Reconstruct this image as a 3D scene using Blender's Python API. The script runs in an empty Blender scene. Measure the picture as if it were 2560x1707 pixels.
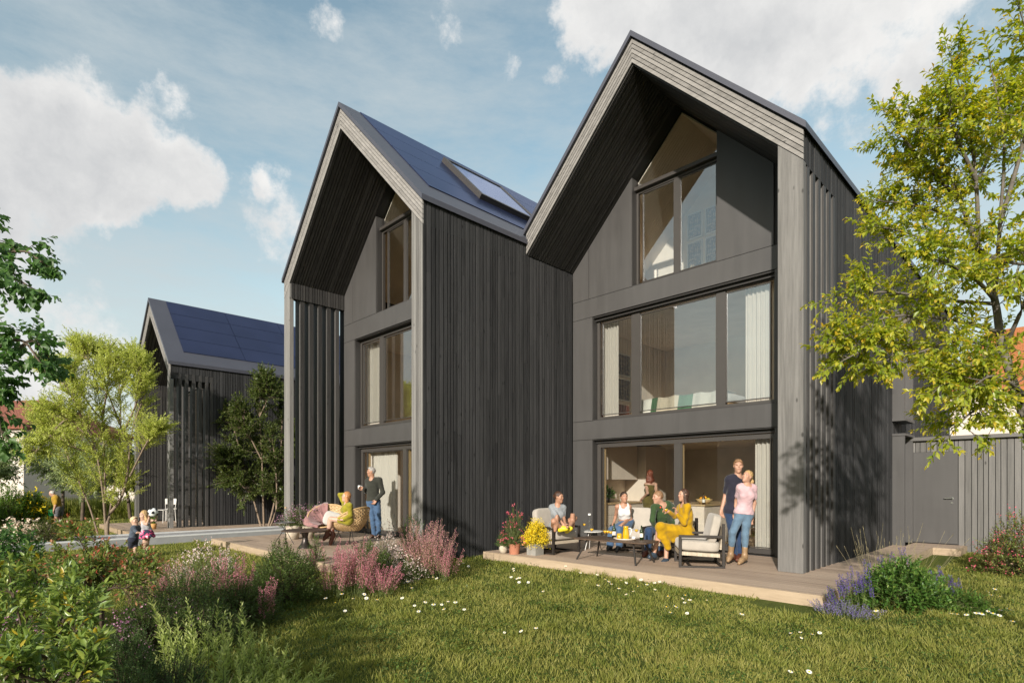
import bpy, math, random
import numpy as np
from mathutils import Vector, Matrix

random.seed(7)
RNG = np.random.default_rng(11)
SC = bpy.context.scene
COL = SC.collection
PI = math.pi

# ------------------------------------------------------------------ viewpoint of the photograph
FPX, CXP, CYP, EYE = 1399.0, 1280.0, 1207.0, 1.53
AZ = math.atan2(1420.0, 1399.0)
FWD = Vector((-math.sin(AZ), math.cos(AZ), 0)); RGT = Vector((math.cos(AZ), math.sin(AZ), 0))

def at(px, py, w):
    """measured photo pixel + distance along the view axis -> world point"""
    u = (px - CXP) / FPX * w; v = (CYP - py) / FPX * w
    return FWD * w + RGT * u + Vector((0, 0, EYE + v))

def ground(px, py, z=0.0):
    w = (z - EYE) * FPX / (CYP - py)
    return at(px, py, w)

# ------------------------------------------------------------------ mesh builder
class MB:
    def __init__(self):
        self.v = []; self.f = []; self.r = []; self.n = 0
    def add(self, verts, faces, rnd=None):
        r = random.random() if rnd is None else rnd
        k = self.n
        self.v.extend([tuple(p) for p in verts]); self.r.extend([r] * len(verts))
        self.f.extend([tuple(i + k for i in f) for f in faces]); self.n += len(verts)
    def box(self, x0, x1, y0, y1, z0, z1, rnd=None):
        if x0 > x1: x0, x1 = x1, x0
        if y0 > y1: y0, y1 = y1, y0
        if z0 > z1: z0, z1 = z1, z0
        self.add([(x0,y0,z0),(x1,y0,z0),(x1,y1,z0),(x0,y1,z0),(x0,y0,z1),(x1,y0,z1),(x1,y1,z1),(x0,y1,z1)],
                 [(3,2,1,0),(4,5,6,7),(0,1,5,4),(1,2,6,5),(2,3,7,6),(3,0,4,7)], rnd)
    def hexa(self, p, rnd=None):
        """8 corners: bottom loop 0-3, top loop 4-7"""
        self.add(p, [(3,2,1,0),(4,5,6,7),(0,1,5,4),(1,2,6,5),(2,3,7,6),(3,0,4,7)], rnd)
    def prism_y(self, poly, y0, y1, rnd=None):
        """poly of (x,z), counter-clockwise seen from -Y"""
        n = len(poly)
        vs = [(x, y0, z) for x, z in poly] + [(x, y1, z) for x, z in poly]
        fs = [tuple(range(n)), tuple(range(2*n-1, n-1, -1))]
        fs += [((i+1) % n, i, i+n, (i+1) % n + n) for i in range(n)]
        self.add(vs, fs, rnd)
    def prism_z(self, poly, z0, z1, rnd=None):
        n = len(poly)
        vs = [(x, y, z0) for x, y in poly] + [(x, y, z1) for x, y in poly]
        fs = [tuple(range(n-1, -1, -1)), tuple(range(n, 2*n))]
        fs += [(i, (i+1) % n, (i+1) % n + n, i+n) for i in range(n)]
        self.add(vs, fs, rnd)
    def bar(self, a, b, wx, wy, rnd=None, up=(0,0,1)):
        a = Vector(a); b = Vector(b); d = (b-a).normalized(); u = Vector(up)
        if abs(d.dot(u)) > .98: u = Vector((0,1,0))
        s = d.cross(u).normalized(); t = s.cross(d).normalized()
        s *= wx/2; t *= wy/2
        self.hexa([a-s-t, a+s-t, a+s+t, a-s+t, b-s-t, b+s-t, b+s+t, b-s+t], rnd)
    def tube(self, pts, rad, n=8, rnd=None, caps=True, closed=False):
        pts = [Vector(p) for p in pts]; m = len(pts)
        if not hasattr(rad, '__len__'): rad = [rad]*m
        vs = []; ref = Vector((0.31, 0.17, 0.93))
        for i, p in enumerate(pts):
            if closed: d = (pts[(i+1) % m]-pts[i-1])
            else: d = pts[min(i+1, m-1)]-pts[max(i-1, 0)]
            d = d.normalized() if d.length > 1e-9 else Vector((0,0,1))
            s = d.cross(ref)
            if s.length < .05: s = d.cross(Vector((1,0,0)))
            s.normalize(); t = d.cross(s)
            for j in range(n):
                a = 2*PI*j/n
                vs.append(p + (s*math.cos(a)+t*math.sin(a))*rad[i])
        fs = []
        for i in range(m if closed else m-1):
            for j in range(n):
                a = i*n+j; b = i*n+(j+1) % n; i2 = (i+1) % m
                fs.append((a, b, i2*n+(j+1) % n, i2*n+j))
        if caps and not closed:
            fs.append(tuple(range(n-1, -1, -1))); fs.append(tuple(range((m-1)*n, m*n)))
        self.add(vs, fs, rnd)
    def lathe(self, prof, n=20, c=(0,0,0), rnd=None, caps=True):
        vs = []; cx, cy, cz = c
        for r, z in prof:
            for j in range(n):
                a = 2*PI*j/n; vs.append((cx+r*math.cos(a), cy+r*math.sin(a), cz+z))
        fs = []
        for i in range(len(prof)-1):
            for j in range(n):
                fs.append((i*n+j, i*n+(j+1) % n, (i+1)*n+(j+1) % n, (i+1)*n+j))
        if caps:
            fs.append(tuple(range(n-1, -1, -1))); k = (len(prof)-1)*n; fs.append(tuple(range(k, k+n)))
        self.add(vs, fs, rnd)
    def grid(self, fn, nu, nv, rnd=None):
        vs = [fn(i/nu, j/nv) for i in range(nu+1) for j in range(nv+1)]
        fs = [(i*(nv+1)+j, (i+1)*(nv+1)+j, (i+1)*(nv+1)+j+1, i*(nv+1)+j+1) for i in range(nu) for j in range(nv)]
        self.add(vs, fs, rnd)
    def xform(self, M):
        self.v = [tuple(M @ Vector(p)) for p in self.v]; return self
    def build(self, name, mat, parent=None, smooth=False, bevel=0, solid=0, world=True):
        return mesh_obj(name, self.v, self.f, mat, parent, np.array(self.r, np.float32), smooth, bevel, solid, world)

WOFF = {}
def woff(o):
    return WOFF.get(o.name, Vector((0,0,0))) if o else Vector((0,0,0))

def mesh_obj(name, v, f, mat, parent=None, rnd=None, smooth=False, bevel=0, solid=0, world=True, col=None):
    me = bpy.data.meshes.new(name)
    V = np.asarray(v, np.float32).reshape(-1, 3)
    off = woff(parent)
    if world and parent: V = V - np.array(off, np.float32)
    if isinstance(f, np.ndarray):
        k = f.shape[1]; nf = f.shape[0]
        me.vertices.add(len(V)); me.vertices.foreach_set('co', V.ravel())
        me.loops.add(nf*k); me.loops.foreach_set('vertex_index', f.astype(np.int32).ravel())
        me.polygons.add(nf); me.polygons.foreach_set('loop_start', np.arange(0, nf*k, k, dtype=np.int32))
        me.update(calc_edges=True)
    else:
        me.from_pydata(V.tolist(), [], f)
    if rnd is not None:
        at_ = me.attributes.new('rnd', 'FLOAT', 'POINT'); at_.data.foreach_set('value', np.asarray(rnd, np.float32))
    if col is not None:
        ac = me.attributes.new('tint', 'FLOAT_COLOR', 'POINT')
        c4 = np.ones((len(V), 4), np.float32); c4[:, :3] = col; ac.data.foreach_set('color', c4.ravel())
    me.materials.append(mat)
    if smooth: me.polygons.foreach_set('use_smooth', np.ones(len(me.polygons), bool))
    me.update()
    o = bpy.data.objects.new(name, me); COL.objects.link(o)
    if parent: o.parent = parent
    WOFF[o.name] = off if parent else Vector((0,0,0))
    if bevel:
        m = o.modifiers.new('soft', 'BEVEL'); m.width = bevel; m.segments = 2; m.limit_method = 'ANGLE'; m.angle_limit = .6
    if solid:
        m = o.modifiers.new('thick', 'SOLIDIFY'); m.thickness = solid; m.offset = 0
    return o

def tag(o, label=None, cat=None, group=None, kind=None):
    if label: o['label'] = label
    if cat: o['category'] = cat
    if group: o['group'] = group
    if kind: o['kind'] = kind
    return o

def thing(name, loc, label, cat, group=None, rz=0.0):
    o = bpy.data.objects.new(name, None); COL.objects.link(o); o.location = loc; o.rotation_euler = (0,0,rz)
    o.empty_display_size = .1
    WOFF[o.name] = Vector(loc) if rz == 0 else Vector((0,0,0))
    return tag(o, label, cat, group)

def dup(root, loc, rz=None, label=None, group=None, scale=None):
    r = root.copy(); COL.objects.link(r); r.location = loc
    if rz is not None: r.rotation_euler = (r.rotation_euler[0], r.rotation_euler[1], rz)
    if scale: r.scale = (scale, scale, scale)
    if label: r['label'] = label
    if group: r['group'] = group
    for ch in list(root.children):
        c = ch.copy(); COL.objects.link(c); c.parent = r
        for g in ch.children:
            d = g.copy(); COL.objects.link(d); d.parent = c
    return r

# ------------------------------------------------------------------ materials
class NT:
    def __init__(self, name):
        self.m = bpy.data.materials.new(name); self.m.use_nodes = True
        self.t = self.m.node_tree; self.t.nodes.clear()
        self.out = self.t.nodes.new('ShaderNodeOutputMaterial')
    def n(self, kind, **kw):
        nd = self.t.nodes.new(kind)
        for k, v in kw.items():
            if k in nd.inputs.keys() if hasattr(nd.inputs, 'keys') else False:
                nd.inputs[k].default_value = v
            else: setattr(nd, k, v)
        return nd
    def l(self, a, b): self.t.links.new(a, b)
    def coord(self, scale=(1,1,1), which='Object'):
        tc = self.n('ShaderNodeTexCoord'); mp = self.n('ShaderNodeMapping')
        mp.inputs['Scale'].default_value = scale; self.l(tc.outputs[which], mp.inputs['Vector']); return mp.outputs['Vector']
    def noise(self, vec, scale, detail=4, rough=.55):
        nd = self.n('ShaderNodeTexNoise'); nd.inputs['Scale'].default_value = scale
        nd.inputs['Detail'].default_value = detail; nd.inputs['Roughness'].default_value = rough
        self.l(vec, nd.inputs['Vector']); return nd.outputs['Fac']
    def rnd(self):
        a = self.n('ShaderNodeAttribute'); a.attribute_name = 'rnd'; return a.outputs['Fac']
    def ramp(self, fac, stops, interp='LINEAR'):
        r = self.n('ShaderNodeValToRGB'); r.color_ramp.interpolation = interp
        e = r.color_ramp.elements
        while len(e) < len(stops): e.new(.5)
        for el, (p, c) in zip(e, stops):
            el.position = p; el.color = (c[0], c[1], c[2], 1)
        self.l(fac, r.inputs['Fac']); return r.outputs['Color']
    def math(self, op, a, b=None, c=None, clamp=False):
        m = self.n('ShaderNodeMath'); m.operation = op; m.use_clamp = clamp
        for i, x in enumerate((a, b, c)):
            if x is None: continue
            if isinstance(x, (int, float)): m.inputs[i].default_value = x
            else: self.l(x, m.inputs[i])
        return m.outputs[0]
    def mix(self, fac, a, b, mode='MIX'):
        m = self.n('ShaderNodeMix'); m.data_type = 'RGBA'; m.blend_type = mode
        for key, x in ((0, fac), (6, a), (7, b)):
            if isinstance(x, (int, float)): m.inputs[key].default_value = x
            elif isinstance(x, (tuple, list)): m.inputs[key].default_value = (x[0], x[1], x[2], 1)
            else: self.l(x, m.inputs[key])
        return m.outputs[2]
    def bump(self, h, strength=.3, dist=.01):
        b = self.n('ShaderNodeBump'); b.inputs['Strength'].default_value = strength; b.inputs['Distance'].default_value = dist
        self.l(h, b.inputs['Height']); return b.outputs['Normal']
    def pbr(self, color, rough=.6, metal=0, normal=None, spec=.5, coat=0, link=True, sheen=0):
        p = self.n('ShaderNodeBsdfPrincipled')
        if isinstance(color, (tuple, list)): p.inputs['Base Color'].default_value = (color[0], color[1], color[2], 1)
        else: self.l(color, p.inputs['Base Color'])
        if isinstance(rough, (int, float)): p.inputs['Roughness'].default_value = rough
        else: self.l(rough, p.inputs['Roughness'])
        p.inputs['Metallic'].default_value = metal; p.inputs['Specular IOR Level'].default_value = spec
        p.inputs['Coat Weight'].default_value = coat
        if sheen: p.inputs['Sheen Weight'].default_value = sheen
        if normal is not None: self.l(normal, p.inputs['Normal'])
        if link: self.l(p.outputs[0], self.out.inputs['Surface'])
        return p

def simple(name, c, rough=.6, metal=0, spec=.5, var=.12, scale=8, bump=0, bscale=60, coat=0, sheen=0):
    t = NT(name); v = t.coord()
    n = t.noise(v, scale)
    col = t.ramp(n, [(.25, [q*(1-var) for q in c]), (.75, [min(1, q*(1+var)) for q in c])])
    nm = t.bump(t.noise(v, bscale, 6), bump, .01) if bump else None
    t.pbr(col, rough, metal, nm, spec, coat, sheen=sheen); return t.m

def wood(name, dark, light, axis=2, rough=.65, knots=True, stretch=18, spec=.35, bvar=.5):
    """boards: grain along axis, tone per board from the rnd attribute"""
    t = NT(name); s = [9.0, 9.0, 9.0]; s[axis] = 9.0/stretch
    v = t.coord(tuple(s))
    rn = t.rnd()
    off = t.n('ShaderNodeVectorMath'); off.operation = 'ADD'; cmb = t.n('ShaderNodeCombineXYZ')
    t.l(t.math('MULTIPLY', rn, 37.0), cmb.inputs[0]); t.l(t.math('MULTIPLY', rn, 91.0), cmb.inputs[2])
    t.l(v, off.inputs[0]); t.l(cmb.outputs[0], off.inputs[1]); v = off.outputs[0]
    g = t.noise(v, 3.2, 7, .68)
    g2 = t.noise(v, .7, 3)
    f = t.math('ADD', t.math('MULTIPLY', g, .6), t.math('MULTIPLY', g2, .5))
    f = t.math('ADD', t.math('MULTIPLY', t.math('SUBTRACT', rn, .5), bvar*.5), f)
    col = t.ramp(f, [(.3, dark), (.72, light)])
    if knots:
        s2 = [5.5, 5.5, 5.5]; s2[axis] = 2.2
        vo = t.n('ShaderNodeTexVoronoi'); vo.inputs['Scale'].default_value = 1.0; vo.inputs['Randomness'].default_value = 1
        o2 = t.n('ShaderNodeVectorMath'); o2.operation = 'ADD'; t.l(t.coord(tuple(s2)), o2.inputs[0]); t.l(cmb.outputs[0], o2.inputs[1])
        t.l(o2.outputs[0], vo.inputs['Vector'])
        k = t.ramp(vo.outputs['Distance'], [(.05, (1,1,1)), (.11, (0,0,0))])
        col = t.mix(t.math('MULTIPLY', k, .75), col, [q*.25 for q in dark])
    nm = t.bump(g, .35, .006)
    t.pbr(col, rough, 0, nm, spec); return t.m

def leafmat(name, stops, trans=.35, rough=.45, spec=.4, tcol=1.6):
    t = NT(name); rn = t.rnd()
    col = t.ramp(rn, stops)
    p = t.pbr(col, rough, 0, None, spec, link=False)
    tr = t.n('ShaderNodeBsdfTranslucent')
    b = t.n('ShaderNodeHueSaturation'); b.inputs['Value'].default_value = tcol; b.inputs['Saturation'].default_value = 1.1
    t.l(col, b.inputs['Color']); t.l(b.outputs[0], tr.inputs['Color'])
    mx = t.n('ShaderNodeMixShader'); mx.inputs[0].default_value = trans
    t.l(p.outputs[0], mx.inputs[1]); t.l(tr.outputs[0], mx.inputs[2]); t.l(mx.outputs[0], t.out.inputs['Surface'])
    return t.m

M = {}
M['clad'] = wood('charred_boards', (.0140,.0140,.0146), (.046,.0455,.0465), 2, .74, True, spec=.16)
M['clad_grey'] = wood('grey_boards', (.075,.072,.068), (.150,.143,.136), 2, .7, True)
M['fascia'] = wood('weathered_boards', (.120,.112,.104), (.260,.244,.230), 0, .7, True)
M['post'] = wood('weathered_post', (.070,.066,.062), (.185,.177,.168), 2, .7, True, 22)
M['deck'] = wood('deck_boards', (.25,.178,.128), (.41,.305,.225), 0, .65, False, 14, .6)
M['deck_edge'] = wood('deck_edge_board', (.235,.172,.112), (.39,.30,.21), 0, .65, True, 10, .25)
M['lining'] = wood('dark_lining_boards', (.018,.0172,.017), (.050,.047,.045), 2, .6, True)
def facade_panel():
    t = NT('matt_grey_panel'); n = t.noise(t.coord((5,5,.35)), 2.0, 5, .6); n2 = t.noise(t.coord(), .9, 4)
    f = t.math('ADD', t.math('MULTIPLY', n, .45), t.math('MULTIPLY', n2, .55))
    t.pbr(t.ramp(f, [(.3, (.044,.0415,.0402)), (.72, (.063,.060,.0585))]), t.math('ADD', t.math('MULTIPLY', n, .25), .42), 0, t.bump(t.noise(t.coord(), 1.1, 3), .12, .02), .5); return t.m
M['panel'] = facade_panel()
M['black'] = simple('dark_void', (.012,.012,.012), .8)
M['frame'] = simple('grey_window_frame', (.05,.045,.041), .42, .1, .5, .05)
M['reveal'] = simple('dark_reveal', (.03,.028,.027), .5, 0, .4, .05)
M['roofmetal'] = simple('slate_metal', (.075,.076,.094), .45, .3, .5, .07, 1.5)
M['metaltrim'] = simple('trim_metal', (.13,.125,.12), .38, .4, .5, .05)
M['wall_in'] = simple('warm_plaster', (.72,.63,.53), .8, 0, .2, .12, 2.2, .1, 30)
M['wood_in'] = wood('oak_reveal', (.30,.19,.09), (.45,.31,.17), 2, .5, False)
M['floor_in'] = wood('oak_floor', (.34,.22,.12), (.52,.36,.2), 1, .4, False)
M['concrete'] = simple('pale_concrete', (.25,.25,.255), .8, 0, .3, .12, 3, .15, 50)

def panelmat():
    t = NT('solar_cell_glass'); v = t.coord((1,1,1))
    n = t.noise(v, .8, 2)
    col = t.ramp(n, [(.2, (.012,.016,.040)), (.8, (.020,.026,.062))])
    p = t.pbr(col, .4, 0, None, .2, link=False); g = t.n('ShaderNodeBsdfGlossy'); g.inputs['Color'].default_value = (.25,.31,.50,1); g.inputs['Roughness'].default_value = .16
    f = t.n('ShaderNodeFresnel'); f.inputs['IOR'].default_value = 1.5
    mx = t.n('ShaderNodeMixShader'); t.l(f.outputs[0], mx.inputs[0]); t.l(p.outputs[0], mx.inputs[1]); t.l(g.outputs[0], mx.inputs[2]); t.l(mx.outputs[0], t.out.inputs['Surface']); return t.m
M['solar'] = panelmat()

def glassmat(name, refl=.22, tint=(.93,.95,.95)):
    t = NT(name)
    tr = t.n('ShaderNodeBsdfTransparent'); tr.inputs['Color'].default_value = (*tint, 1)
    gl = t.n('ShaderNodeBsdfGlossy'); gl.inputs['Roughness'].default_value = 0.0; gl.inputs['Color'].default_value = (1,1,1,1)
    lw = t.n('ShaderNodeLayerWeight'); lw.inputs['Blend'].default_value = .5
    f = t.math('ADD', t.math('MULTIPLY', t.math('POWER', lw.outputs['Facing'], 5), 1-refl), refl, clamp=True)
    mx = t.n('ShaderNodeMixShader'); t.l(f, mx.inputs[0]); t.l(tr.outputs[0], mx.inputs[1]); t.l(gl.outputs[0], mx.inputs[2])
    t.l(mx.outputs[0], t.out.inputs['Surface']); return t.m
M['glass'] = glassmat('window_glass', .15)
M['glass_low'] = glassmat('terrace_door_glass', .05)
M['glassclear'] = glassmat('clear_glass', .03, (.97,.98,.98))
# ------------------------------------------------------------------ the three dark gabled houses
def boards_x(mb, X, out, y0, y1, ztop, zbot=0.0, thick=.034, widths=(.062,.078,.095,.11), gap=.021):
    """vertical boards on a wall at x=X; ztop may be a function of y"""
    y = y0
    while y < y1-.02:
        w = min(random.choice(widths), y1-y)
        xx = X + out*thick*random.uniform(.8, 1.0)
        zt = ztop(y+w/2) if callable(ztop) else ztop
        cuts = [zbot]
        while zt-cuts[-1] > 3.4: cuts.append(cuts[-1]+random.uniform(1.3, 3.2))
        cuts.append(zt); r0 = random.random()
        for za, zb in zip(cuts[:-1], cuts[1:]):
            mb.box(X, xx-random.uniform(0, .002), y+gap/2, y+w-gap/2, za+.0015, zb-.0015, min(1, max(0, r0+random.uniform(-.22, .22))))
        y += w

def house(name, loc, label, x0, xc, x1, yf, yb, zr, s, yfac, zb=.15, t=.36, left_wall=True, group=None, trims=(.02,.02)):
    H = thing(name, loc, label, 'house', group)
    vo = .60                       # vertical depth of the gable frame
    zo = lambda x: zr - s*abs(x-xc)
    zi = lambda x: zo(x) - vo
    k = 1/math.sqrt(1+s*s)         # perpendicular factor
    # roof: two metal slabs, oversailing the gable a little
    r = MB(); th = .075/k; yo = yf-.05
    for sx, xe in ((1, x1+trims[1]+.03), (-1, x0-trims[0]-.03)):
        ze = zr - s*abs(xe-xc)
        poly = [(xc, zr), (xc, zr-th), (xe, ze-th), (xe, ze)]
        if sx < 0: poly = poly[::-1]
        poly = poly[::-1]
        r.prism_y(poly, yo, yb, .5)
    r.build('roof', M['roofmetal'], H)
    # bright folded rake trim in front of the slab
    # gable boards
    fb = MB(); nb = 5; lo = th+.03
    for sx, xe in ((1, x1), (-1, x0)):
        for b in range(nb):
            a = lo + (vo-lo)*b/nb + .006; c = lo + (vo-lo)*(b+1)/nb - .010
            poly = [(xc, zr-c), (xe, zo(xe)-c), (xe, zo(xe)-a), (xc, zr-a)]
            if sx < 0: poly = poly[::-1]
            fb.prism_y(poly, yf, yf+.03)
    fb.build('gable_board', M['fascia'], H)
    bk = MB()
    for sx, xe in ((1, x1-.012), (-1, x0+.012)):
        poly = [(xc, zr-vo+.004), (xe, zo(xe)-vo+.004), (xe, zo(xe)-th-.004), (xc, zr-th-.004)]
        if sx < 0: poly = poly[::-1]
        bk.prism_y(poly, yf+.018, yb-.02, .5)
    # lining of the recess: strips that follow the inner outline, side by side in depth
    ln = MB(); y = yf+.035
    xi0 = x0+t if left_wall else x0; xi1 = x1-t
    hd = vo+.45                    # the lining wraps down to the louvre heads
    while y < yfac-.01:
        w = min(random.choice((.07,.085,.10)), yfac-y); g = .019; tt = .02*random.uniform(.75,1)
        ya, yc = y+g/2, y+w-g/2
        prof = [(xi0, zi(xi0)-.42), (xi0, zi(xi0)), (xc, zr-vo), (xi1, zi(xi1)), (xi1, zi(xi1)-.42)]
        if not left_wall: prof = prof[1:]
        inn = []
        for (px, pz) in prof:
            dx = tt if px < xc-.01 else (-tt if px > xc+.01 else 0)
            dz = -tt*1.4 if abs(px-xc) < .01 else (-tt*.41 if pz in (zi(xi0), zi(xi1)) else 0)
            inn.append((px+dx, pz+dz))
        n = len(prof); vs = []; fs = []
        for (px, pz), (qx, qz) in zip(prof, inn):
            vs += [(px, ya, pz), (qx, ya, qz), (qx, yc, qz), (px, yc, pz)]
        for i in range(n-1):
            a = i*4; b = a+4
            fs += [(a, a+1, b+1, b), (a+1, a+2, b+2, b+1), (a+2, a+3, b+3, b+2)]
        fs += [(0,1,2,3), (n*4-1, n*4-2, n*4-3, n*4-4)]
        ln.add(vs, fs); y += w
    ln.build('recess_lining', M['lining'], H)
    bk.build('roof_core', M['black'], H)
    return H, zo, zi

def louvres(H, xa, xb, ys, z0, z1, th=.105):
    for y in ys:
        m = MB(); m.box(xa, xb-.028, y-th/2, y+th/2, z0, z1); o = m.build('louvre', M['louvre'], H)
        m = MB(); m.box(xb-.0279, xb, y-th/2-.003, y+th/2+.003, z0, z1); m.build('end_cap', M['lining'], o)

M['louvre'] = wood('louvre_board', (.070,.066,.062), (.150,.142,.134), 2, .68, True)

def window(H, name, x0, x1, z0, z1, yf, panes, head=.0, blind=None, fr=.07, dep=.07, glass='glass'):
    """a frame set back in its opening: outer frame, mullions; each pane a child. panes = list of (xa,xb,za,zb)"""
    m = MB(); y0, y1 = yf, yf+dep
    m.box(x0, x0+fr, y0, y1, z0, z1); m.box(x1-fr, x1, y0, y1, z0, z1)
    m.box(x0+fr, x1-fr, y0, y1, z1-fr, z1); m.box(x0+fr, x1-fr, y0, y1, z0, z0+fr)
    ps = sorted(panes)
    for a, b in zip(ps[:-1], ps[1:]):
        if b[0]-a[1] > .02: m.box(a[1], b[0], y0+.004, y1-.004, z0+fr, z1-fr)
    # second, narrower step around every pane
    for (xa, xb, za, zb) in ps:
        e = .018
        m.box(xa, xa+e, y0+.02, y1-.006, za, zb); m.box(xb-e, xb, y0+.02, y1-.006, za, zb)
        m.box(xa+e, xb-e, y0+.02, y1-.006, zb-e, zb); m.box(xa+e, xb-e, y0+.02, y1-.006, za, za+e)
    W = m.build(name, M['frame'], H)
    for (xa, xb, za, zb) in ps:
        p = MB(); p.box(xa+.01, xb-.01, y0+.035, y0+.041, za+.01, zb-.01)
        p.build('pane', M[glass], W)
    return W

def panels(H, rects, polys, yf, th=.03, mat='panel', name='front_wall'):
    m = MB(); g = .005
    for (xa, xb, za, zb) in rects: m.box(xa+g, xb-g, yf, yf+th, za+g, zb-g)
    for poly in polys: m.prism_y(poly, yf, yf+th)
    return m.build(name, M[mat], H)

def opening(H, x0, x1, z0, z1, yf, dep, poly=None):
    """dark reveal lining the sides of a window opening"""
    m = MB(); e = .012
    m.box(x0-.02, x0, yf+.031, yf+dep, z0, z1); m.box(x1, x1+.02, yf+.031, yf+dep, z0, z1)
    m.box(x0-.02, x1+.02, yf+.031, yf+dep, z1, z1+.02); m.box(x0-.02, x1+.02, yf+.031, yf+dep, z0-.02, z0)
    return m.build('window_reveal', M['reveal'], H)

# ---- right house
RH, zoR, ziR = house('gabled_house', (-6, 9.12, 0), 'black timber house with three glazed storeys and friends on its terrace', -8.8, -6.0, -2.95, 9.12, 22.8, 10.14, 1.0163, 10.77, left_wall=False, group='dark gabled houses')
YF = 10.77
post = MB(); post.prism_y([(-3.325,.15),(-2.95,.15),(-2.95,zoR(-2.95)-.605),(-3.325,zoR(-3.325)-.605)], 9.12, 9.235)
post.build('corner_post', M['post'], RH, bevel=.006)
# right flank
w = MB(); boards_x(w, -2.985, 1, 10.70, 22.8, lambda y: 6.93, 0.0, .035)
boards_x(w, -2.985, 1, 9.245, 10.70, lambda y: 6.93, 6.42, .035)
w.build('side_wall', M['clad'], RH)
c = MB(); c.box(-3.30, -2.99, 10.72, 22.78, 0, 6.9, .5); c.box(-3.30, -2.99, 9.24, 10.72, 6.425, 6.70, .5)
c.box(-8.75, -3.3, 22.6, 22.78, 0, 7.0, .5)
c.prism_y([(-8.75,7.0),(-3.0,7.0),(-6,9.7)], 22.6, 22.75, .5)
c.build('wall_core', M['black'], RH)
louvres(RH, -3.31, -2.955, [9.36, 9.625, 9.89, 10.155, 10.42, 10.66], .15, 6.42)
# front facade panels
xl, xr = -8.79, -3.31
zs = lambda x: ziR(x)-.03
g1 = [(xl,5.955),(-8.305,5.955),(-8.305,zs(-8.305)),(xl,zs(xl))]
g2 = [(-8.295,5.955),(-7.09,5.955),(-7.09,zs(-7.09)),(-8.295,zs(-8.295))]
g3 = [(-5.10,5.955),(-4.0,5.955),(-4.0,zs(-4.0)),(-5.10,zs(-5.10))]
g4 = [(-3.94,5.955),(xr,5.955),(xr,zs(xr)),(-3.94,zs(-3.94))]
panels(RH, [(xl,xr,5.50,5.95),(xl,-8.19,3.02,5.50),(-3.985,xr,3.02,5.50),(xl,xr,2.57,3.02),(xl,-8.19,.15,2.57),(-3.985,xr,.15,2.57)], [g1,g2,g3,g4], YF)
d = MB(); d.box(-3.99,-3.95, YF+.02, YF+.03, 5.96, 7.5); d.build('joint', M['black'], RH)
# masonry behind panels
c = MB(); y0, y1 = YF+.034, YF+.25
for r_ in [(xl,xr,5.47,5.98),(xl,-8.21,3.0,5.47),(-3.965,xr,3.0,5.47),(xl,xr,2.55,3.04),(xl,-8.21,.1,2.55),(-3.965,xr,.1,2.55)]: c.box(r_[0],r_[1],y0,y1,r_[2],r_[3],.5)
for g in (g1,g2,g3,g4): c.prism_y(g, y0, y1, .5)
c.build('wall_core', M['reveal'], RH)
window(RH, 'window', -8.185, -3.99, 3.04, 5.46, YF+.19, [(-8.06,-7.22,3.15,5.36),(-7.01,-5.20,3.15,5.36),(-5.01,-4.13,3.15,5.36)])
opening(RH, -8.19, -3.985, 3.03, 5.49, YF, .27)
m = MB(); m.box(-8.188,-3.99, YF+.12, YF+.18, 5.41, 5.488); m.build('blind_box', M['reveal'], RH)
# sliding door
window(RH, 'sliding_door', -8.185, -3.99, .17, 2.48, YF+.19, [(-8.04,-6.14,.28,2.41),(-5.99,-4.12,.28,2.41)], fr=.1, glass='glass_low')
opening(RH, -8.19, -3.985, .155, 2.56, YF, .27)
m = MB(); m.box(-8.188,-3.99, YF+.14, YF+.18, 2.485, 2.558); m.build('blind_box', M['reveal'], RH)
for xa in (-8.05,-6.0):
    m = MB(); m.box(xa, xa+.03, YF+.262, YF+.32, .3,2.41); m.build('timber_lining', M['wood_in'], RH)
# gable window: two casements below, pointed light above
window(RH, 'window', -7.085, -5.105, 5.96, 8.13, YF+.19, [(-6.94,-6.15,6.06,8.07),(-6.02,-5.20,6.06,8.07)], fr=.05)
tm = MB(); tm.box(-7.085,-5.105, YF+.10, YF+.25, 8.135, 8.21); Wt = tm.build('gable_light', M['frame'], RH)
gp = [(-7.05,8.212),(-5.105,8.212),(-5.105,zs(-5.105)),(-6.0,ziR(-6)-.04),(-7.05,zs(-7.05))]
p = MB(); p.prism_y(gp, YF+.205, YF+.211); p.build('pane', M['glass'], Wt)
m = MB(); m.box(-7.11,-7.088, YF+.031, YF+.27, 5.95, zs(-7.11)-.02); m.build('window_reveal', M['reveal'], RH)
m = MB(); m.box(-5.102,-5.08, YF+.031, YF+.27, 5.95, zs(-5.10)-.02); m.build('window_reveal', M['reveal'], RH)

# interior shells of the right house
def room(H, x0, x1, y0, y1, z0, z1, ceil=True, sloped=None):
    f = MB(); f.box(x0, x1, y0, y1, z0-.03, z0, .5); f.build('room_floor', M['floor_in'], H)
    w = MB()
    w.box(x0-.05, x0, y0, y1, z0, z1, .5); w.box(x1, x1+.05, y0, y1, z0, z1, .5)
    w.box(x0-.05, x1+.05, y1, y1+.05, z0, z1, .5)
    if ceil: w.box(x0-.05, x1+.05, y0, y1+.05, z1, z1+.03, .5)
    if sloped:
        xc, zr, s = sloped
        for sx in (-1, 1):
            xe = x0 if sx < 0 else x1
            poly = [(xc, zr), (xe, zr-s*abs(xe-xc)), (xe, zr-s*abs(xe-xc)+.03), (xc, zr+.03)]
            if sx > 0: poly = poly[::-1]
            w.prism_y(poly[::-1], y0, y1, .5)
        w.prism_y([(x0,z1),(x1,z1),(x1,zr-s*abs(x1-xc)),(xc,zr),(x0,zr-s*abs(x0-xc))], y1, y1+.05, .5)
    w.build('interior_wall', M['wall_in'], H)
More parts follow.
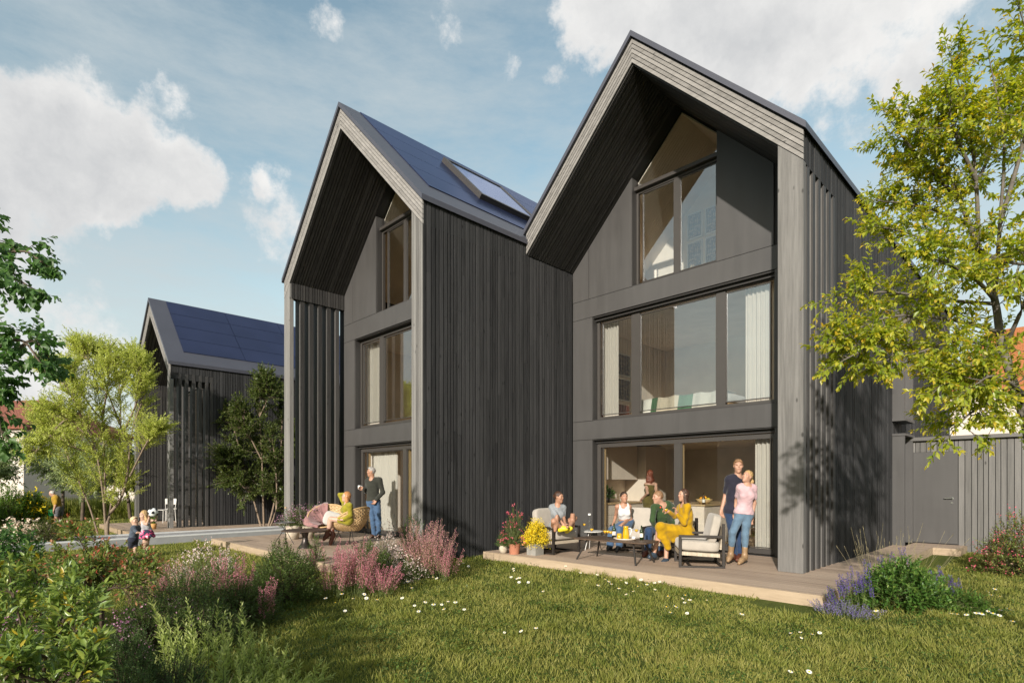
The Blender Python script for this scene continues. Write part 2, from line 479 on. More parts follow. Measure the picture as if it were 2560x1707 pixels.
room(RH, -8.70, -3.36, YF+.27, 16.0, .17, 2.55)
room(RH, -8.70, -3.36, YF+.27, 15.0, 3.04, 5.46)
room(RH, -8.68, -3.36, YF+.27, 13.2, 5.96, 6.6, False, (-6.0, 9.46, 1.0163))

# window boxes on the right flank (sun-shade box above, door niche below)
m = MB()
for (za, zb) in ((2.96, 5.34), (.15, 2.58)):
    m.box(-2.95,-2.72,14.86,14.92, za, zb); m.box(-2.95,-2.72,15.72,15.78, za, zb)
    m.box(-2.95,-2.70,14.84,15.80, zb, zb+.05); m.box(-2.95,-2.70,14.84,15.80, za-.05, za)
    m.box(-2.945,-2.90,14.92,15.72, za, zb)
m.build('window_box', M['panel'], RH)

# ---- left house
LH, zoL, ziL = house('gabled_house', (-12, 6.27, 0), 'black timber house with a roof window, projecting nearest to the flowers', -15.2, -12.03, -8.8, 6.27, 20.0, 10.34, 1.012, 7.85, group='dark gabled houses')
YL = 7.85
post = MB()
xs = [-9.16,-9.10,-9.01,-8.93,-8.865,-8.80]
for a, b in zip(xs[:-1], xs[1:]):
    post.prism_y([(a+.004,.0),(b-.004,.0),(b-.004,zoL(b)-.605),(a+.004,zoL(a)-.605)], 6.27, 6.30)
post.build('corner_post', M['post'], LH)
post = MB(); post.prism_y([(-15.2,.15),(-14.85,.15),(-14.85,zoL(-14.85)-.605),(-15.2,zoL(-15.2)-.605)], 6.27, 6.385)
post.build('corner_post', M['post'], LH, bevel=.006)
w = MB(); boards_x(w, -8.835, 1, 6.275, 10.76, 7.0, 0.0, .035, (.075,.09,.105,.12), .027)
w.build('side_wall', M['clad'], LH)
c = MB(); c.box(-9.15,-8.837,6.31,19.9,0,6.98,.5); c.box(-15.19,-14.87,7.9,19.9,0,6.98,.5)
c.box(-15.17,-14.87,6.39,7.88,6.56,6.68,.5); c.box(-15.1,-8.9,19.8,19.95,0,7.0,.5); c.prism_y([(-15.1,7.0),(-8.9,7.0),(-12.03,9.9)],19.8,19.92,.5)
c.build('wall_core', M['black'], LH)
w = MB(); boards_x(w, -15.185, -1, 6.39, 7.9, 6.95, 6.54, .03); boards_x(w, -15.185, -1, 7.9, 19.9, 6.95, 0, .03); w.build('side_wall', M['clad'], LH)
w = MB(); boards_x(w, -14.87, 1, 6.39, 7.84, 6.72, 6.545, .02); w.build('louvre_head', M['lining'], LH)
louvres(LH, -15.2, -14.855, [6.63, 6.885, 7.14, 7.395, 7.65], .15, 6.545)
xl, xr = -14.85, -9.17; zs = lambda x: ziL(x)-.03
g1 = [(xl,6.035),(-14.35,6.035),(-14.35,zs(-14.35)),(xl,zs(xl))]
g2 = [(-14.34,6.035),(-13.12,6.035),(-13.12,zs(-13.12)),(-14.34,zs(-14.34))]
g3 = [(-10.9,6.035),(xr,6.035),(xr,zs(xr)),(-10.9,zs(-10.9))]
panels(LH, [(xl,xr,5.54,6.03),(xl,-14.24,3.03,5.54),(-10.2,xr,3.03,5.54),(xl,xr,2.57,3.03),(xl,-14.24,.15,2.57),(-10.2,xr,.15,2.57)], [g1,g2,g3], YL)
c = MB(); y0, y1 = YL+.034, YL+.25
for r_ in [(xl,xr,5.52,6.05),(xl,-14.26,3.0,5.52),(-10.18,xr,3.0,5.52),(xl,xr,2.55,3.05),(xl,-14.26,.1,2.55),(-10.18,xr,.1,2.55)]: c.box(r_[0],r_[1],y0,y1,r_[2],r_[3],.5)
for g in (g1,g2,g3): c.prism_y(g, y0, y1, .5)
c.build('wall_core', M['reveal'], LH)
window(LH, 'window', -14.235, -10.2, 3.06, 5.5, YL+.18, [(-14.11,-13.24,3.18,5.40),(-13.03,-11.6,3.18,5.40),(-11.4,-10.3,3.18,5.40)])
opening(LH, -14.24, -10.2, 3.05, 5.54, YL, .26)
window(LH, 'sliding_door', -14.2, -10.2, .17, 2.49, YL+.18, [(-13.93,-12.12,.23,2.39),(-11.97,-10.4,.23,2.39)], fr=.1, glass='glass_low')
opening(LH, -14.24, -10.2, .155, 2.56, YL, .26)
window(LH, 'window', -13.1, -10.9, 6.04, 8.24, YL+.18, [(-12.87,-12.09,6.14,8.18),(-11.98,-11.1,6.14,8.18)], fr=.05)
tm = MB(); tm.box(-13.1,-10.9, YL+.10, YL+.24, 8.245, 8.32); Wt = tm.build('gable_light', M['frame'], LH)
gp = [(-13.05,8.322),(-10.9,8.322),(-10.9,zs(-10.9)),(-12.03,ziL(-12.03)-.04),(-13.05,zs(-13.05))]
p = MB(); p.prism_y(gp, YL+.2, YL+.206); p.build('pane', M['glass'], Wt)
m = MB(); m.box(-14.238,-10.2, YL+.12, YL+.17, 2.495, 2.558); m.build('blind_box', M['reveal'], LH)
m = MB(); m.box(-13.14,-13.102, YL+.031, YL+.26, 6.03, zs(-13.14)-.02); m.build('window_reveal', M['reveal'], LH)
for xa in (-13.95,-11.98):
    m = MB(); m.box(xa, xa+.035, YL+.252, YL+.32, .26,2.39); m.build('timber_lining', M['wood_in'], LH)
room(LH, -14.75, -9.2, YL+.27, 13.0, .17, 2.55)
room(LH, -14.75, -9.2, YL+.27, 13.0, 3.05, 5.5)
room(LH, -14.7, -9.25, YL+.27, 13.0, 6.05, 6.5, False, (-12.03, 9.68, 1.012))

# solar panels flush on the right-hand slopes
def solar(H, xc, zr, s, d0, d1, rows, ys, th=.02):
    k = math.sqrt(1+s*s)
    for i in range(rows):
        for ya, yb in zip(ys[:-1], ys[1:]):
            a = d0+(d1-d0)*i/rows+.008; b = d0+(d1-d0)*(i+1)/rows-.008
            m = MB(); nx, nz = s/k, 1/k
            pts = []
            for q, y in ((a, ya+.008), (b, ya+.008), (b, yb-.008), (a, yb-.008)):
                x = xc+q/k; z = zr-s*q/k
                pts.append((x, y, z))
            lo = [(x+nx*.002, y, z+nz*.002) for x, y, z in pts]; hi = [(x+nx*th, y, z+nz*th) for x, y, z in pts]
            m.hexa(lo+hi); m.build('solar_panel', M['solar'], H)
solar(LH, -12.03, 10.34, 1.012, .02, 3.95, 4, [6.75, 9.0, 11.3, 13.6, 15.9])
# roof window in the left house
def roof_window(H, xc, zr, s, q0, q1, ya, yb):
    k = math.sqrt(1+s*s); nx, nz = s/k, 1/k
    P = lambda q, y, h: (xc+q/k+nx*h, y, zr-s*q/k+nz*h)
    m = MB(); f = .09
    for (a, b, c, e) in ((q0,q1,ya,ya+f),(q0,q1,yb-f,yb),(q0,q0+f,ya+f,yb-f),(q1-f,q1,ya+f,yb-f)):
        m.hexa([P(a,c,.02),P(b,c,.02),P(b,e,.02),P(a,e,.02),P(a,c,.14),P(b,c,.14),P(b,e,.14),P(a,e,.14)])
    W = m.build('roof_window', M['frame'], H)
    g = MB(); g.hexa([P(q0+f,ya+f,.11),P(q1-f,ya+f,.11),P(q1-f,yb-f,.11),P(q0+f,yb-f,.11),P(q0+f,ya+f,.12),P(q1-f,ya+f,.12),P(q1-f,yb-f,.12),P(q0+f,yb-f,.12)])
    g.build('pane', M['skyglass'], W)
def skyglassmat():
    t = NT('roof_window_glass'); p = t.pbr((.05,.06,.09), .3, 0, None, .3, link=False); g = t.n('ShaderNodeBsdfGlossy'); g.inputs['Color'].default_value = (.50,.60,.88,1); g.inputs['Roughness'].default_value = .02
    mx = t.n('ShaderNodeMixShader'); mx.inputs[0].default_value = .62; t.l(p.outputs[0], mx.inputs[1]); t.l(g.outputs[0], mx.inputs[2]); t.l(mx.outputs[0], t.out.inputs['Surface']); return t.m
M['skyglass'] = skyglassmat()

# ---- far house
FH, zoF, ziF = house('gabled_house', (-22, 4.56, 0), 'smaller black timber house with dark solar roof, beyond the multi-stemmed tree', -24.45, -22.1, -19.55, 4.56, 17.0, 7.79, .97, 6.0, t=.28, group='dark gabled houses')
for (a, b) in ((-24.45,-24.17),(-19.83,-19.55)):
    post = MB(); post.prism_y([(a,.15),(b,.15),(b,zoF(b)-.605),(a,zoF(a)-.605)], 4.56, 4.66); post.build('corner_post', M['post'], FH)
w = MB(); boards_x(w, -19.585, 1, 5.78, 16.9, 5.2, 0.1, .035); boards_x(w, -19.585, 1, 4.67, 5.78, 5.2, 4.92, .035); w.build('side_wall', M['clad'], FH)
w = MB(); boards_x(w, -24.17, 1, 4.67, 6.0, 5.0, .15, .02); w.build('recess_wall', M['lining'], FH)
c = MB(); c.box(-19.82,-19.59,5.8,16.9,.1,5.15,.5); c.box(-24.44,-24.18,4.67,16.9,0,5.1,.5)
c.box(-24.4,-19.6,16.8,16.95,0,5.2,.5); c.prism_y([(-24.4,5.2),(-19.6,5.2),(-22.1,7.3)],16.8,16.95,.5)
c.build('wall_core', M['black'], FH)
louvres(FH, -19.82, -19.555, [4.84, 5.03, 5.22, 5.41, 5.60, 5.74], .15, 4.92, .075)
xl, xr = -24.15, -19.85
zs = lambda x: ziF(x)-.03
panels(FH, [(xl,xr,2.45,2.85),(xl,-23.6,.15,2.45),(-20.2,xr,.15,2.45),(xl,-23.6,2.85,4.9),(-20.2,xr,2.85,4.9)], [[(xl,4.9),(xr,4.9),(xr,zs(xr)),(-22.1,ziF(-22.1)-.04),(xl,zs(xl))]], 6.0)
window(FH, 'window', -23.6, -20.2, 2.86, 4.9, 6.08, [(-23.5,-21.95,2.95,4.8),(-21.85,-20.3,2.95,4.8)])
window(FH, 'sliding_door', -23.6, -20.2, .17, 2.45, 6.08, [(-23.5,-21.95,.28,2.35),(-21.85,-20.3,.28,2.35)])
room(FH, -24.1, -19.9, 6.2, 10.0, .17, 2.45); room(FH, -24.1, -19.9, 6.2, 10.0, 2.9, 4.9)
solar(FH, -22.1, 7.79, .97, .05, 3.05, 4, [5.02, 6.9, 8.8, 10.7, 12.6, 14.5])
roof_window(LH, -12.03, 10.34, 1.012, 1.0, 3.05, 8.65, 10.65)

# ---- lean-to shed with door at the right
SH = thing('shed', (-1, 15.8, 0), 'grey slatted timber shed wall with a flush brown door', 'shed')
m = MB(); x = -2.67
def fence_boards(m, xa, xb, z0, z1):
    x = xa
    while x < xb-.03:
        w_ = min(random.choice((.085,.10,.115)), xb-x); m.box(x+.007, x+w_-.007, 15.8, 15.8+.03*random.uniform(.8,1), z0, z1); x += w_
fence_boards(m, -2.87, -2.78, 0, 2.50); fence_boards(m, -2.78, -1.90, 2.24, 2.50); fence_boards(m, -1.90, 9.0, 0, 2.50)
m.build('wall', M['clad_grey'], SH)
m = MB(); m.box(-2.9, 9.05, 15.82, 19.0, 0, 2.49, .5); m.build('wall_core', M['black'], SH)
m = MB(); m.box(-2.93, 9.1, 15.70, 19.1, 2.50, 2.58, .5); m.build('roof', M['metaltrim'], SH)
m = MB(); m.box(-2.775, -1.905, 15.785, 15.815, .17, 2.235, .5); D = m.build('door', M['panel'], SH)
m = MB(); m.bar((-2.0,15.74,1.19),(-2.14,15.74,1.19),.02,.02); m.bar((-2.0,15.79,1.19),(-2.0,15.735,1.19),.022,.022)
m.lathe([(.0,-.004),(.026,-.004),(.026,.004),(0,.004)],16); 
m2 = MB(); m2.lathe([(.001,0),(.027,0),(.027,.008),(.001,.008)],16); m2.xform(Matrix.Translation((-2.0,15.786,1.19)) @ Matrix.Rotation(PI/2,4,'X'))
m3 = MB(); m3.lathe([(.001,0),(.024,0),(.024,.008),(.001,.008)],16); m3.xform(Matrix.Translation((-2.01,15.786,1.09)) @ Matrix.Rotation(PI/2,4,'X'))
m = MB(); m.bar((-2.0,15.74,1.19),(-2.14,15.74,1.19),.02,.02); m.bar((-2.0,15.79,1.19),(-2.0,15.73,1.19),.022,.022)
for q in (m2, m3): m.add(q.v, q.f)
M['chrome'] = simple('brushed_steel', (.62,.62,.62), .25, 1.0, .5, .03)
m.build('handle', M['chrome'], D)

# ------------------------------------------------------------------ decks
def deck(name, label, x0, x1, y0, y1, extra=None):
    T = thing(name, ((x0+x1)/2, y0, 0), label, 'terrace')
    m = MB(); y = y0+.045
    while y < y1-.01:
        w = min(.142, y1-y); x = x0+.002 if not extra else x0+.002
        cuts = [x0+.002] + sorted(random.sample([x0+q*.8+random.uniform(0,.5) for q in range(1, int((x1-x0)/.8))], 1)) + [x1-.002] if x1-x0 > 3 else [x0+.002, x1-.002]
        for a, b in zip(cuts[:-1], cuts[1:]): m.box(a+.001, b-.001, y+.003, y+w-.003, .125, .15)
        y += w
    if extra:
        ex0, ex1, ey0, ey1 = extra; y = ey0
        while y < ey1-.01:
            w = min(.142, ey1-y); m.box(ex0, ex1, y+.003, y+w-.003, .125, .15); y += w
    m.build('boards', M['deck'], T)
    m = MB(); m.box(x0, x1, y0, y0+.04, -.02, .149)
    m.box(x0, x0+.04, y0+.041, y1, -.02, .149, .3)
    if extra: m.box(x1-.001, x1+.03, y0, extra[3], -.02, .149, .6)
    m.build('edge_board', M['deck_edge'], T)
    m = MB(); m.box(x0+.05, x1-.03, y0+.06, y1, -.05, .10, .5)
    if extra: m.box(extra[0], extra[1]-.03, extra[2], extra[3], -.05, .10, .5)
    m.build('understructure', M['black'], T)
    return T
deck('timber_terrace', 'low timber terrace of brown boards along the glazed front of the nearest house', -8.46, -2.24, 7.52, 10.9, (-2.94, -2.24, 10.9, 14.85))
deck('timber_terrace', 'low timber terrace with wicker chairs behind the pink heather', -15.2, -8.9, 4.45, 7.97)
deck('timber_terrace', 'low timber terrace under the far smaller house beside the concrete kerbs', -23.35, -17.95, 3.35, 6.1, (-19.5,-17.95,6.1,17))
ST = thing('door_step', (-2.3, 14.85, 0), 'timber step in front of the brown shed door', 'step')
m = MB(); y = 14.87
while y < 15.78: m.box(-2.9,-1.78,y+.003,min(y+.139,15.78),.125,.15); y += .142
m.build('boards', M['deck'], ST)
m = MB(); m.box(-2.9,-1.76,14.83,14.868,-.02,.149); m.box(-1.779,-1.74,14.87,15.78,-.02,.149); m.build('edge_board', M['deck_edge'], ST)

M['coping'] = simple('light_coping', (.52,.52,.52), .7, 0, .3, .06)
# kerbs of the path between the houses
for x, lab in ((-16.15, 'low pale concrete kerb on the lawn side of the path'), (-17.35, 'low pale concrete kerb on the far side of the path')):
    m = MB(); m.box(x-.16, x, -3, 16, -.05, .17, .5)
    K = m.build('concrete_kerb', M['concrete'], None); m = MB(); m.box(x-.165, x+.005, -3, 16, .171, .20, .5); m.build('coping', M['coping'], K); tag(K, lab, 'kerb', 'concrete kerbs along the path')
m = MB(); m.box(-17.349, -16.311, -3, 16, -.05, .035, .5)
tag(m.build('path', simple('fine_gravel', (.25,.24,.225), .9, 0, .2, .2, 40, .4, 200)), kind='structure')
def lawnmat():
    t = NT('lawn_soil'); v = t.coord()
    n = t.noise(v, .8, 5); n2 = t.noise(v, 9, 6)
    f = t.math('ADD', t.math('MULTIPLY', n, .5), t.math('MULTIPLY', n2, .5))
    col = t.ramp(f, [(.3, (.05,.065,.014)), (.55, (.085,.105,.022)), (.75, (.13,.14,.04))])
    t.pbr(col, .9, 0, t.bump(t.noise(v, 60, 6), .8, .03), .1); return t.m
M['soil'] = lawnmat()
m = MB(); m.add([(-400,-400,0),(400,-400,0),(400,400,0),(-400,400,0)], [(0,1,2,3)], .5)
tag(m.build('lawn', M['soil']), kind='structure')
# ------------------------------------------------------------------ foliage helpers (vectorised)
def nrm(a): return a/np.maximum(np.linalg.norm(a, axis=-1, keepdims=True), 1e-9)
def perp(D):
    ref = np.where(np.abs(D[:, 2:3]) > .9, np.array([[1.,0,0]]), np.array([[0,0,1.]]))
    U = nrm(np.cross(D, ref)); return U, np.cross(D, U)
def rdir(n): return nrm(RNG.normal(size=(n, 3)))

class Leaves:
    """collects leaf-shaped patches; build() makes one mesh"""
    def __init__(self): self.V = []; self.F = []; self.R = []; self.k = 0
    def add(self, P, D, N, L, W, rnd, seg=1, fold=.25, curl=.0, shape=.8):
        n = len(P)
        if n == 0: return
        L = np.broadcast_to(np.asarray(L, float).reshape(-1, 1) if np.ndim(L) else np.full((n, 1), L), (n, 1))
        W = np.broadcast_to(np.asarray(W, float).reshape(-1, 1) if np.ndim(W) else np.full((n, 1), W), (n, 1))
        D = nrm(D); S = nrm(np.cross(D, N)); N = np.cross(S, D)
        if seg == 1:
            m = P + D*L*.45
            v = np.stack([P, m - S*W/2 + N*W*fold, P + D*L - N*L*curl, m + S*W/2 + N*W*fold], 1)
            f = np.array([[0,1,2,3]]); nv = 4
        else:
            rows = []
            for i in range(seg+1):
                t = i/seg; w = math.sin(PI*min(max(t**shape, .03), .985)) * .5
                c = P + D*L*t - N*L*curl*t*t
                rows += [c - S*W*w + N*W*fold*w*2, c, c + S*W*w + N*W*fold*w*2]
            v = np.stack(rows, 1); nv = 3*(seg+1)
            f = []
            for i in range(seg):
                a = 3*i; f += [[a,a+1,a+4,a+3],[a+1,a+2,a+5,a+4]]
            f = np.array(f)
        idx = (np.arange(n)*nv)[:, None, None] + f[None] + self.k
        self.V.append(v.reshape(-1, 3)); self.F.append(idx.reshape(-1, 4)); self.R.append(np.repeat(np.asarray(rnd, np.float32), nv)); self.k += n*nv
    def build(self, name, mat, parent=None):
        if not self.V: return None
        return mesh_obj(name, np.concatenate(self.V), np.concatenate(self.F), mat, parent, np.concatenate(self.R))

def stems(P0, P1, r0, r1, bow=0.0, seg=3, n=4):
    """many thin tapered stalks in one array: returns V,F"""
    k = len(P0); D = nrm(P1-P0); U, Vv = perp(D); Ln = np.linalg.norm(P1-P0, axis=1, keepdims=True)
    vs = []
    for i in range(seg+1):
        t = i/seg; c = P0+(P1-P0)*t + np.array([[0,0,1.]])*Ln*bow*math.sin(PI*t); r = (r0*(1-t)+r1*t)
        r = np.asarray(r).reshape(-1, 1) if np.ndim(r) else r
        for j in range(n):
            a = 2*PI*j/n; vs.append(c+(U*math.cos(a)+Vv*math.sin(a))*r)
    V = np.stack(vs, 1); nv = (seg+1)*n
    f = [[i*n+j, i*n+(j+1) % n, (i+1)*n+(j+1) % n, (i+1)*n+j] for i in range(seg) for j in range(n)]
    F = (np.arange(k)*nv)[:, None, None]+np.array(f)[None]
    return V.reshape(-1, 3), F.reshape(-1, 4)
class Stems:
    def __init__(self): self.V = []; self.F = []; self.k = 0
    def add(self, P0, P1, r0, r1, bow=0., seg=3, n=4):
        if len(P0) == 0: return
        v, f = stems(P0, P1, r0, r1, bow, seg, n); self.V.append(v); self.F.append(f+self.k); self.k += len(v)
    def poly(self, pts, r, n=6):
        pts = np.array([tuple(p) for p in pts], float); m = len(pts); r = np.linspace(r[0], r[1], m)
        T = np.gradient(pts, axis=0); T = nrm(T); U, W_ = perp(T)
        a = np.arange(n)*2*PI/n
        v = pts[:, None]+(U[:, None]*np.cos(a)[None, :, None]+W_[:, None]*np.sin(a)[None, :, None])*r[:, None, None]
        f = [[i*n+j, i*n+(j+1) % n, (i+1)*n+(j+1) % n, (i+1)*n+j] for i in range(m-1) for j in range(n)]
        self.V.append(v.reshape(-1, 3)); self.F.append(np.array(f)+self.k); self.k += m*n
    def build(self, name, mat, parent=None):
        V = np.concatenate(self.V)
        return mesh_obj(name, V, np.concatenate(self.F), mat, parent, RNG.random(len(V)).astype(np.float32)*0+.5, smooth=True)

def twig_leaves(LV, P0, D, L, nleaf, ll, lw, ang=55, droop=.15, rnd=None, seg=1, fold=.25, curl=.05, upface=.6, t0=.1, tip=None, jit=.25, shape=.8, tipboost=0):
    k = len(P0); U, Vv = perp(D); L = np.broadcast_to(np.asarray(L, float).reshape(-1, 1), (k, 1)) if np.ndim(L) else np.full((k, 1), float(L))
    ph0 = RNG.random((k, 1))*6.28
    for j in range(nleaf):
        t = t0+(1-t0)*(j+.6)/nleaf
        ph = ph0 + 2.4*j + RNG.normal(0, .3, (k, 1))
        rad = np.cos(ph)*U+np.sin(ph)*Vv
        a = math.radians(ang)*(1-.45*t)
        d = math.cos(a)*D+math.sin(a)*rad + RNG.normal(0, jit, (k, 3)); d[:, 2] -= droop; d = nrm(d)
        N = nrm(np.array([[0,0,1.]])*upface + D*(1-upface)*.6 + RNG.normal(0, .28, (k, 3)))
        s = (RNG.uniform(.75, 1.15, k))*(1-.35*t**3)
        r = (np.where(RNG.random(k) < .07, RNG.uniform(.86, 1, k), RNG.random(k)*.78) if rnd is None else np.clip(rnd+RNG.normal(0, .10, k), 0, 1))
        r = np.clip(r+tipboost*(t**4), 0, 1)
        LV.add(P0+D*L*t, d, N, ll*s, lw*s, r, seg, fold, curl, shape)

def lownoise(P, s, seed=0):
    r = np.random.default_rng(seed); out = np.zeros(len(P))
    for i in range(6):
        k = r.normal(size=3)*s*(1+.5*i); out += np.sin(P@k+r.random()*6.28)/(1+.4*i)
    return out/2.2

M['bark'] = simple('brown_bark', (.10,.075,.055), .85, 0, .2, .35, 12, .6, 40)
M['bark_pale'] = simple('pale_brown_bark', (.20,.15,.11), .85, 0, .2, .3, 12, .6, 40)
M['bark_grey'] = simple('grey_bark', (.12,.105,.09), .85, 0, .2, .3, 14, .6, 40)
M['stem_green'] = simple('green_stem', (.10,.12,.04), .7, 0, .3, .3)
M['twig_dark'] = simple('dark_twig', (.07,.05,.035), .8, 0, .2, .3)

def lf(name, a, b, c, trans=.38, rough=.45, spec=.4): return leafmat(name, [(0,a),(.5,b),(1,c)], trans, rough, spec)
M['lf_tree'] = leafmat('cherry_leaf', [(0,(.07,.135,.016)),(.36,(.20,.27,.03)),(.70,(.44,.42,.045)),(1,(.54,.34,.03))], .5, .38, .5)
M['lf_round'] = lf('linden_leaf', (.05,.11,.034), (.085,.165,.042), (.19,.26,.055), .45)
M['lf_pale'] = lf('pale_leaf', (.18,.245,.045), (.36,.41,.085), (.54,.57,.16), .5)
M['lf_varieg'] = lf('variegated_leaf', (.12,.16,.06), (.25,.30,.13), (.46,.48,.28), .45)
M['lf_dark'] = lf('dark_leaf', (.035,.055,.014), (.075,.105,.024), (.18,.19,.045), .4)
M['lf_laurel'] = leafmat('laurel_leaf', [(0,(.10,.155,.034)),(.5,(.17,.235,.05)),(.8,(.25,.29,.055)),(.9,(.32,.28,.03)),(1,(.45,.30,.03))], .3, .35, .5)
M['lf_photinia'] = leafmat('red_tipped_leaf', [(0,(.08,.13,.028)),(.45,(.16,.22,.045)),(.68,(.16,.19,.05)),(.8,(.38,.17,.09)),(1,(.48,.09,.06))], .35, .4, .45)
M['lf_box'] = lf('small_green_leaf', (.055,.09,.022), (.105,.16,.036), (.20,.245,.065), .4)
M['lf_willow'] = lf('willow_leaf', (.19,.26,.06), (.33,.39,.11), (.46,.49,.19), .5)
M['lf_heath'] = lf('heath_needle', (.05,.10,.032), (.11,.18,.055), (.21,.28,.10), .4)
M['lf_bright'] = lf('bright_green_leaf', (.05,.11,.018), (.09,.17,.025), (.20,.28,.045), .4)
M['lf_herb'] = lf('herb_leaf', (.035,.085,.018), (.07,.15,.025), (.20,.27,.05), .35)
M['fl_pink'] = leafmat('pink_heather_flower', [(0,(.42,.13,.19)),(.45,(.54,.25,.27)),(.75,(.54,.34,.29)),(1,(.17,.16,.08))], .3, .7, .2)
M['fl_salmon'] = leafmat('salmon_flower', [(0,(.48,.19,.25)),(.45,(.58,.33,.30)),(.8,(.50,.34,.22)),(1,(.22,.20,.10))], .3, .7, .2)
M['fl_purple'] = leafmat('purple_flower', [(0,(.27,.10,.20)),(.6,(.42,.22,.32)),(1,(.55,.40,.46))], .3, .7, .2)
M['fl_white'] = leafmat('pinkish_white_flower', [(0,(.46,.30,.28)),(.5,(.58,.46,.42)),(1,(.66,.60,.54))], .3, .7, .2)
M['fl_cream'] = leafmat('cream_flower', [(0,(.55,.42,.32)),(1,(.80,.70,.58))], .3, .7, .2)
M['fl_lav'] = leafmat('lavender_flower', [(0,(.07,.05,.20)),(.6,(.15,.11,.33)),(1,(.30,.25,.46))], .25, .7, .2)
M['fl_yellow'] = leafmat('yellow_blossom', [(0,(.50,.36,.01)),(.6,(.78,.60,.02)),(1,(.85,.72,.08))], .35, .6, .2)
M['fl_red'] = leafmat('rose_pink_flower', [(0,(.42,.05,.09)),(1,(.66,.18,.22))], .3, .6, .2)
M['drygrass'] = leafmat('dry_grass_blade', [(0,(.25,.20,.10)),(1,(.45,.40,.26))], .3, .7, .2)
M['grass'] = leafmat('grass_blade', [(0,(.095,.125,.022)),(.35,(.20,.22,.042)),(.7,(.31,.295,.08)),(1,(.30,.27,.08))], .42, .55, .3, 1.5)
M['clover'] = lf('clover_leaf', (.035,.08,.015), (.075,.13,.025), (.14,.20,.04), .35)

# ------------------------------------------------------------------ lawn
def in_poly_rect(X, Y, r): return (X > r[0]) & (X < r[1]) & (Y > r[2]) & (Y < r[3])
NOGRASS = [(-8.47,-2.2,7.5,30), (-15.25,-8.86,4.43,30), (-23.4,-17.9,3.3,30), (-2.95,-1.72,7,16), (-17.55,-15.97,-3.2,17), (-9,12,15.7,40), (-24.6,-19.5,3.3,30)]
def scatter_view(n, w0, w1, power=1.0, margin=1.5):
    """random ground points in front of the viewpoint, denser close by"""
    q = RNG.random(n); w = (w0**(2-power)+(w1**(2-power)-w0**(2-power))*q)**(1/(2-power))
    u = RNG.uniform(-.93*margin, .93*margin, n)*w
    X = FWD.x*w+RGT.x*u; Y = FWD.y*w+RGT.y*u
    keep = np.ones(n, bool)
    for r in NOGRASS: keep &= ~in_poly_rect(X, Y, r)
    return X[keep], Y[keep], w[keep]
def make_lawn():
    LV = Leaves()
    X, Y, w = scatter_view(620000, 3.4, 30, 1.55)
    th = lownoise(np.stack([X, Y, X*0], 1), 1.7, 9)+lownoise(np.stack([X, Y, X*0], 1), .6, 8)*.6
    kp = RNG.random(len(X)) < np.clip(1.15+.55*th, .30, 1); X, Y, w = X[kp], Y[kp], w[kp]
    n = len(X); P = np.stack([X, Y, np.zeros(n)], 1)
    pn = lownoise(P, .9, 3)*.6+lownoise(P, 3.1, 5)*.6
    h = (.030+.024*RNG.random(n)+.014*pn+.040*(RNG.random(n) > .97))*(1+.012*w)
    D = nrm(np.stack([RNG.normal(0, .42, n)+.15*np.sin(X*2.1+Y), RNG.normal(0, .42, n), np.ones(n)], 1))
    N = rdir(n); N[:, 2] *= .3
    wd = .0036*(1+.16*w)
    rr = np.clip(.48+.24*pn+RNG.normal(0, .16, n)+.2*(RNG.random(n) > .95), 0, 1)
    LV.add(P, D, nrm(N), h, wd, rr, 1, .1, .18)
    # soft tussocks of longer blades
    Xc, Yc, wc = scatter_view(1200, 3.6, 16, 1.2)
    k = 46; m = len(Xc)
    px = np.repeat(Xc, k)+RNG.normal(0, .05, m*k); py = np.repeat(Yc, k)+RNG.normal(0, .05, m*k)
    P = np.stack([px, py, np.zeros(m*k)], 1)
    D = nrm(np.stack([(px-np.repeat(Xc, k))*7+RNG.normal(0, .35, m*k), (py-np.repeat(Yc, k))*7+RNG.normal(0, .35, m*k), np.ones(m*k)], 1))
    LV.add(P, D, rdir(m*k), RNG.uniform(.06, .13, m*k)*np.repeat(RNG.uniform(.6, 1.15, m), k), .0045*(1+.13*np.repeat(wc, k)), np.clip(np.repeat(RNG.uniform(.2, .6, m), k)+RNG.normal(0, .12, m*k), 0, 1), 1, .1, .3)
    tag(LV.build('grass', M['grass']), kind='stuff')
    # low clover and weeds in patches
    LV = Leaves()
    Xc, Yc, wc = scatter_view(560, 3.5, 12, 1.1)
    m = len(Xc); k = 60
    sp = np.repeat(RNG.uniform(.06, .2, m), k)
    px = np.repeat(Xc, k)+RNG.normal(0, 1, m*k)*sp; py = np.repeat(Yc, k)+RNG.normal(0, 1, m*k)*sp
    ok = np.ones(m*k, bool)
    for r in NOGRASS: ok &= ~in_poly_rect(px, py, r)
    P = np.stack([px, py, RNG.uniform(.02, .075, m*k)], 1)[ok]; q = len(P)
    D = nrm(np.stack([RNG.normal(size=q), RNG.normal(size=q), RNG.uniform(-.1, .5, q)], 1))
    N = nrm(np.stack([RNG.normal(0, .35, q), RNG.normal(0, .35, q), np.ones(q)], 1))
    LV.add(P, D, N, RNG.uniform(.018, .040, q), RNG.uniform(.012, .022, q), RNG.random(q), 1, .15, .1)
    tag(LV.build('clover', M['clover']), kind='stuff')
make_lawn()

# ------------------------------------------------------------------ trees
def catmull(pts, n=6):
    pts = [np.array(tuple(p), float) for p in pts]; P = [2*pts[0]-pts[1]]+pts+[2*pts[-1]-pts[-2]]; out = []
    for i in range(1, len(P)-2):
        for j in range(n):
            t = j/n; a, b, c, d = P[i-1], P[i], P[i+1], P[i+2]
            out.append(.5*((2*b)+(-a+c)*t+(2*a-5*b+4*c-d)*t*t+(-a+3*b-3*c+d)*t**3))
    out.append(P[-2]); return np.array(out)

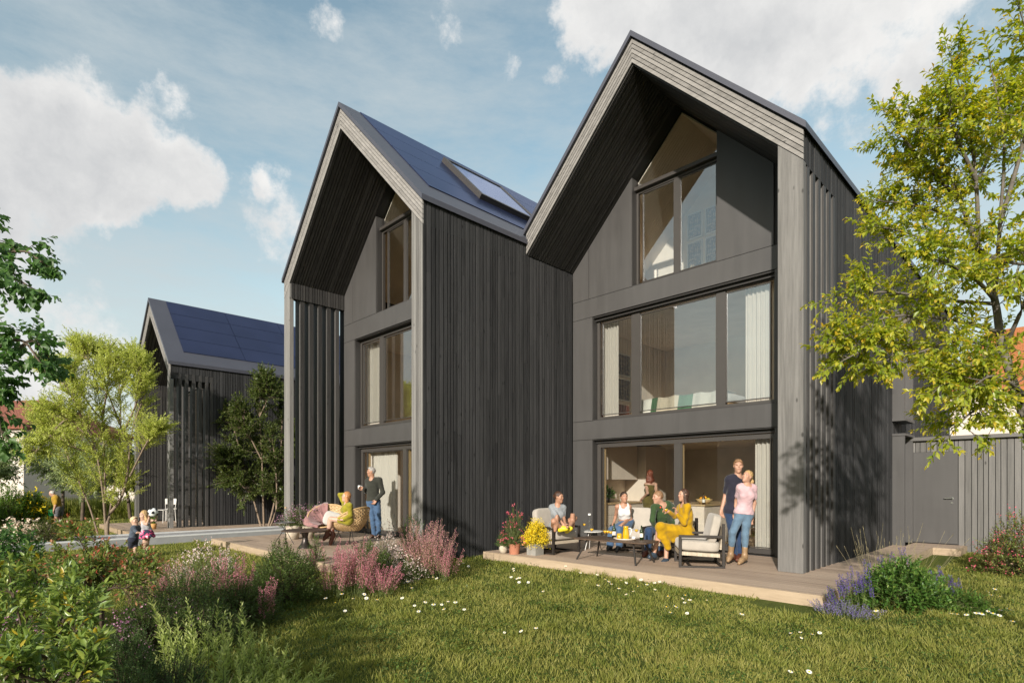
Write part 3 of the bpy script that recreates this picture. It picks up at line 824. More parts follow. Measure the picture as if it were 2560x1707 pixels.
def tree(name, label, base, limbs, spec, bark, leaf, cat='tree', group=None):
    """limbs: list of (points, r0, r1); spec controls side branches and leaves"""
    T = thing(name, tuple(base), label, cat, group)
    ST = Stems(); LV = Leaves(); s = dict(side=.7, nside=9, ntwig=5, twig=.28, nleaf=8, ll=.07, lw=.035, ang=55, droop=.2, up=.2, t0=.3, seg=1, fold=.25, curl=.08, rnd=None, tip=0, flat=1.0, upface=.6, r=.006, toward=None, thin=1.0)
    s.update(spec)
    for li, (pts, r0, r1) in enumerate(limbs):
        C = catmull(pts, 5); ST.poly(C, (r0, r1), 7)
        if r0 == r1 == 0 or (len(limbs[li]) > 2 and spec.get('bare', ()) and li in spec['bare']): continue
        m = len(C); ns = int(s['nside'])
        tt = s['t0']+(1-s['t0'])*(np.arange(ns)+RNG.random(ns)*.8)/ns; tt = np.clip(tt, 0, .999)
        ix = tt*(m-1); i0 = ix.astype(int); fr = (ix-i0)[:, None]; i1 = np.minimum(i0+1, m-1)
        P = C[i0]*(1-fr)+C[i1]*fr
        Tn = nrm(C[np.minimum(i0+1, m-1)]-C[np.maximum(i0-1, 0)]+1e-6)
        d = Tn*.55+rdir(ns)*np.array([[1,1,s['flat']]])*.9; d[:, 2] += s['up']; d = nrm(d)
        # leader keeps going at the tip
        P = np.concatenate([P, C[-1:]]); d = np.concatenate([d, nrm(C[-1:]-C[-3:-2])]); ns += 1
        ln = s['side']*RNG.uniform(.55, 1.1, ns)*np.concatenate([(1-.55*tt), [.5]])
        E = P+d*ln[:, None]; ST.add(P, E, s['r'], s['r']*.4, -.03, 3, 4)
        nt = s['ntwig']
        q = np.tile((np.arange(nt)+.7)/nt, ns); Pi = np.repeat(P, nt, 0)+np.repeat(d*ln[:, None], nt, 0)*q[:, None]
        dd = np.repeat(d, nt, 0)*.75+rdir(ns*nt)*np.array([[1,1,s['flat']]])*.75; dd[:, 2] += s['up']*.4; dd = nrm(dd)
        last = (np.arange(ns*nt) % nt) == nt-1; dd[last] = nrm(np.repeat(d, nt, 0)[last]+rdir(last.sum())*.2)
        tl = s['twig']*RNG.uniform(.6, 1.2, ns*nt)
        if s['thin'] < 1:
            kk = RNG.random(len(Pi)) < s['thin']; Pi, dd, tl = Pi[kk], dd[kk], tl[kk]
        ST.add(Pi, Pi+dd*tl[:, None], s['r']*.45, s['r']*.2, 0, 1, 3)
        twig_leaves(LV, Pi, dd, tl, s['nleaf'], s['ll'], s['lw'], s['ang'], s['droop'], s['rnd'], s['seg'], s['fold'], s['curl'], s['upface'], tipboost=s['tip'])
    ST.build('trunk', bark, T); LV.build('crown', leaf, T)
    return T

A = lambda px, py, w: at(px, py, w)
# tree at the right edge
b = A(2625, 1600, 5.45)
trunk = [b-Vector((0,0,.02)), A(2605,1300,5.45), A(2570,1080,5.5), A(2508,875,5.6), A(2487,750,5.65), A(2447,625,5.7), A(2400,500,5.8)]
W0 = 5.6
limbs = [(trunk, .055, .02)]
def lim(*p, r=.022): limbs.append(([A(*q) for q in p], r, .005))
lim((2508,875,5.6),(2400,850,5.45),(2300,880,5.3),(2215,900,5.2), r=.02)
lim((2500,830,5.6),(2380,800,5.4),(2240,790,5.2),(2120,830,5.1), r=.02)
lim((2490,760,5.65),(2360,750,5.6),(2220,730,5.5),(2110,745,5.4), r=.02)
lim((2280,790,5.3),(2200,850,5.1),(2110,900,5.05))
lim((2447,625,5.7),(2330,600,5.7),(2220,570,5.6))
lim((2420,560,5.75),(2320,520,5.9),(2230,505,5.9))
lim((2400,500,5.8),(2330,430,5.8),(2270,360,5.8),(2240,320,5.8))
lim((2400,500,5.8),(2350,400,5.6),(2290,300,5.6))
lim((2447,625,5.7),(2440,450,5.6),(2420,300,5.5),(2385,170,5.5))
lim((2487,750,5.65),(2500,560,5.5),(2510,350,5.4),(2480,180,5.4))
lim((2500,560,5.5),(2560,350,5.3),(2590,180,5.3),(2560,60,5.3))
lim((2440,450,5.6),(2390,340,5.4),(2370,250,5.3))
lim((2487,750,5.65),(2440,700,5.2),(2370,660,5.0),(2310,640,4.9))
lim((2508,875,5.6),(2560,760,5.3),(2620,600,5.2),(2650,400,5.2))
lim((2570,1000,5.5),(2500,1000,5.2),(2430,1030,5.1),(2390,1070,5.1))
lim((2570,1000,5.5),(2530,960,5.0),(2480,940,4.8),(2440,960,4.7))
lim((2508,875,5.6),(2450,900,5.3),(2380,930,5.0),(2350,960,4.9))
lim((2447,625,5.7),(2500,650,5.3),(2560,660,5.0),(2600,640,4.9))
lim((2400,500,5.8),(2460,420,6.1),(2500,300,6.2),(2540,200,6.3))
tree('leafy_tree', 'tall tree with yellow-green leaves and orange tips beside the shed', b, limbs, dict(side=.50, nside=16, ntwig=6, twig=.22, nleaf=12, ll=.066, lw=.034, droop=.35, up=.22, t0=.22, seg=2, tip=.42, rnd=.46, r=.005, curl=.16, upface=.55), M['bark_grey'], M['lf_tree'])
# overhanging branches at the left edge
b = A(-330, 1650, 4.6)
limbs = [([b, A(-330,1300,4.6), A(-310,950,4.6), A(-260,700,4.6)], .07, .03)]
lim((-300,900,4.6),(-150,720,4.6),(-20,650,4.6),(60,628,4.6),(110,660,4.55))
lim((-150,720,4.6),(-60,690,4.5),(20,690,4.4),(80,720,4.35))
lim((-310,950,4.6),(-150,900,4.6),(0,900,4.6),(80,850,4.6),(125,900,4.55))
lim((-150,900,4.6),(-40,880,4.5),(50,850,4.4),(100,905,4.3))
lim((-320,1100,4.6),(-180,1040,4.6),(-80,1000,4.6),(-15,1015,4.5),(5,1085,4.5))
lim((-180,1040,4.6),(-100,1000,4.4),(-45,950,4.3),(-15,960,4.3))
lim((-260,700,4.6),(-150,560,4.7),(-60,560,4.7),(-10,600,4.7))
tree('overhanging_tree', 'broad-leaved tree whose dark green branches hang in from the left edge', b, limbs, dict(side=.24, nside=10, ntwig=4, twig=.14, nleaf=6, ll=.068, lw=.058, droop=.75, up=-.15, t0=.42, seg=2, rnd=.38, curl=.12, upface=.35, r=.004), M['bark'], M['lf_round'])
# pale multi-stemmed tree in front of the far house
b = ground(267, 1342)
w = 16.0
limbs = [([b, A(272,1290,w), A(300,1250,w), A(318,1190,w), A(330,1080,w), A(365,975,w)], .055, .010)]
def l2(*p, r=.028): limbs.append(([A(q[0], q[1], w+q[2]) for q in p], r, .008))
l2((265,1335,0),(262,1250,0),(262,1150,.2),(255,1050,.3),(235,930,.3), r=.036)
l2((265,1335,0),(258,1240,-.2),(240,1130,-.4),(200,1030,-.6),(160,960,-.7), r=.036)
l2((266,1320,0),(285,1220,.2),(300,1100,.3),(300,980,.3),(290,900,.2), r=.036)
l2((240,1130,-.4),(200,1070,-.6),(150,1030,-.8),(100,1020,-.8))
l2((262,1150,.2),(225,1080,.5),(190,980,.6),(185,900,.6))
l2((300,1100,.3),(340,1010,0),(350,950,-.2),(345,905,-.2))
l2((325,1190,0),(365,1110,-.4),(395,1070,-.6))
l2((300,1060,.3),(270,980,.6),(250,900,.7),(240,880,.7))
l2((255,1050,.3),(215,1000,-.1),(170,930,-.2),(150,920,-.2))
l2((235,930,.3),(215,890,.3),(205,870,.3)); l2((160,960,-.7),(135,940,-.7),(120,930,-.7)); l2((300,980,.3),(325,930,.6),(330,890,.6)); l2((255,1050,.3),(270,960,-.4),(275,890,-.5)); l2((240,1130,-.4),(190,1120,-.2),(130,1080,0),(95,1050,.1))
l2((245,1335,.2),(225,1270,.2),(200,1210,.2),(165,1130,.2),(150,1080,.2))
l2((200,1030,-.6),(150,1060,-.9),(110,1110,-1),(85,1130,-1))
tree('multi_stem_tree', 'multi-stemmed tree with airy pale yellow-green crown on the lawn beyond the kerbs', b, limbs, dict(side=.70, nside=32, ntwig=8, twig=.36, nleaf=14, ll=.07, lw=.034, droop=.1, up=.3, t0=.32, flat=.5, rnd=.66, r=.008, tip=.2), M['bark_pale'], M['lf_pale'])
# dark multi-stemmed tree between far and left house
b = ground(664, 1326); w = 18.0; limbs = []
l2((655,1326,0),(640,1270,.1),(615,1180,.1),(590,1090,.2),(575,1040,.2), r=.035)
l2((660,1326,0),(658,1250,-.1),(655,1150,-.2),(650,1040,-.3),(655,960,-.3), r=.035)
l2((668,1326,0),(685,1260,.1),(700,1160,.2),(705,1060,.2),(700,980,.2), r=.035)
l2((672,1326,0),(690,1270,-.3),(690,1180,-.5),(680,1090,-.6), r=.03)
l2((615,1180,0),(585,1160,-.3),(560,1140,-.4)); l2((655,1150,-.2),(620,1080,-.5),(600,1020,-.6)); l2((700,1160,.2),(730,1120,.2),(745,1080,.2)); l2((650,1040,-.3),(670,990,-.5),(660,945,-.5)); l2((640,1240,0),(600,1210,-.4),(570,1190,-.4))
tree('multi_stem_tree', 'dense dark green multi-stemmed tree between the far house and the left house', b, limbs, dict(side=.7, nside=26, ntwig=9, twig=.32, nleaf=13, ll=.09, lw=.048, droop=.15, up=.2, t0=.28, rnd=.42, r=.007, tip=.25), M['bark_pale'], M['lf_dark'])
# variegated small trees further back
def small_tree(px, py, w_, top, cx, rx, label, leaf, dark=.5, lean=0):
    global limbs, w
    w = w_; limbs = []
    b = A(px, py, w_)
    b.z = 0
    l2((px,py,0),(px+lean*.5,(py+top)/2+20,0),(cx,(py+top)/2-10,.1),(cx,top,0), r=.07)
    for k in range(7):
        a = k*2.4; y = top+(py-top)*(.25+.32*((k*.37) % 1))
        l2((px+lean*.4,y+30,0),(cx+rx*.5*math.cos(a),y,.9*math.sin(a)),(cx+rx*math.cos(a),y-16,1.5*math.sin(a)), r=.03)
    return tree('small_tree', label, b, limbs, dict(side=.9, nside=10, ntwig=7, twig=.45, nleaf=11, ll=.13, lw=.075, droop=.4, up=.05, t0=.35, rnd=dark, r=.01), M['bark'], leaf, group='small trees by the pale wall')
small_tree(157,1285,24, 1090, 150, 62, 'small tree with whitish variegated crown nearest the stooping gardener', M['lf_varieg'], .6)
small_tree(206,1300,21, 1120, 214, 52, 'small variegated tree with twin dark trunk beside the pale-crowned tree', M['lf_varieg'], .5, 6)
small_tree(326,1295,22, 1130, 305, 34, 'slim small tree leaning beside the far house', M['lf_dark'], .6, -16)
small_tree(-35,1290,22, 1085, -22, 36, 'small grey-green tree at the left edge in front of the pale house', M['lf_varieg'], .3)
# ------------------------------------------------------------------ shrubs, perennials, flowers
def dome(n, rx, ry, h, fill=.45, lump=.22, lo=-.05, seed=1):
    d = rdir(n); d[:, 2] = np.abs(d[:, 2])*.95+lo
    r = fill+(1-fill)*RNG.random(n)**.55
    r *= 1+lump*lownoise(d, 2.6, seed)
    return d*r[:, None]*np.array([[rx, ry, h]]), d

def foliage(LV, ST, base, rx, ry, h, ntw, twl, nleaf, ll, lw, up=.5, ang=55, droop=.1, rnd=None, seg=1, r=.003, fill=.4, lump=.22, curl=.05, tip=0, seed=1, upface=.55, fold=.25):
    P, d = dome(ntw, rx, ry, h, fill, lump, seed=seed)
    P = P+np.array(tuple(base))[None]
    D = nrm(d*np.array([[1,1,.8]])+np.array([[0,0,up]])+rdir(ntw)*.35)
    root = np.array(tuple(base))[None]+RNG.normal(0, .12, (ntw, 3))*np.array([[rx, ry, 0]])
    if ST is not None:
        k = slice(0, min(ntw, 160)); ST.add(root[k], P[k], r*1.6, r*.7, .08, 3, 4)
        ST.add(P, P+D*twl, r*.6, r*.3, 0, 1, 3)
    twig_leaves(LV, P-D*twl*.3, D, twl*1.3*RNG.uniform(.6, 1.15, ntw), nleaf, ll, lw, ang, droop, rnd, seg, fold, curl, upface, tipboost=tip)
    return P, D

def shrub(name, label, cat, base, rx, ry, h, leaf, ntw=120, twl=.12, nleaf=8, ll=.03, lw=.015, flowers=None, group=None, stemmat='twig_dark', **kw):
    ntw = int(ntw*2.0); ll *= 1.2; lw *= 1.25
    T = thing(name, tuple(base), label, cat, group); LV = Leaves(); ST = Stems()
    P, D = foliage(LV, ST, base, rx, ry, h, ntw, twl, nleaf, ll, lw, **kw)
    ST.build('stems', M[stemmat], T); LV.build('foliage', M[leaf], T)
    if flowers:
        mat, frac, size, per = flowers
        pick = np.where(D[:, 2] > -.2)[0]; pick = RNG.choice(pick, int(len(pick)*frac), replace=False)
        FV = Leaves(); blossoms(FV, P[pick]+D[pick]*twl*1.05, size, per); FV.build('flowers', M[mat], T)
    return T

def blossoms(FV, C, size, per=6, spread=.03):
    """clusters of small five-petalled flowers"""
    k = len(C); c = np.repeat(C, per, 0)+RNG.normal(0, spread, (k*per, 3)); n = len(c)
    N = nrm(rdir(n)+np.array([[.25,-.55,.6]])); U, Vv = perp(N); rr = RNG.random(n); s = size*RNG.uniform(.7, 1.2, n)
    for j in range(5):
        a = 2*PI*j/5; d = np.cos(a)*U+np.sin(a)*Vv+N*.25
        FV.add(c, d, N, s, s*.8, np.clip(rr+RNG.normal(0, .08, n), 0, 1), 1, .1, .1)

def spikes(FV, LV, ST, B, T, dens=110, rad=.022, fs=.013, t0=.3, taper=.6, rnd=.4):
    """upright flower spikes from B to T covered in tiny florets, small leaves below"""
    k = len(B); ST.add(B, T, .003, .0015, 0, 2, 3)
    U, Vv = perp(nrm(T-B)); L = np.linalg.norm(T-B, axis=1)
    for j in range(dens):
        t = t0+(1-t0)*(j+RNG.random(k))/dens
        a = RNG.random((k, 1))*6.28; rr = rad*(1-taper*t**2)*np.sqrt(RNG.random(k))*1.2
        out = np.cos(a)*U+np.sin(a)*Vv
        P = B+(T-B)*t[:, None]+out*rr[:, None]
        d = nrm(out+nrm(T-B)*.7+RNG.normal(0, .4, (k, 3)))
        FV.add(P, d, rdir(k), fs*RNG.uniform(.6, 1.3, k), fs*.75, np.clip(rnd+.35*(.5-t)+RNG.normal(0, .22, k), 0, 1), 1, .2, .1)
    if LV is not None:
        for j in range(int(dens*.3)):
            t = .02+(t0+.3)*RNG.random(k); a = RNG.random((k, 1))*6.28; out = np.cos(a)*U+np.sin(a)*Vv
            LV.add(B+(T-B)*t[:, None], nrm(out+nrm(T-B)), rdir(k), fs*1.5, fs*.45, RNG.random(k), 1, .1, .1)

def heather(label, base, rx, ry, h, n, fl='fl_pink', green='lf_box', fan=.5, dens=90, rad=.024, fs=.014, group='pink heathers in the flower bed', cat='heather', name='heather', t0=.3, rnd=.4, extra_green=0):
    T = thing(name, tuple(base), label, cat, group); FV, LV, ST = Leaves(), Leaves(), Stems()
    a = RNG.random(n)*6.28; q = np.sqrt(RNG.random(n))
    B = np.array(tuple(base))[None]+np.stack([np.cos(a)*q*rx*.55, np.sin(a)*q*ry*.55, np.zeros(n)], 1)
    hh = h*RNG.uniform(.62, 1.05, n)*(1-.22*q*q)
    Tp = B+np.stack([np.cos(a)*q*fan*hh*.7+RNG.normal(0, .02, n), np.sin(a)*q*fan*hh*.7+RNG.normal(0, .02, n), hh], 1)
    spikes(FV, LV, ST, B, Tp, dens, rad, fs, t0, rnd=rnd)
    if extra_green: foliage(LV, ST, base, rx, ry, h*.6, extra_green, .1, 8, .028, .012, up=.7)
    ST.build('stems', M['stem_green'], T); LV.build('foliage', M[green], T); FV.build('flowers', M[fl], T)
    return T

def stalk_flowers(label, base, rx, ry, h, n, fl, size=.016, per=7, name='flowering_perennial', cat='flowers', green='lf_box', group=None, leafn=70, spread=.03, up=.9):
    T = thing(name, tuple(base), label, cat, group); FV, LV, ST = Leaves(), Leaves(), Stems()
    P, d = dome(n, rx, ry, h, .55, .2, .12)
    P += np.array(tuple(base))[None]
    root = np.array(tuple(base))[None]+RNG.normal(0, .18, (n, 3))*np.array([[rx, ry, 0]])
    ST.add(root, P, .003, .0015, .05, 3, 4)
    blossoms(FV, P, size, per, spread); blossoms(FV, root+(P-root)*.85, size*.9, max(2, per//2), spread)
    foliage(LV, ST, base, rx*.9, ry*.9, h*.75, leafn, .12, 9, .03, .012, up=up)
    ST.build('stems', M['stem_green'], T); LV.build('foliage', M[green], T); FV.build('flowers', M[fl], T)
    return T
def G(px, w, z=0.0):
    """ground point straight below photo column px at distance w"""
    p = at(px, 1000, w); p.z = z; return p

# --- foreground left: big-leaved laurel
b = G(95, 3.05); w = 3.05; limbs = []
def l3(*p, r=.011): limbs.append(([b]+[A(q[0], q[1], w+(q[2] if len(q) > 2 else 0)) for q in p], r, .003))
l3((130,1690),(148,1610),(165,1530),(175,1475,.05)); l3((130,1700,-.1),(165,1620,-.15),(200,1565,-.2),(222,1540,-.25))
l3((130,1720,-.2),(160,1690,-.25),(190,1640,-.3),(215,1620,-.35)); l3((120,1690,-.1),(150,1570,-.15),(180,1520,-.1),(200,1500,-.1))
l3((70,1690,.1),(60,1600,.1),(45,1530,.1),(30,1465,.1)); l3((60,1700,-.1),(35,1650,-.2),(15,1600,-.2),(0,1560,-.2)); l3((90,1650,.2),(100,1560,.3),(95,1480,.3),(90,1432,.3))
l3((110,1680,-.3),(110,1640,-.45),(60,1640,-.55),(20,1650,-.6)); l3((140,1720,-.3),(170,1700,-.4),(190,1680,-.5),(205,1650,-.5)); l3((80,1600,.1),(40,1500,.15),(5,1460,.2),(-20,1440,.2))
l3((130,1640,0),(140,1550,.1),(150,1510,.15),(140,1450,.2)); l3((150,1640,-.1),(180,1600,0),(195,1550,.1),(205,1530,.1)); l3((40,1690,-.35),(10,1700,-.4),(-20,1690,-.4),(-40,1660,-.4)); l3((120,1720,-.5),(90,1700,-.6),(60,1690,-.65),(40,1680,-.7)); l3((150,1740,-.5),(175,1725,-.6),(195,1700,-.6),(205,1680,-.6))
tree('laurel_shrub', 'large glossy laurel shrub with a few yellow leaves in the bottom left corner', b, limbs, dict(side=.14, nside=9, ntwig=3, twig=.11, nleaf=7, ll=.066, lw=.024, droop=.0, up=.7, t0=.15, seg=3, rnd=None, curl=.2, upface=.45, r=.003, ang=52, fold=.3), M['twig_dark'], M['lf_laurel'], 'shrub')
# --- red-tipped photinia behind it
b = G(255, 4.6); w = 4.6; limbs = []
l3((250,1480),(225,1400),(200,1350),(182,1332)); l3((255,1480),(240,1430),(260,1395),(290,1385,.1)); l3((260,1480),(290,1440),(330,1410),(365,1392,-.1)); l3((250,1490,-.1),(200,1450,-.2),(165,1420,-.2),(150,1395,-.2))
l3((255,1490,.1),(270,1440,.2),(300,1420,.3),(320,1410,.3)); l3((255,1500,-.1),(300,1450,-.2),(340,1430,-.2),(370,1420,-.2)); l3((250,1500,-.2),(220,1460,-.3),(190,1440,-.4),(170,1440,-.4)); l3((255,1500,-.2),(260,1450,-.3),(240,1430,-.35),(230,1420,-.35)); l3((260,1500,0),(280,1470,-.4),(310,1470,-.4),(330,1460,-.4))
l3((250,1480,.2),(200,1450,.4),(150,1430,.5),(120,1415,.5)); l3((250,1480,.3),(180,1460,.6),(110,1440,.7),(60,1430,.8))
tree('photinia_shrub', 'shrub with red-tipped young leaves in front of the two children', b, limbs, dict(side=.16, nside=14, ntwig=4, twig=.10, nleaf=9, ll=.046, lw=.022, droop=.0, up=.5, t0=.25, seg=2, rnd=.5, tip=.42, curl=.1, r=.003), M['twig_dark'], M['lf_photinia'], 'shrub')
# --- other foreground planting
shrub('spirea_shrub', 'dense dark green shrub in the middle of the flower bed', 'shrub', G(470,5.9), .62, .5, .62, 'lf_box', 420, .12, 9, .024, .013, rnd=.32, seed=3)
shrub('spirea_shrub', 'dark green shrub with a few pink blooms beside the laurel', 'shrub', G(380,5.1), .42, .4, .5, 'lf_box', 260, .11, 9, .024, .013, rnd=.28, flowers=('fl_purple', .12, .008, 4), seed=4)
shrub('spirea_shrub', 'tall rounded fresh green shrub in front of the corner of the wicker-chair terrace', 'shrub', G(712,7.2), .54, .46, .74, 'lf_box', 640, .13, 9, .028, .015, rnd=.45, up=.7, seed=5)
shrub('spirea_shrub', 'olive green shrub between the two pink heather groups', 'shrub', G(925,8.4), .34, .34, .66, 'lf_box', 300, .12, 9, .028, .014, rnd=.5, up=.7, seed=6)
shrub('spirea_shrub', 'broad dark green shrub bordering the lawn in front of the short pink spire', 'shrub', G(600,6.15), .55, .42, .50, 'lf_box', 420, .12, 9, .026, .014, rnd=.35, seed=31)
shrub('spirea_shrub', 'low dark green shrub just behind the willow shoots', 'shrub', G(505,5.2), .5, .4, .42, 'lf_box', 340, .11, 9, .024, .013, rnd=.3, seed=32)
shrub('spirea_shrub', 'low olive green shrub directly below the pedestal table', 'shrub', G(560,7.0), .5, .45, .5, 'lf_box', 300, .12, 9, .026, .013, rnd=.5, seed=8)
shrub('leafy_shrub', 'mixed green shrub at the left edge behind the laurel', 'shrub', G(70,5.4), .8, .6, .72, 'lf_bright', 260, .14, 8, .036, .018, rnd=.25, seed=9)
shrub('leafy_shrub', 'low green shrub with dark leaves under the left overhanging branches', 'shrub', G(10,8.0), .55, .5, .98, 'lf_round', 150, .16, 7, .06, .045, rnd=.3, seed=10)
shrub('heath_bush', 'rounded fine-needled heath bush at the bottom edge', 'shrub', G(322,3.6), .24, .24, .60, 'lf_heath', 700, .07, 16, .017, .006, rnd=.55, up=.8, seed=11)
shrub('heath_bush', 'smaller bright heath bush at the very bottom between laurel and willow', 'shrub', G(338,3.2), .12, .12, .50, 'lf_heath', 420, .06, 16, .016, .006, rnd=.7, up=.8, seed=12)
shrub('heath_bush', 'dark straggling heath bush right of the other heath bushes', 'shrub', G(440,3.6), .24, .2, .42, 'lf_heath', 260, .09, 12, .016, .006, rnd=.3, up=.5, seed=13)
# willow-like shoots
T = thing('willow_shrub', tuple(G(520,4.2)), 'pale green willow shrub with upright leafy shoots at the bottom edge', 'shrub'); LV, ST = Leaves(), Stems()
tips = [(375,1491,4.5),(400,1530,4.4),(467,1498,4.5),(440,1540,4.3),(500,1530,4.4),(545,1502,4.5),(520,1560,4.2),(575,1540,4.4),(604,1502,4.5),(630,1560,4.3),(659,1586,4.2),(600,1590,4.1),(560,1600,4.0),(690,1620,4.1),(718,1620,4.1),(640,1640,3.9),(750,1650,4.0),(802,1640,4.1),(770,1680,3.9),(700,1670,3.8),(590,1660,3.7),(500,1620,3.9),(450,1600,4.0),(530,1680,3.6),(640,1700,3.6),(720,1700,3.7),(480,1680,3.6),(420,1580,4.2),(800,1690,3.9),(830,1690,4.1),(560,1560,4.6),(660,1560,4.7),(480,1560,4.7),(690,1600,4.5),(740,1630,4.5)]
for rep in range(4):
    B_, T_ = [], []
    for (x, y, w_) in tips:
        p = A(x+RNG.normal(0, 10)*rep*1.5, y+RNG.normal(0, 4)+rep*26, w_+RNG.normal(0, .06)); T_.append(tuple(p))
        r_ = G(x*.78+130+RNG.normal(0, 12), w_+RNG.normal(0, .05)); B_.append((r_.x, r_.y, max(-.02, p.z-.5)))
    B_ = np.array(B_); T_ = np.array(T_); ST.add(B_, T_, .0035, .0012, .02, 4, 4)
    twig_leaves(LV, B_, nrm(T_-B_), np.linalg.norm(T_-B_, axis=1), 34, .062, .016, 48, -.02, .45+.04*rep, 2, .2, .12, .5, t0=.15, tip=0, tipboost=.35)
ST.build('stems', M['stem_green'], T); LV.build('foliage', M['lf_willow'], T)
# purple phlox
stalk_flowers('purple phlox half hidden behind the laurel leaves', G(55,3.9), .38, .3, .72, 60, 'fl_purple', .011, 9, 'phlox', 'phlox', group='purple phlox')
stalk_flowers('loose purple phlox in front of the dark green shrub', G(280,4.6), .22, .2, .42, 30, 'fl_purple', .010, 9, 'phlox', 'phlox', group='purple phlox')
stalk_flowers('purple phlox on tall stems just left of the willow shoots', G(330,4.4), .13, .13, .44, 12, 'fl_purple', .010, 8, 'phlox', 'phlox', group='purple phlox', leafn=20)
# pink-white gaura
GR = 'pale pink gaura clumps'
stalk_flowers('pale gaura flowers on the lawn left of the wicker-chair terrace', G(500,8.2), .55, .5, .62, 120, 'fl_white', .013, 6, 'gaura', 'flowers', group=GR, leafn=130)
stalk_flowers('pale gaura clump between the shrubs close to the timber terrace', G(560,7.9), .35, .3, .52, 60, 'fl_white', .013, 6, 'gaura', 'flowers', group=GR)
stalk_flowers('pale gaura clump in front of the man with the mug', G(962,9.2), .34, .3, .78, 110, 'fl_white', .016, 6, 'gaura', 'flowers', group=GR, leafn=90)
stalk_flowers('pale gaura sprays low in front of the large salmon heather', G(1010,8.7), .5, .34, .42, 90, 'fl_white', .012, 5, 'gaura', 'flowers', group=GR, leafn=90)
# heathers
heather('two tall pink heather spires in front of the rounded green shrub', G(595,6.3), .12, .11, .74, 16, dens=150, fan=.25)
heather('pale pink heather spire left of the tall pair', G(560,6.25), .1, .1, .72, 13, dens=130, fan=.3)
heather('single short pink heather spire against the dark green shrub', G(668,5.95), .06, .06, .58, 8, dens=120, fan=.25)
heather('small pink heather behind the red-tipped shrub', G(362,6.4), .25, .2, .68, 30, 'fl_pink', dens=60)
heather('loose salmon heather between gaura and dark shrub', G(450,6.9), .45, .32, .64, 60, 'fl_salmon', dens=50, fan=.7)
heather('pink heather spires leaning left, nearest the dark green shrub', G(835,7.4), .2, .17, .80, 30, dens=130, fan=.55)
heather('dense pink heather fan in the middle of the three', G(890,7.5), .22, .18, .80, 38, dens=130, fan=.5)
heather('low pink heather sprawling onto the lawn', G(952,7.55), .28, .2, .50, 30, 'fl_pink', dens=110, fan=1.0, rnd=.3)
heather('pinkish heather with green tips just right of the dense fan', G(905,8.0), .25, .2, .66, 18, 'fl_salmon', dens=70, fan=.5)
heather('large salmon and pink heather clump against the black wall', G(1068,9.0), .42, .36, .98, 100, 'fl_salmon', dens=110, fan=.62, extra_green=60)
heather('purple-pink heather at the right foot of the large salmon clump', G(1110,8.7), .25, .2, .6, 30, 'fl_pink', dens=90, fan=.75)
shrub('leafy_shrub', 'small bright green shrub at the foot of the left house corner post', 'shrub', G(1030,9.7), .3, .25, .98, 'lf_bright', 160, .14, 8, .03, .012, rnd=.35, up=.9, seed=14)
shrub('leafy_shrub', 'little feathery green plant at the edge of the wicker-chair terrace', 'shrub', G(790,9.9), .17, .16, .55, 'lf_bright', 90, .12, 9, .03, .010, rnd=.5, up=.9, seed=15)
# far left planting
shrub('flowering_shrub', 'shrub with cream blossom on the lawn left of the kerbs', 'shrub', G(58,13.0), .62, .5, .62, 'lf_box', 200, .16, 8, .04, .02, flowers=('fl_cream', .75, .028, 6), rnd=.5, seed=16)
shrub('round_bush', 'round dark green bush next to the cream-flowered shrub', 'shrub', G(112,13.0), .42, .4, .66, 'lf_dark', 260, .12, 8, .035, .016, rnd=.6, seed=17)
shrub('conical_shrub', 'bright green upright shrub by the pale house wall', 'shrub', G(28,20.5), .55, .6, 1.35, 'lf_bright', 260, .24, 8, .075, .035, rnd=.6, up=.9, seed=18)
shrub('yellow_shrub', 'yellow-flowering shrub beside the stooping gardener', 'shrub', G(78,21), .28, .4, 1.15, 'lf_bright', 260, .24, 8, .075, .035, rnd=.5, up=.8, flowers=('fl_yellow', .3, .035, 4), seed=19)
shrub('round_bush', 'low dark bush behind the yellow-flowering shrub', 'shrub', G(48,23), .8, .8, .9, 'lf_dark', 200, .24, 8, .075, .035, rnd=.6, seed=20)
# tall ornamental grass strip in front of the pale wall
LV = Leaves()
n = 9000; px = RNG.uniform(-60, 345, n); ww = RNG.uniform(24.2, 26.2, n)
P = np.array([tuple(G(a_, b_)) for a_, b_ in zip(px, ww)])
LV.add(P, nrm(np.stack([RNG.normal(0, .25, n), RNG.normal(0, .25, n), np.ones(n)], 1)), rdir(n), RNG.uniform(.5, .95, n), .03, np.clip(RNG.normal(.35, .2, n), 0, 1), 2, .1, .25)
tag(LV.build('tall_grass', M['grass']), kind='stuff')
# dry bunch grass bottom edge
def bunch(name, label, base, n, h, spread, mat, w_=.004, cat='grass tuft', curl=.35, seg=3):
    LV = Leaves(); P = np.array(tuple(base))[None]+RNG.normal(0, spread*.25, (n, 3))*np.array([[1,1,0]])
    D = nrm(np.stack([RNG.normal(0, spread, n), RNG.normal(0, spread, n), np.ones(n)*.9], 1))
    LV.add(P, D, nrm(D*np.array([[-1,-1,0]])+np.array([[0,0,.6]])), h*RNG.uniform(.6, 1.1, n), w_, RNG.random(n), seg, .1, -curl if False else curl)
    o = LV.build(name, M[mat]); return tag(o, label, cat)
bunch('grass_tuft', 'dry straw-coloured grass tuft at the bottom edge', G(505,3.35), 90, .33, .5, 'drygrass')
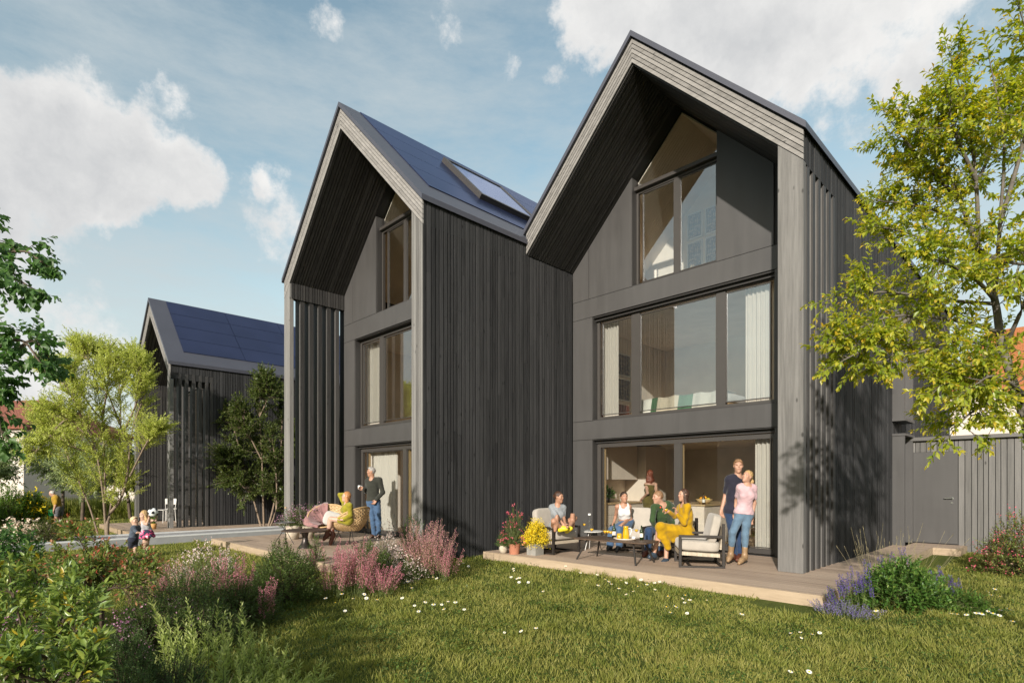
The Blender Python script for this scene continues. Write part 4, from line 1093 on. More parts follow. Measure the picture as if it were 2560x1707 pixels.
# --- right-hand clump
def lav(label, spots, h, low=0):
    b0 = spots[0]; T = thing('lavender', tuple(G(b0[0], b0[2])), label, 'lavender', 'lavender around the green herb'); FV, LV, ST = Leaves(), Leaves(), Stems()
    B_, T_ = [], []
    for (x, y, w_) in spots:
        for q in range(2):
            p = A(x+RNG.normal(0, 4), y+q*10+RNG.normal(0, 4), w_+RNG.normal(0, .05)); T_.append(tuple(p)); g = G(x+RNG.normal(14, 8), w_); B_.append((g.x, g.y, max(0, p.z-h)))
    spikes(FV, LV, ST, np.array(B_), np.array(T_), 70, .017, .013, .62, .5, .4)
    twig_leaves(LV, np.array(B_), nrm(np.array(T_)-np.array(B_)), h*.75, 16, .04, .006, 40, 0, .5)
    ST.build('stems', M['stem_green'], T); LV.build('foliage', M['lf_herb'], T); FV.build('flowers', M['fl_lav'], T)
lav('violet lavender spikes leaning over the terrace corner', [(2066,1478,6.6),(2074,1464,6.6),(2082,1470,6.6),(2092,1450,6.7),(2100,1442,6.7),(2107,1432,6.7),(2117,1432,6.8),(2120,1445,6.6),(2128,1417,6.8),(2146,1428,6.8),(2150,1440,6.7),(2160,1430,6.8),(2168,1398,7.0),(2164,1410,6.9),(2172,1440,6.8),(2204,1384,7.2),(2200,1400,7.1),(2135,1450,6.6),(2110,1460,6.5),(2180,1460,6.7),(2228,1378,7.3),(2246,1374,7.4),(2258,1366,7.4),(2280,1398,7.3),(2088,1490,6.5)], .42)
heather('pale lavender spilling low on the lawn in front of the violet spikes', G(2110,6.35), .5, .22, .2, 90, 'fl_lav', 'lf_herb', fan=1.2, dens=30, rad=.012, fs=.010, group='lavender around the green herb', cat='lavender', name='lavender', rnd=.8)
lav('violet lavender between the herb and the spiky grass', [(2316,1450,6.9),(2328,1430,6.9),(2336,1436,6.9),(2346,1416,7.0),(2350,1424,7.0),(2372,1444,6.9),(2376,1436,6.9),(2394,1446,7.0),(2360,1470,6.7),(2345,1480,6.6),(2330,1470,6.7),(2380,1465,6.8)], .36)
T = shrub('herb_bush', 'bright green broad-leaved herb bush between lavender spikes', 'shrub', G(2262,6.85), .44, .4, .60, 'lf_herb', 300, .14, 8, .05, .026, stemmat='stem_green', rnd=.4, up=.6, seg=2, tip=.45, seed=21)
shrub('herb_bush', 'low green ground plant at the right foot of the herb bush', 'shrub', G(2370,6.7), .42, .3, .26, 'lf_bright', 150, .12, 8, .04, .018, stemmat='stem_green', rnd=.35, seed=22)
bunch('grass_tuft', 'spiky green grass clump right of the herb bush', G(2375,7.2), 420, .52, .62, 'grass', .006)
bunch('grass_tuft', 'thin upright grass clump behind the herb bush', G(2275,7.5), 260, .72, .34, 'grass', .005)
# dry seed stalks
LV, ST = Leaves(), Stems(); n = 46
px = RNG.uniform(2130, 2390, n); tx = px+RNG.normal(0, 28, n)-12; ty = RNG.uniform(1298, 1372, n)+np.abs(tx-2240)*.12
B_ = np.array([tuple(G(2200+(a_-2200)*.55, 7.45)) for a_ in px]); T_ = np.array([tuple(A(a_, b_, 7.45+RNG.normal(0, .15))) for a_, b_ in zip(tx, ty)])
T = thing('seed_stalks', tuple(G(2262,7.45)), 'thin dry grass stalks with seed heads rising in front of the shed door', 'dry grass')
ST.add(B_, T_, .0022, .0012, .03, 4, 3); twig_leaves(LV, T_-(T_-B_)*.07, nrm(T_-B_), .05, 12, .014, .005, 35, .1)
ST.build('stems', M['drygrass'], T); LV.build('foliage', M['drygrass'], T)  # the mesh called foliage here is the seed heads at the stalk tips
shrub('photinia_shrub', 'pink-flushed shrub with coral flowers at the right edge in front of the shed', 'shrub', G(2556,9.3), .62, .55, .98, 'lf_photinia', 480, .14, 8, .042, .018, flowers=('fl_red', .16, .014, 5), rnd=.62, up=.6, seed=23)
for x, y, lab in ((1500,1640,0),): pass
# daisies
dm = MB(); pet = Leaves(); k = 15; a = np.arange(k)*2*PI/k
D_ = np.stack([np.cos(a), np.sin(a), np.full(k, .12)], 1); pet.add(np.zeros((k,3))+D_*.004+np.array([[0,0,.075]]), D_, np.tile(np.array([[0,0,1.]]), (k,1)), .0155, .006, np.full(k, .9), 2, .05, .1, .6)
M['petal'] = simple('white_petal', (.80,.79,.75), .7, 0, .2, .05); M['disc'] = simple('yellow_disc', (.70,.42,.02), .8, 0, .2, .2)
DZ = thing('daisy', (0,0,0), 'white daisy with a yellow centre growing in the lawn', 'daisy', 'daisies in the lawn')
st = MB(); st.tube([(0,0,-.01),(.002,.001,.03),(0,0,.075)], .0013, 4); st.build('stem', M['stem_green'], DZ)
pet.build('petals', M['petal'], DZ); c = MB(); c.lathe([(.0005,.081),(.004,.081),(.0065,.0775),(.006,.074),(.0005,.074)], 10); c.build('centre', M['disc'], DZ, smooth=True)
def c6p(x, y): return 680+x/3.136, 1100+y/3.136
def cbp(x, y): return 1200+x/3.075, 1050+y/3.075
def cr4p(x, y): return 1960+x/2.218, 1000+y/2.218
spots = [c6p(*q) for q in ((505,1320),(555,1270),(430,1280),(710,1235),(830,1310),(575,1360),(1365,1373),(1440,1325),(1510,1355),(1270,1355),(1325,1315),(1820,1530),(2070,1520),(1885,1103),(1940,1115),(2010,1145),(1460,995),(1500,1000),(1540,1005),(1055,1140),(1255,1108),(630,1270),(740,1285),(1035,1282),(1190,1310),(1120,1325),(1155,1378),(1380,1290),(1910,1045),(1980,1540),(2140,1220),(1310,1105),(1095,1190))]
spots += [cbp(*q) for q in ((250,1235),(302,1248),(303,1272),(372,1277),(770,1195),(945,1253),(1080,1265),(1108,1278),(1245,1252),(1065,1347),(1140,1365),(1213,1320),(975,1277),(1005,1287),(1350,1278),(1380,1268),(1275,1320),(1730,1283),(1775,1295),(1860,1313),(1535,1392),(1570,1407),(1468,1417),(1570,1432),(1410,1500),(1468,1500),(1455,1522),(1600,1520),(1998,1542),(2225,1345),(890,1213),(830,1258),(990,1178),(660,1143),(1620,1440),(1745,1415),(900,1310),(1335,1335),(275,1180),(1190,1340))]
spots += [cr4p(*q) for q in ((45,1315),(90,1308),(85,1333),(195,1325),(157,1322),(20,1542),(525,1220),(1058,1083),(1103,1090),(1145,1105),(1190,1110),(1150,1082),(1015,1170),(1045,1180),(925,1205),(1060,1215),(1085,1225),(1143,1235),(1070,1238),(1125,1195),(1180,1222),(1215,1205),(1260,1262),(1020,1222),(960,1218),(1195,1190),(1060,875),(1125,875),(1060,937),(120,1545))]
from collections import OrderedDict
first = True
for (x, y) in spots:
    g = ground(x, y+4); s = 1.0 if y > 1560 else 1.25
    if first: DZ.location = g; o = DZ; first = False
    else: o = dup(DZ, g)
    o.rotation_euler = (random.uniform(-.35,.25)+.28, random.uniform(-.3,.3), AZ+random.uniform(-.6,.6)); q = s*random.uniform(.85, 1.25); o.scale = (q, q, q*random.uniform(.8,1.2))
# ------------------------------------------------------------------ neighbouring buildings
M['pale_wall'] = simple('pale_render', (.52,.46,.41), .85, 0, .2, .05, 1.5, .1, 40)
def tilemat(name, a, b):
    t = NT(name); v = t.coord((1,1,1)); br = t.n('ShaderNodeTexBrick')
    br.inputs['Scale'].default_value = 3.2; br.inputs['Color1'].default_value = (*a,1); br.inputs['Color2'].default_value = (*b,1); br.inputs['Mortar'].default_value = (*[q*.6 for q in a],1)
    br.inputs['Mortar Size'].default_value = .03; br.inputs['Brick Width'].default_value = .7; br.inputs['Row Height'].default_value = .5
    t.l(v, br.inputs['Vector']); n = t.noise(v, 1.3, 4); c = t.mix(t.math('MULTIPLY', n, .5), br.outputs['Color'], [q*.55 for q in a]); t.pbr(c, .8, 0, t.bump(br.outputs['Fac'], .5, .02), .2); return t.m
M['tile_red'] = tilemat('red_roof_tiles', (.20,.075,.05), (.26,.10,.065)); M['tile_orange'] = tilemat('orange_roof_tiles', (.36,.13,.05), (.45,.17,.06))
def neighbour(name, label, c, e1, n1, n2, ze, zr, roofmat, over=.35, hip=3.0, wallz=0, wins=()):
    """rectangular house with hipped roof; corner c, first wall along e1 (length n1), second along its left normal (length n2)"""
    e1 = Vector(e1).normalized(); e2 = Vector((-e1.y, e1.x, 0)); c = Vector(c)
    H = thing(name, tuple(c), label, 'house', 'pale neighbouring houses')
    P = lambda a, b, z: c+e1*a+e2*b+Vector((0,0,z))
    m = MB(); m.hexa([P(0,0,wallz),P(n1,0,wallz),P(n1,n2,wallz),P(0,n2,wallz),P(0,0,ze),P(n1,0,ze),P(n1,n2,ze),P(0,n2,ze)]); m.build('wall', M['pale_wall'], H)
    o = over; m = MB()
    if n1 >= n2: r0, r1 = P(hip, n2/2, zr), P(n1-hip, n2/2, zr)
    else: r0, r1 = P(n1/2, hip, zr), P(n1/2, n2-hip, zr)
    q = [P(-o,-o,ze-.1),P(n1+o,-o,ze-.1),P(n1+o,n2+o,ze-.1),P(-o,n2+o,ze-.1)]; u = [p+Vector((0,0,.14)) for p in q]
    vs = q+u+[r0, r1]
    fs = [(3,2,1,0),(0,1,5,4),(1,2,6,5),(2,3,7,6),(3,0,4,7)]
    fs += [(4,5,9,8),(5,6,9),(6,7,8,9),(7,4,8)] if n1 >= n2 else [(4,5,8),(5,6,9,8),(6,7,9),(7,4,8,9)]
    m.add(vs, fs); m.build('roof', M[roofmat], H)
    for (fa, a, z, w_, h_) in wins:
        m = MB()
        if fa == 0: m.hexa([P(a,-.03,z),P(a+w_,-.03,z),P(a+w_,.05,z),P(a,.05,z),P(a,-.03,z+h_),P(a+w_,-.03,z+h_),P(a+w_,.05,z+h_),P(a,.05,z+h_)])
        m.build('window', M['frame'], H)
    return H
# corner of the pale house at the left: right wall runs away from the viewpoint
c = G(59, 38.0)
def corner_house():
    e1 = Vector((-.8,-.6,0))                    # sunlit wall, running left
    H = thing('neighbour_house', tuple(c), 'pale house with dark red hipped roof at the left edge', 'house', 'pale neighbouring houses')
    e2 = Vector((-.6,.8,0)); P = lambda a, b, z: c+e1*a+e2*b+Vector((0,0,z))
    n1, n2, ze, zr = 11, 9, 5.3, 7.9
    m = MB(); m.hexa([P(0,0,0),P(0,n2,0),P(n1,n2,0),P(n1,0,0),P(0,0,ze),P(0,n2,ze),P(n1,n2,ze),P(n1,0,ze)]); m.build('wall', M['pale_wall'], H)
    o = .3; q = [P(-o,-o,ze-.1),P(-o,n2+o,ze-.1),P(n1+o,n2+o,ze-.1),P(n1+o,-o,ze-.1)]; u = [p+Vector((0,0,.14)) for p in q]
    r0, r1 = P(3.2,n2/2,zr), P(n1-3.2,n2/2,zr)
    m = MB(); m.add(q+u+[r0,r1], [(3,2,1,0),(0,1,5,4),(1,2,6,5),(2,3,7,6),(3,0,4,7),(4,5,8),(5,6,9,8),(6,7,9),(7,4,8,9)]); m.build('roof', M['tile_red'], H)
corner_house()
p = G(262, 43); neighbour('neighbour_house', 'low pale outbuilding with orange roof glimpsed between the small trees', (p.x, p.y, 0), (.62,.78,0), 9, 7, 2.3, 4.7, 'tile_orange', hip=2.5)
p = G(2376, 30.5); neighbour('neighbour_house', 'pale house with bright orange tiled roof behind the shed', (p.x, p.y, 0), (1,0,0), 16, 11, 6.3, 10.6, 'tile_orange', hip=1.0, wins=((0,4,3.6,1.2,1.5),(0,8,3.6,1.2,1.5)))
# house and trees across the garden, behind the viewpoint; they are what the windows mirror
H = thing('facing_house', (-27,-14,0), 'dark flat-roofed house across the garden, mirrored in the windows', 'house')
m = MB(); m.box(-38,-17,-24,-14,0,6.2); m.build('wall', M['clad'], H)
m = MB(); m.box(-38.2,-16.8,-24.2,-13.8,6.2,6.5); m.build('roof', M['roofmetal'], H)
for xa in (-36,-31.5,-27,-22.5):
    for z in (.9, 3.9):
        m = MB(); m.box(xa,xa+1.8,-14.0,-13.95,z,z+1.8); m.build('window', M['frame'], H)
LV = Leaves(); n = 9000
X = RNG.uniform(-12, 40, n); Z = RNG.random(n)**.8*(3.6+1.3*np.sin(X*.7)+.8*np.sin(X*1.9)); Y = -27+RNG.normal(0, 1.2, n)
LV.add(np.stack([X,Y,Z],1), rdir(n), rdir(n), .5, .32, np.clip(RNG.normal(.4,.2,n),0,1), 1, .2, .1)
tag(LV.build('hedge_trees', M['lf_box']), kind='stuff')
# ------------------------------------------------------------------ furniture
def fabric(name, c, var=.08, bump=.25, sc=220, sheen=.2):
    t = NT(name); v = t.coord(); n = t.noise(v, 6, 4); w = t.noise(v, sc, 2)
    col = t.ramp(n, [(.3, [q*(1-var) for q in c]), (.7, [min(1, q*(1+var)) for q in c])])
    h = t.math('ADD', t.math('MULTIPLY', n, .7), t.math('MULTIPLY', w, .15))
    t.pbr(col, .85, 0, t.bump(h, bump, .02), .2, sheen=sheen); return t.m
M['cushion'] = fabric('beige_cushion_fabric', (.33,.295,.255))
M['rope'] = wood('beige_rope', (.34,.28,.21), (.46,.40,.31), 0, .8, False, 3)
M['blackmetal'] = simple('black_brown_metal', (.028,.023,.020), .5, .3, .4, .1)
M['darkwood'] = wood('dark_stained_top', (.035,.022,.016), (.085,.055,.038), 0, .45, False, 10)
M['white_metal'] = simple('white_lacquer', (.55,.53,.50), .4, .0, .5, .04)
M['rattan'] = wood('rattan_strip', (.33,.20,.085), (.52,.36,.18), 2, .55, False, 2)
M['bronze'] = simple('dark_bronze', (.06,.05,.045), .35, .7, .5, .2, 10)
M['terracotta'] = simple('terracotta', (.34,.14,.085), .8, 0, .2, .12, 10, .2, 60)
M['zinc'] = simple('weathered_zinc', (.30,.29,.265), .6, .4, .4, .25, 7)
M['stonepot'] = simple('cream_stone', (.42,.36,.28), .85, 0, .2, .22, 16, .4, 40)
M['bottle'] = simple('dark_green_glass', (.012,.03,.008), .08, 0, .7, .1, coat=.6)
M['brownbottle'] = simple('brown_glass', (.05,.02,.008), .1, 0, .7, .1, coat=.6)
M['label'] = simple('paper_label', (.62,.57,.50), .7)
M['yellow_cer'] = simple('yellow_glaze', (.50,.29,.006), .15, 0, .6, .05, coat=.6)
M['cream_cer'] = simple('cream_glaze', (.58,.50,.42), .3, 0, .5, .05)
M['white_cer'] = simple('white_glaze', (.68,.68,.66), .2, 0, .5, .03)
M['wine'] = simple('amber_drink', (.62,.34,.03), .1, 0, .5, .08)
M['blanket'] = fabric('dusty_pink_blanket', (.26,.135,.13), .14)
M['cush_white'] = fabric('white_cushion', (.42,.40,.37))
M['earth'] = simple('potting_soil', (.05,.035,.025), .95)

def superq(sx, sy, sz, e=.28, n=20, m=14, sag=0.0, puff=0.0):
    c = lambda a, k: math.copysign(abs(math.cos(a))**k, math.cos(a)); s = lambda a, k: math.copysign(abs(math.sin(a))**k, math.sin(a))
    mb = MB(); vs = []; fs = []
    for i in range(m+1):
        v = -PI/2+PI*i/m
        for j in range(n):
            u = 2*PI*(j+.5)/n
            x, y, z = sx*c(v, e)*c(u, e), sy*c(v, e)*s(u, e), sz*s(v, e*1.6)
            q = 1-min(1, (x/sx)**2)*.5-min(1, (y/sy)**2)*.5
            z *= 1+puff*q; z -= sag*q
            vs.append((x, y, z))
    for i in range(m):
        for j in range(n): fs.append((i*n+j, i*n+(j+1) % n, (i+1)*n+(j+1) % n, (i+1)*n+j))
    mb.add(vs, fs); return mb

def armchair(label, loc, rz, first=None, wide=.78):
    if first: return dup(first, loc, rz, label)
    T = thing('armchair', (0,0,0), label, 'armchair', 'outdoor armchairs on the near terrace')
    hw = wide/2-.025; d = .36; b = .045
    for sx in (-1, 1):
        x = sx*hw; m = MB()
        m.box(x-b/2, x+b/2, -d, d, 0, .03); m.box(x-b/2, x+b/2, -d, -d+b, .031, .489); m.box(x-b/2, x+b/2, d-b, d, .031, .72)
        m.box(x-b/2, x+b/2, -d, d-b-.002, .49, .53); m.build('side_frame', M['blackmetal'], T, bevel=.004)
    for y in (-.17, .33):
        m = MB(); m.box(-hw+b/2+.002, hw-b/2-.002, y-.02, y+.02, .002, .03); m.build('crossbar', M['blackmetal'], T)
    m = MB()
    k = 26
    for i in range(k):
        y0 = -.35+.64*i/k; y1 = y0+.64/k*.9; z0 = .255-.03*(i/k); m.box(-hw+b/2+.003, hw-b/2-.003, y0, y1, z0-.055, z0)
    m.build('seat_base', M['rope'], T)
    m = MB()
    for i in range(15):
        z0 = .30+.36*i/15; y = .285+.05*i/15; m.box(-hw+b/2+.003, hw-b/2-.003, y, y+.03, z0, z0+.021)
    m.build('back_sling', M['rope'], T)
    q = superq(hw-.03, .33, .085, .26, 28, 16, 0, .18); q.xform(Matrix.Translation((0,-.03,.345)) @ Matrix.Rotation(-.05, 4, 'X')); q.build('seat_cushion', M['cushion'], T, smooth=True)
    q = superq(hw-.03, .075, .25, .3, 28, 16); q.xform(Matrix.Translation((0,.215,.62)) @ Matrix.Rotation(-.22, 4, 'X')); q.build('back_cushion', M['cushion'], T, smooth=True)
    T.location = loc; T.rotation_euler = (0,0,rz); return T
face = lambda dx, dy: math.atan2(dy, dx)+PI/2      # local front is -Y
ac = armchair('beige cushioned armchair standing empty in front at the right, seen from the side', (-4.535,8.90,.15), face(-.82,-.57))
armchair('beige cushioned armchair under the cross-legged woman in grey', (-7.42,8.50,.15), face(.97,-.06), ac)
armchair('beige cushioned armchair under the woman in the white top', (-6.42,9.86,.15), face(.18,-.98), ac)
armchair('beige cushioned armchair shared by the man in green and the woman in yellow', (-5.55,9.72,.15), face(-.28,-.96), ac)

# low coffee table
T = thing('coffee_table', (-5.79,8.27,.15), 'low dark coffee table with splayed legs, laid with drinks', 'table')
m = MB(); m.prism_z([(-6.52,7.99),(-6.44,7.93),(-5.14,8.03),(-5.06,8.12),(-5.08,8.56),(-5.16,8.63),(-6.42,8.58),(-6.50,8.50)], .512, .535); m.build('tabletop', M['darkwood'], T, bevel=.004)
for (fx, fy, tx, ty) in ((-6.40,7.95,-6.25,8.07),(-5.20,8.02,-5.32,8.13),(-5.20,8.60,-5.32,8.47),(-6.40,8.56,-6.25,8.44)):
    m = MB(); m.tube([(fx,fy,.15),(tx,ty,.511)], .017, 8); m.build('leg', M['blackmetal'], T)
# round white side table
T = thing('side_table', (-7.13,9.36,.15), 'small round white side table between two armchairs', 'table')
m = MB(); m.lathe([(.001,.37),(.23,.37),(.235,.378),(.23,.386),(.001,.386)], 32, (-7.13,9.36,.15)); m.build('tabletop', M['white_metal'], T)
for k in range(3):
    a = k*2.094+.4; m = MB(); m.tube([(-7.13+.2*math.cos(a),9.36+.2*math.sin(a),.15),(-7.13+.08*math.cos(a),9.36+.08*math.sin(a),.519)], .009, 6); m.build('leg', M['white_metal'] if k else M['blackmetal'], T)

def bottle(label, loc, mat, h=.26, r=.033, stopper=None, lab=True, cat='bottle', group=None):
    B = thing('bottle', loc, label, cat, group)
    m = MB(); m.lathe([(.001,0),(r,0),(r,h*.56),(r*.9,h*.64),(r*.42,h*.76),(r*.38,h*.97),(r*.45,h*.975),(r*.45,h),(.001,h)], 18, loc); m.build('glass', mat, B, smooth=True)
    if lab: m = MB(); m.lathe([(r+.0012,h*.18),(r+.0012,h*.46)], 18, loc, caps=False); m.build('label', M['label'], B, smooth=True)
    if stopper: m = MB(); m.lathe([(.001,h*.98),(r*.62,h*.98),(r*.62,h*1.09),(.001,h*1.09)], 14, loc); m.build('stopper', stopper, B)
    return B
def wineglass(label, loc, fill=True, group='wine glasses on the coffee table', mat='wine'):
    W_ = thing('wine_glass', loc, label, 'glass', group)
    m = MB(); m.lathe([(.001,0),(.034,.001),(.030,.004),(.005,.008),(.0035,.09),(.010,.098),(.030,.125),(.036,.155),(.031,.205)], 18, loc, caps=False); m.build('bowl', M['glassclear'], W_, smooth=True)
    if fill: m = MB(); m.lathe([(.002,.100),(.010,.102),(.0285,.127),(.033,.150),(.001,.150)], 16, loc, caps=False); m.build('drink', M[mat], W_, smooth=True)
    return W_
TZ = .536
def tp(px, py): return tuple(ground(px, py, TZ))
c7p = lambda x, y: (1500+x/7.127, 1200+y/7.127)
for i, (x, y, lab) in enumerate(((90,1045,'wine glass of amber drink, leftmost of the row of three'),(140,1047,'wine glass of amber drink in the middle of the row of three'),(190,1060,'wine glass of amber drink nearest the tray in the row of three'),(650,1020,'wine glass behind the jug handle'))):
    wineglass(lab, tp(*c7p(x, y)))
wineglass('wine glass on the left end of the coffee table by the grey-clad woman', tp(1479.5,1341))
bottle('dark wine bottle between the glasses and the tray', tp(*c7p(250,1030)), M['bottle'], .27, .036)
bottle('green beer bottle at the right end of the coffee table', tp(*c7p(738,1058)), M['bottle'], .25, .031)
loc = tp(*c7p(450,1055)); T = thing('tray', loc, 'round cream serving tray holding the yellow jug', 'tray')
m = MB(); m.lathe([(.001,0),(.17,0),(.21,.028),(.203,.028),(.165,.006),(.001,.006)], 32, loc); m.build('dish', M['cream_cer'], T, smooth=True)
l2_ = Vector(loc)+Vector((.0,.02,.0075)); J = thing('jug', tuple(l2_), 'yellow glazed jug on the tray', 'jug')
m = MB(); m.lathe([(.001,0),(.055,0),(.062,.01),(.060,.08),(.046,.17),(.044,.205),(.050,.225),(.044,.225),(.040,.2),(.042,.17),(.05,.08),(.001,.03)], 24, tuple(l2_)); m.build('vessel', M['yellow_cer'], J, smooth=True)
m = MB(); rr = RGT*1.0; m.tube([l2_+rr*.043+Vector((0,0,.19)), l2_+rr*.085+Vector((0,0,.195)), l2_+rr*.098+Vector((0,0,.14)), l2_+rr*.08+Vector((0,0,.08)), l2_+rr*.058+Vector((0,0,.06))], .008, 8); m.build('handle', M['white_cer'], J, smooth=True)
l3_ = Vector(loc)-RGT*.10+Vector((0,-.01,.0075)); J = thing('cup', tuple(l3_), 'yellow glazed cup left of the jug on the tray', 'cup')
m = MB(); m.lathe([(.001,0),(.038,0),(.044,.015),(.043,.10),(.039,.10),(.038,.02),(.001,.02)], 20, tuple(l3_)); m.build('vessel', M['yellow_cer'], J, smooth=True)
l4 = Vector(loc)+RGT*.16+Vector((0,-.02,.0075)); J = thing('cup', tuple(l4), 'small white cup at the right rim of the tray', 'cup')
m = MB(); m.lathe([(.001,0),(.022,0),(.036,.045),(.033,.045),(.02,.005),(.001,.005)], 18, tuple(l4)); m.build('vessel', M['white_cer'], J, smooth=True)
# carafe on the side table
bz = (-7.17,9.33,.537); bottle('clear glass carafe with pale stopper on the round white side table', bz, M['glassclear'], .33, .05, M['white_cer'], False)
wineglass('wine glass on the round white side table', (-7.24,9.24,.537), group=None)

# planters on the near terrace
def potplant(label, base, kind):
    T = thing('potted_plant', tuple(base), label, 'potted plant', 'potted plants on the near terrace'); LV, ST = Leaves(), Stems(); FV = Leaves(); b = Vector(base); m = MB(); e = MB()
    if kind == 'zinc':
        s = .115; m.box(b.x-s,b.x+s,b.y-s,b.y-s+.012,b.z,b.z+.22); m.box(b.x-s,b.x+s,b.y+s-.012,b.y+s,b.z,b.z+.22); m.box(b.x-s,b.x-s+.012,b.y-s+.0121,b.y+s-.0121,b.z,b.z+.22); m.box(b.x+s-.012,b.x+s,b.y-s+.0121,b.y+s-.0121,b.z,b.z+.22)
        e.box(b.x-s+.013,b.x+s-.013,b.y-s+.013,b.y+s-.013,b.z,b.z+.19); pot = m.build('pot', M['zinc'], T); top = b+Vector((0,0,.2))
        P, D = foliage(LV, ST, top, .21, .21, .42, 240, .09, 5, .02, .009, up=.8, rnd=.6, fill=.35)
        for q in range(3): blossoms(FV, P+D*.05*q+RNG.normal(0,.02,P.shape), .010, 7, .028)
        fm, lfm = 'fl_yellow', 'lf_bright'
    elif kind == 'terracotta':
        m.lathe([(.001,0),(.095,0),(.112,.17),(.118,.17),(.118,.2),(.104,.2),(.1,.18),(.001,.18)], 26, tuple(b)); m.build('pot', M['terracotta'], T, smooth=False); top = b+Vector((0,0,.19))
        P, D = foliage(LV, ST, top, .25, .25, .74, 300, .09, 9, .024, .011, up=.6, rnd=.25, fill=.3)
        pk = RNG.choice(len(P), 70, replace=False); blossoms(FV, P[pk]+D[pk]*.09, .014, 5, .016); fm, lfm = 'fl_red', 'lf_box'
    elif kind == 'stone':
        m.lathe([(.001,0),(.06,0),(.085,.06),(.085,.11),(.07,.15),(.06,.15),(.06,.13),(.001,.13)], 22, tuple(b)); m.build('pot', M['stonepot'], T, smooth=True); top = b+Vector((0,0,.14))
        P, D = foliage(LV, ST, top, .15, .15, .28, 150, .07, 9, .018, .008, up=.7, rnd=.5, fill=.3); fm, lfm = None, 'lf_herb'
    else:
        r = .19; m.lathe([(.001,0),(r*.72,0),(r,.34),(r*.93,.34),(r*.9,.3),(.001,.3)], 26, tuple(b)); m.build('pot', M['stonepot'], T, smooth=True); top = b+Vector((0,0,.32))
        P, D = foliage(LV, ST, top, .36, .36, .5, 230, .11, 9, .03, .013, up=.6, rnd=.45, fill=.3)
        pk = RNG.choice(len(P), 90, replace=False); blossoms(FV, P[pk]+D[pk]*.11, .013, 5, .03); fm, lfm = 'fl_purple', 'lf_box'
    ST.build('stems', M['stem_green'], T); LV.build('foliage', M[lfm], T)
    if fm: FV.build('flowers', M[fm], T)
    if kind == 'zinc': e.build('soil', M['earth'], T)
    return T
potplant('small cream pot with a feathery green plant at the terrace end', ground(1258.5,1382,.15), 'stone')
potplant('terracotta pot with a tall pink-flowering shrub', ground(1286,1384,.15), 'terracotta')
potplant('square zinc planter with a yellow-flowering bush', ground(1338,1386,.15), 'zinc')
for p_, lab in (((732,1347),'round cream planter with mauve flowers beside the tripod table'),((770,1345),'round cream planter mostly hidden behind the pedestal table')):
    potplant(lab, ground(*p_, .15), 'planter')['group'] = 'planters on the wicker-chair terrace'

# ---- wicker chairs
def wicker_chair(label, loc, rz, first=None):
    if first: return dup(first, loc, rz, label)
    T = thing('wicker_chair', (0,0,0), label, 'wicker chair', 'wicker bucket chairs'); m = MB()
    def S(u, v):
        a = 2*PI*u; ca, sa = math.cos(a), math.sin(a)
        # v 0 bottom dish -> 1 tilted rim
        by, bz, br = -.02, .30, .20
        ry, rz_, rx = -.02, .60, .43
        yr = ry+.40*sa; zr = rz_+.26*sa+.02*math.cos(2*a)
        k = v**.8; e = math.sin(v*PI/2)
        x = (br*(1-e)+rx*e)*ca; y = (by+.18*sa)*(1-e)+yr*e; z = bz+(zr-bz)*v**1.25
        return Vector((x, y, z))
    nu = 56; hoops = 17
    vs = []; 
    for h in range(hoops):
        v0 = h/hoops; v1 = (h+.80)/hoops
        def F(i, j, h=h, v0=v0, v1=v1):
            p = S(i, v0+(v1-v0)*j); k = int(round(i*nu)) % nu
            n = Vector((p.x, p.y*.9, -.15)).normalized(); return p+n*(.007 if (k+h) % 2 else -.005)
        m.grid(F, nu, 1)
    for k in range(28):
        pts = [S(k/28, v) for v in np.linspace(0, 1, 9)]; m.tube(pts, .0045, 4)
    m.grid(lambda i, j: Vector((.2*math.cos(2*PI*i)*j, -.02+.18*math.sin(2*PI*i)*j, .302)), 24, 3)
    m.build('basket', M['rattan'], T)
    r = MB(); r.tube([S(k/48, 1.0) for k in range(48)], .016, 8, closed=True); r.build('rim', M['rattan'], T, smooth=True)
    for (x, y, tx, ty) in ((-.27,-.30,-.19,-.17),(.27,-.30,.19,-.17),(-.27,.30,-.19,.16),(.27,.30,.19,.16)):
        l_ = MB(); l_.tube([(x,y,0),(tx,ty,.34)], .008, 6); l_.build('leg', M['blackmetal'], T)
    q = MB(); q.tube([(.21*math.cos(a), .19*math.sin(a)-.01, .285) for a in np.linspace(0, 2*PI, 24)[:-1]], .008, 6, closed=True); q.build('ring', M['blackmetal'], T)
    T.location = loc; T.rotation_euler = (0,0,rz); return T
WA = (-13.03,6.42,.15); wc = wicker_chair('wicker bucket chair with pink blanket and white cushion, empty', WA, face(.72,-.69))
WB = (-11.62,6.33,.15); wicker_chair('wicker bucket chair under the woman in the olive dress', WB, face(-.93,-.36), wc)
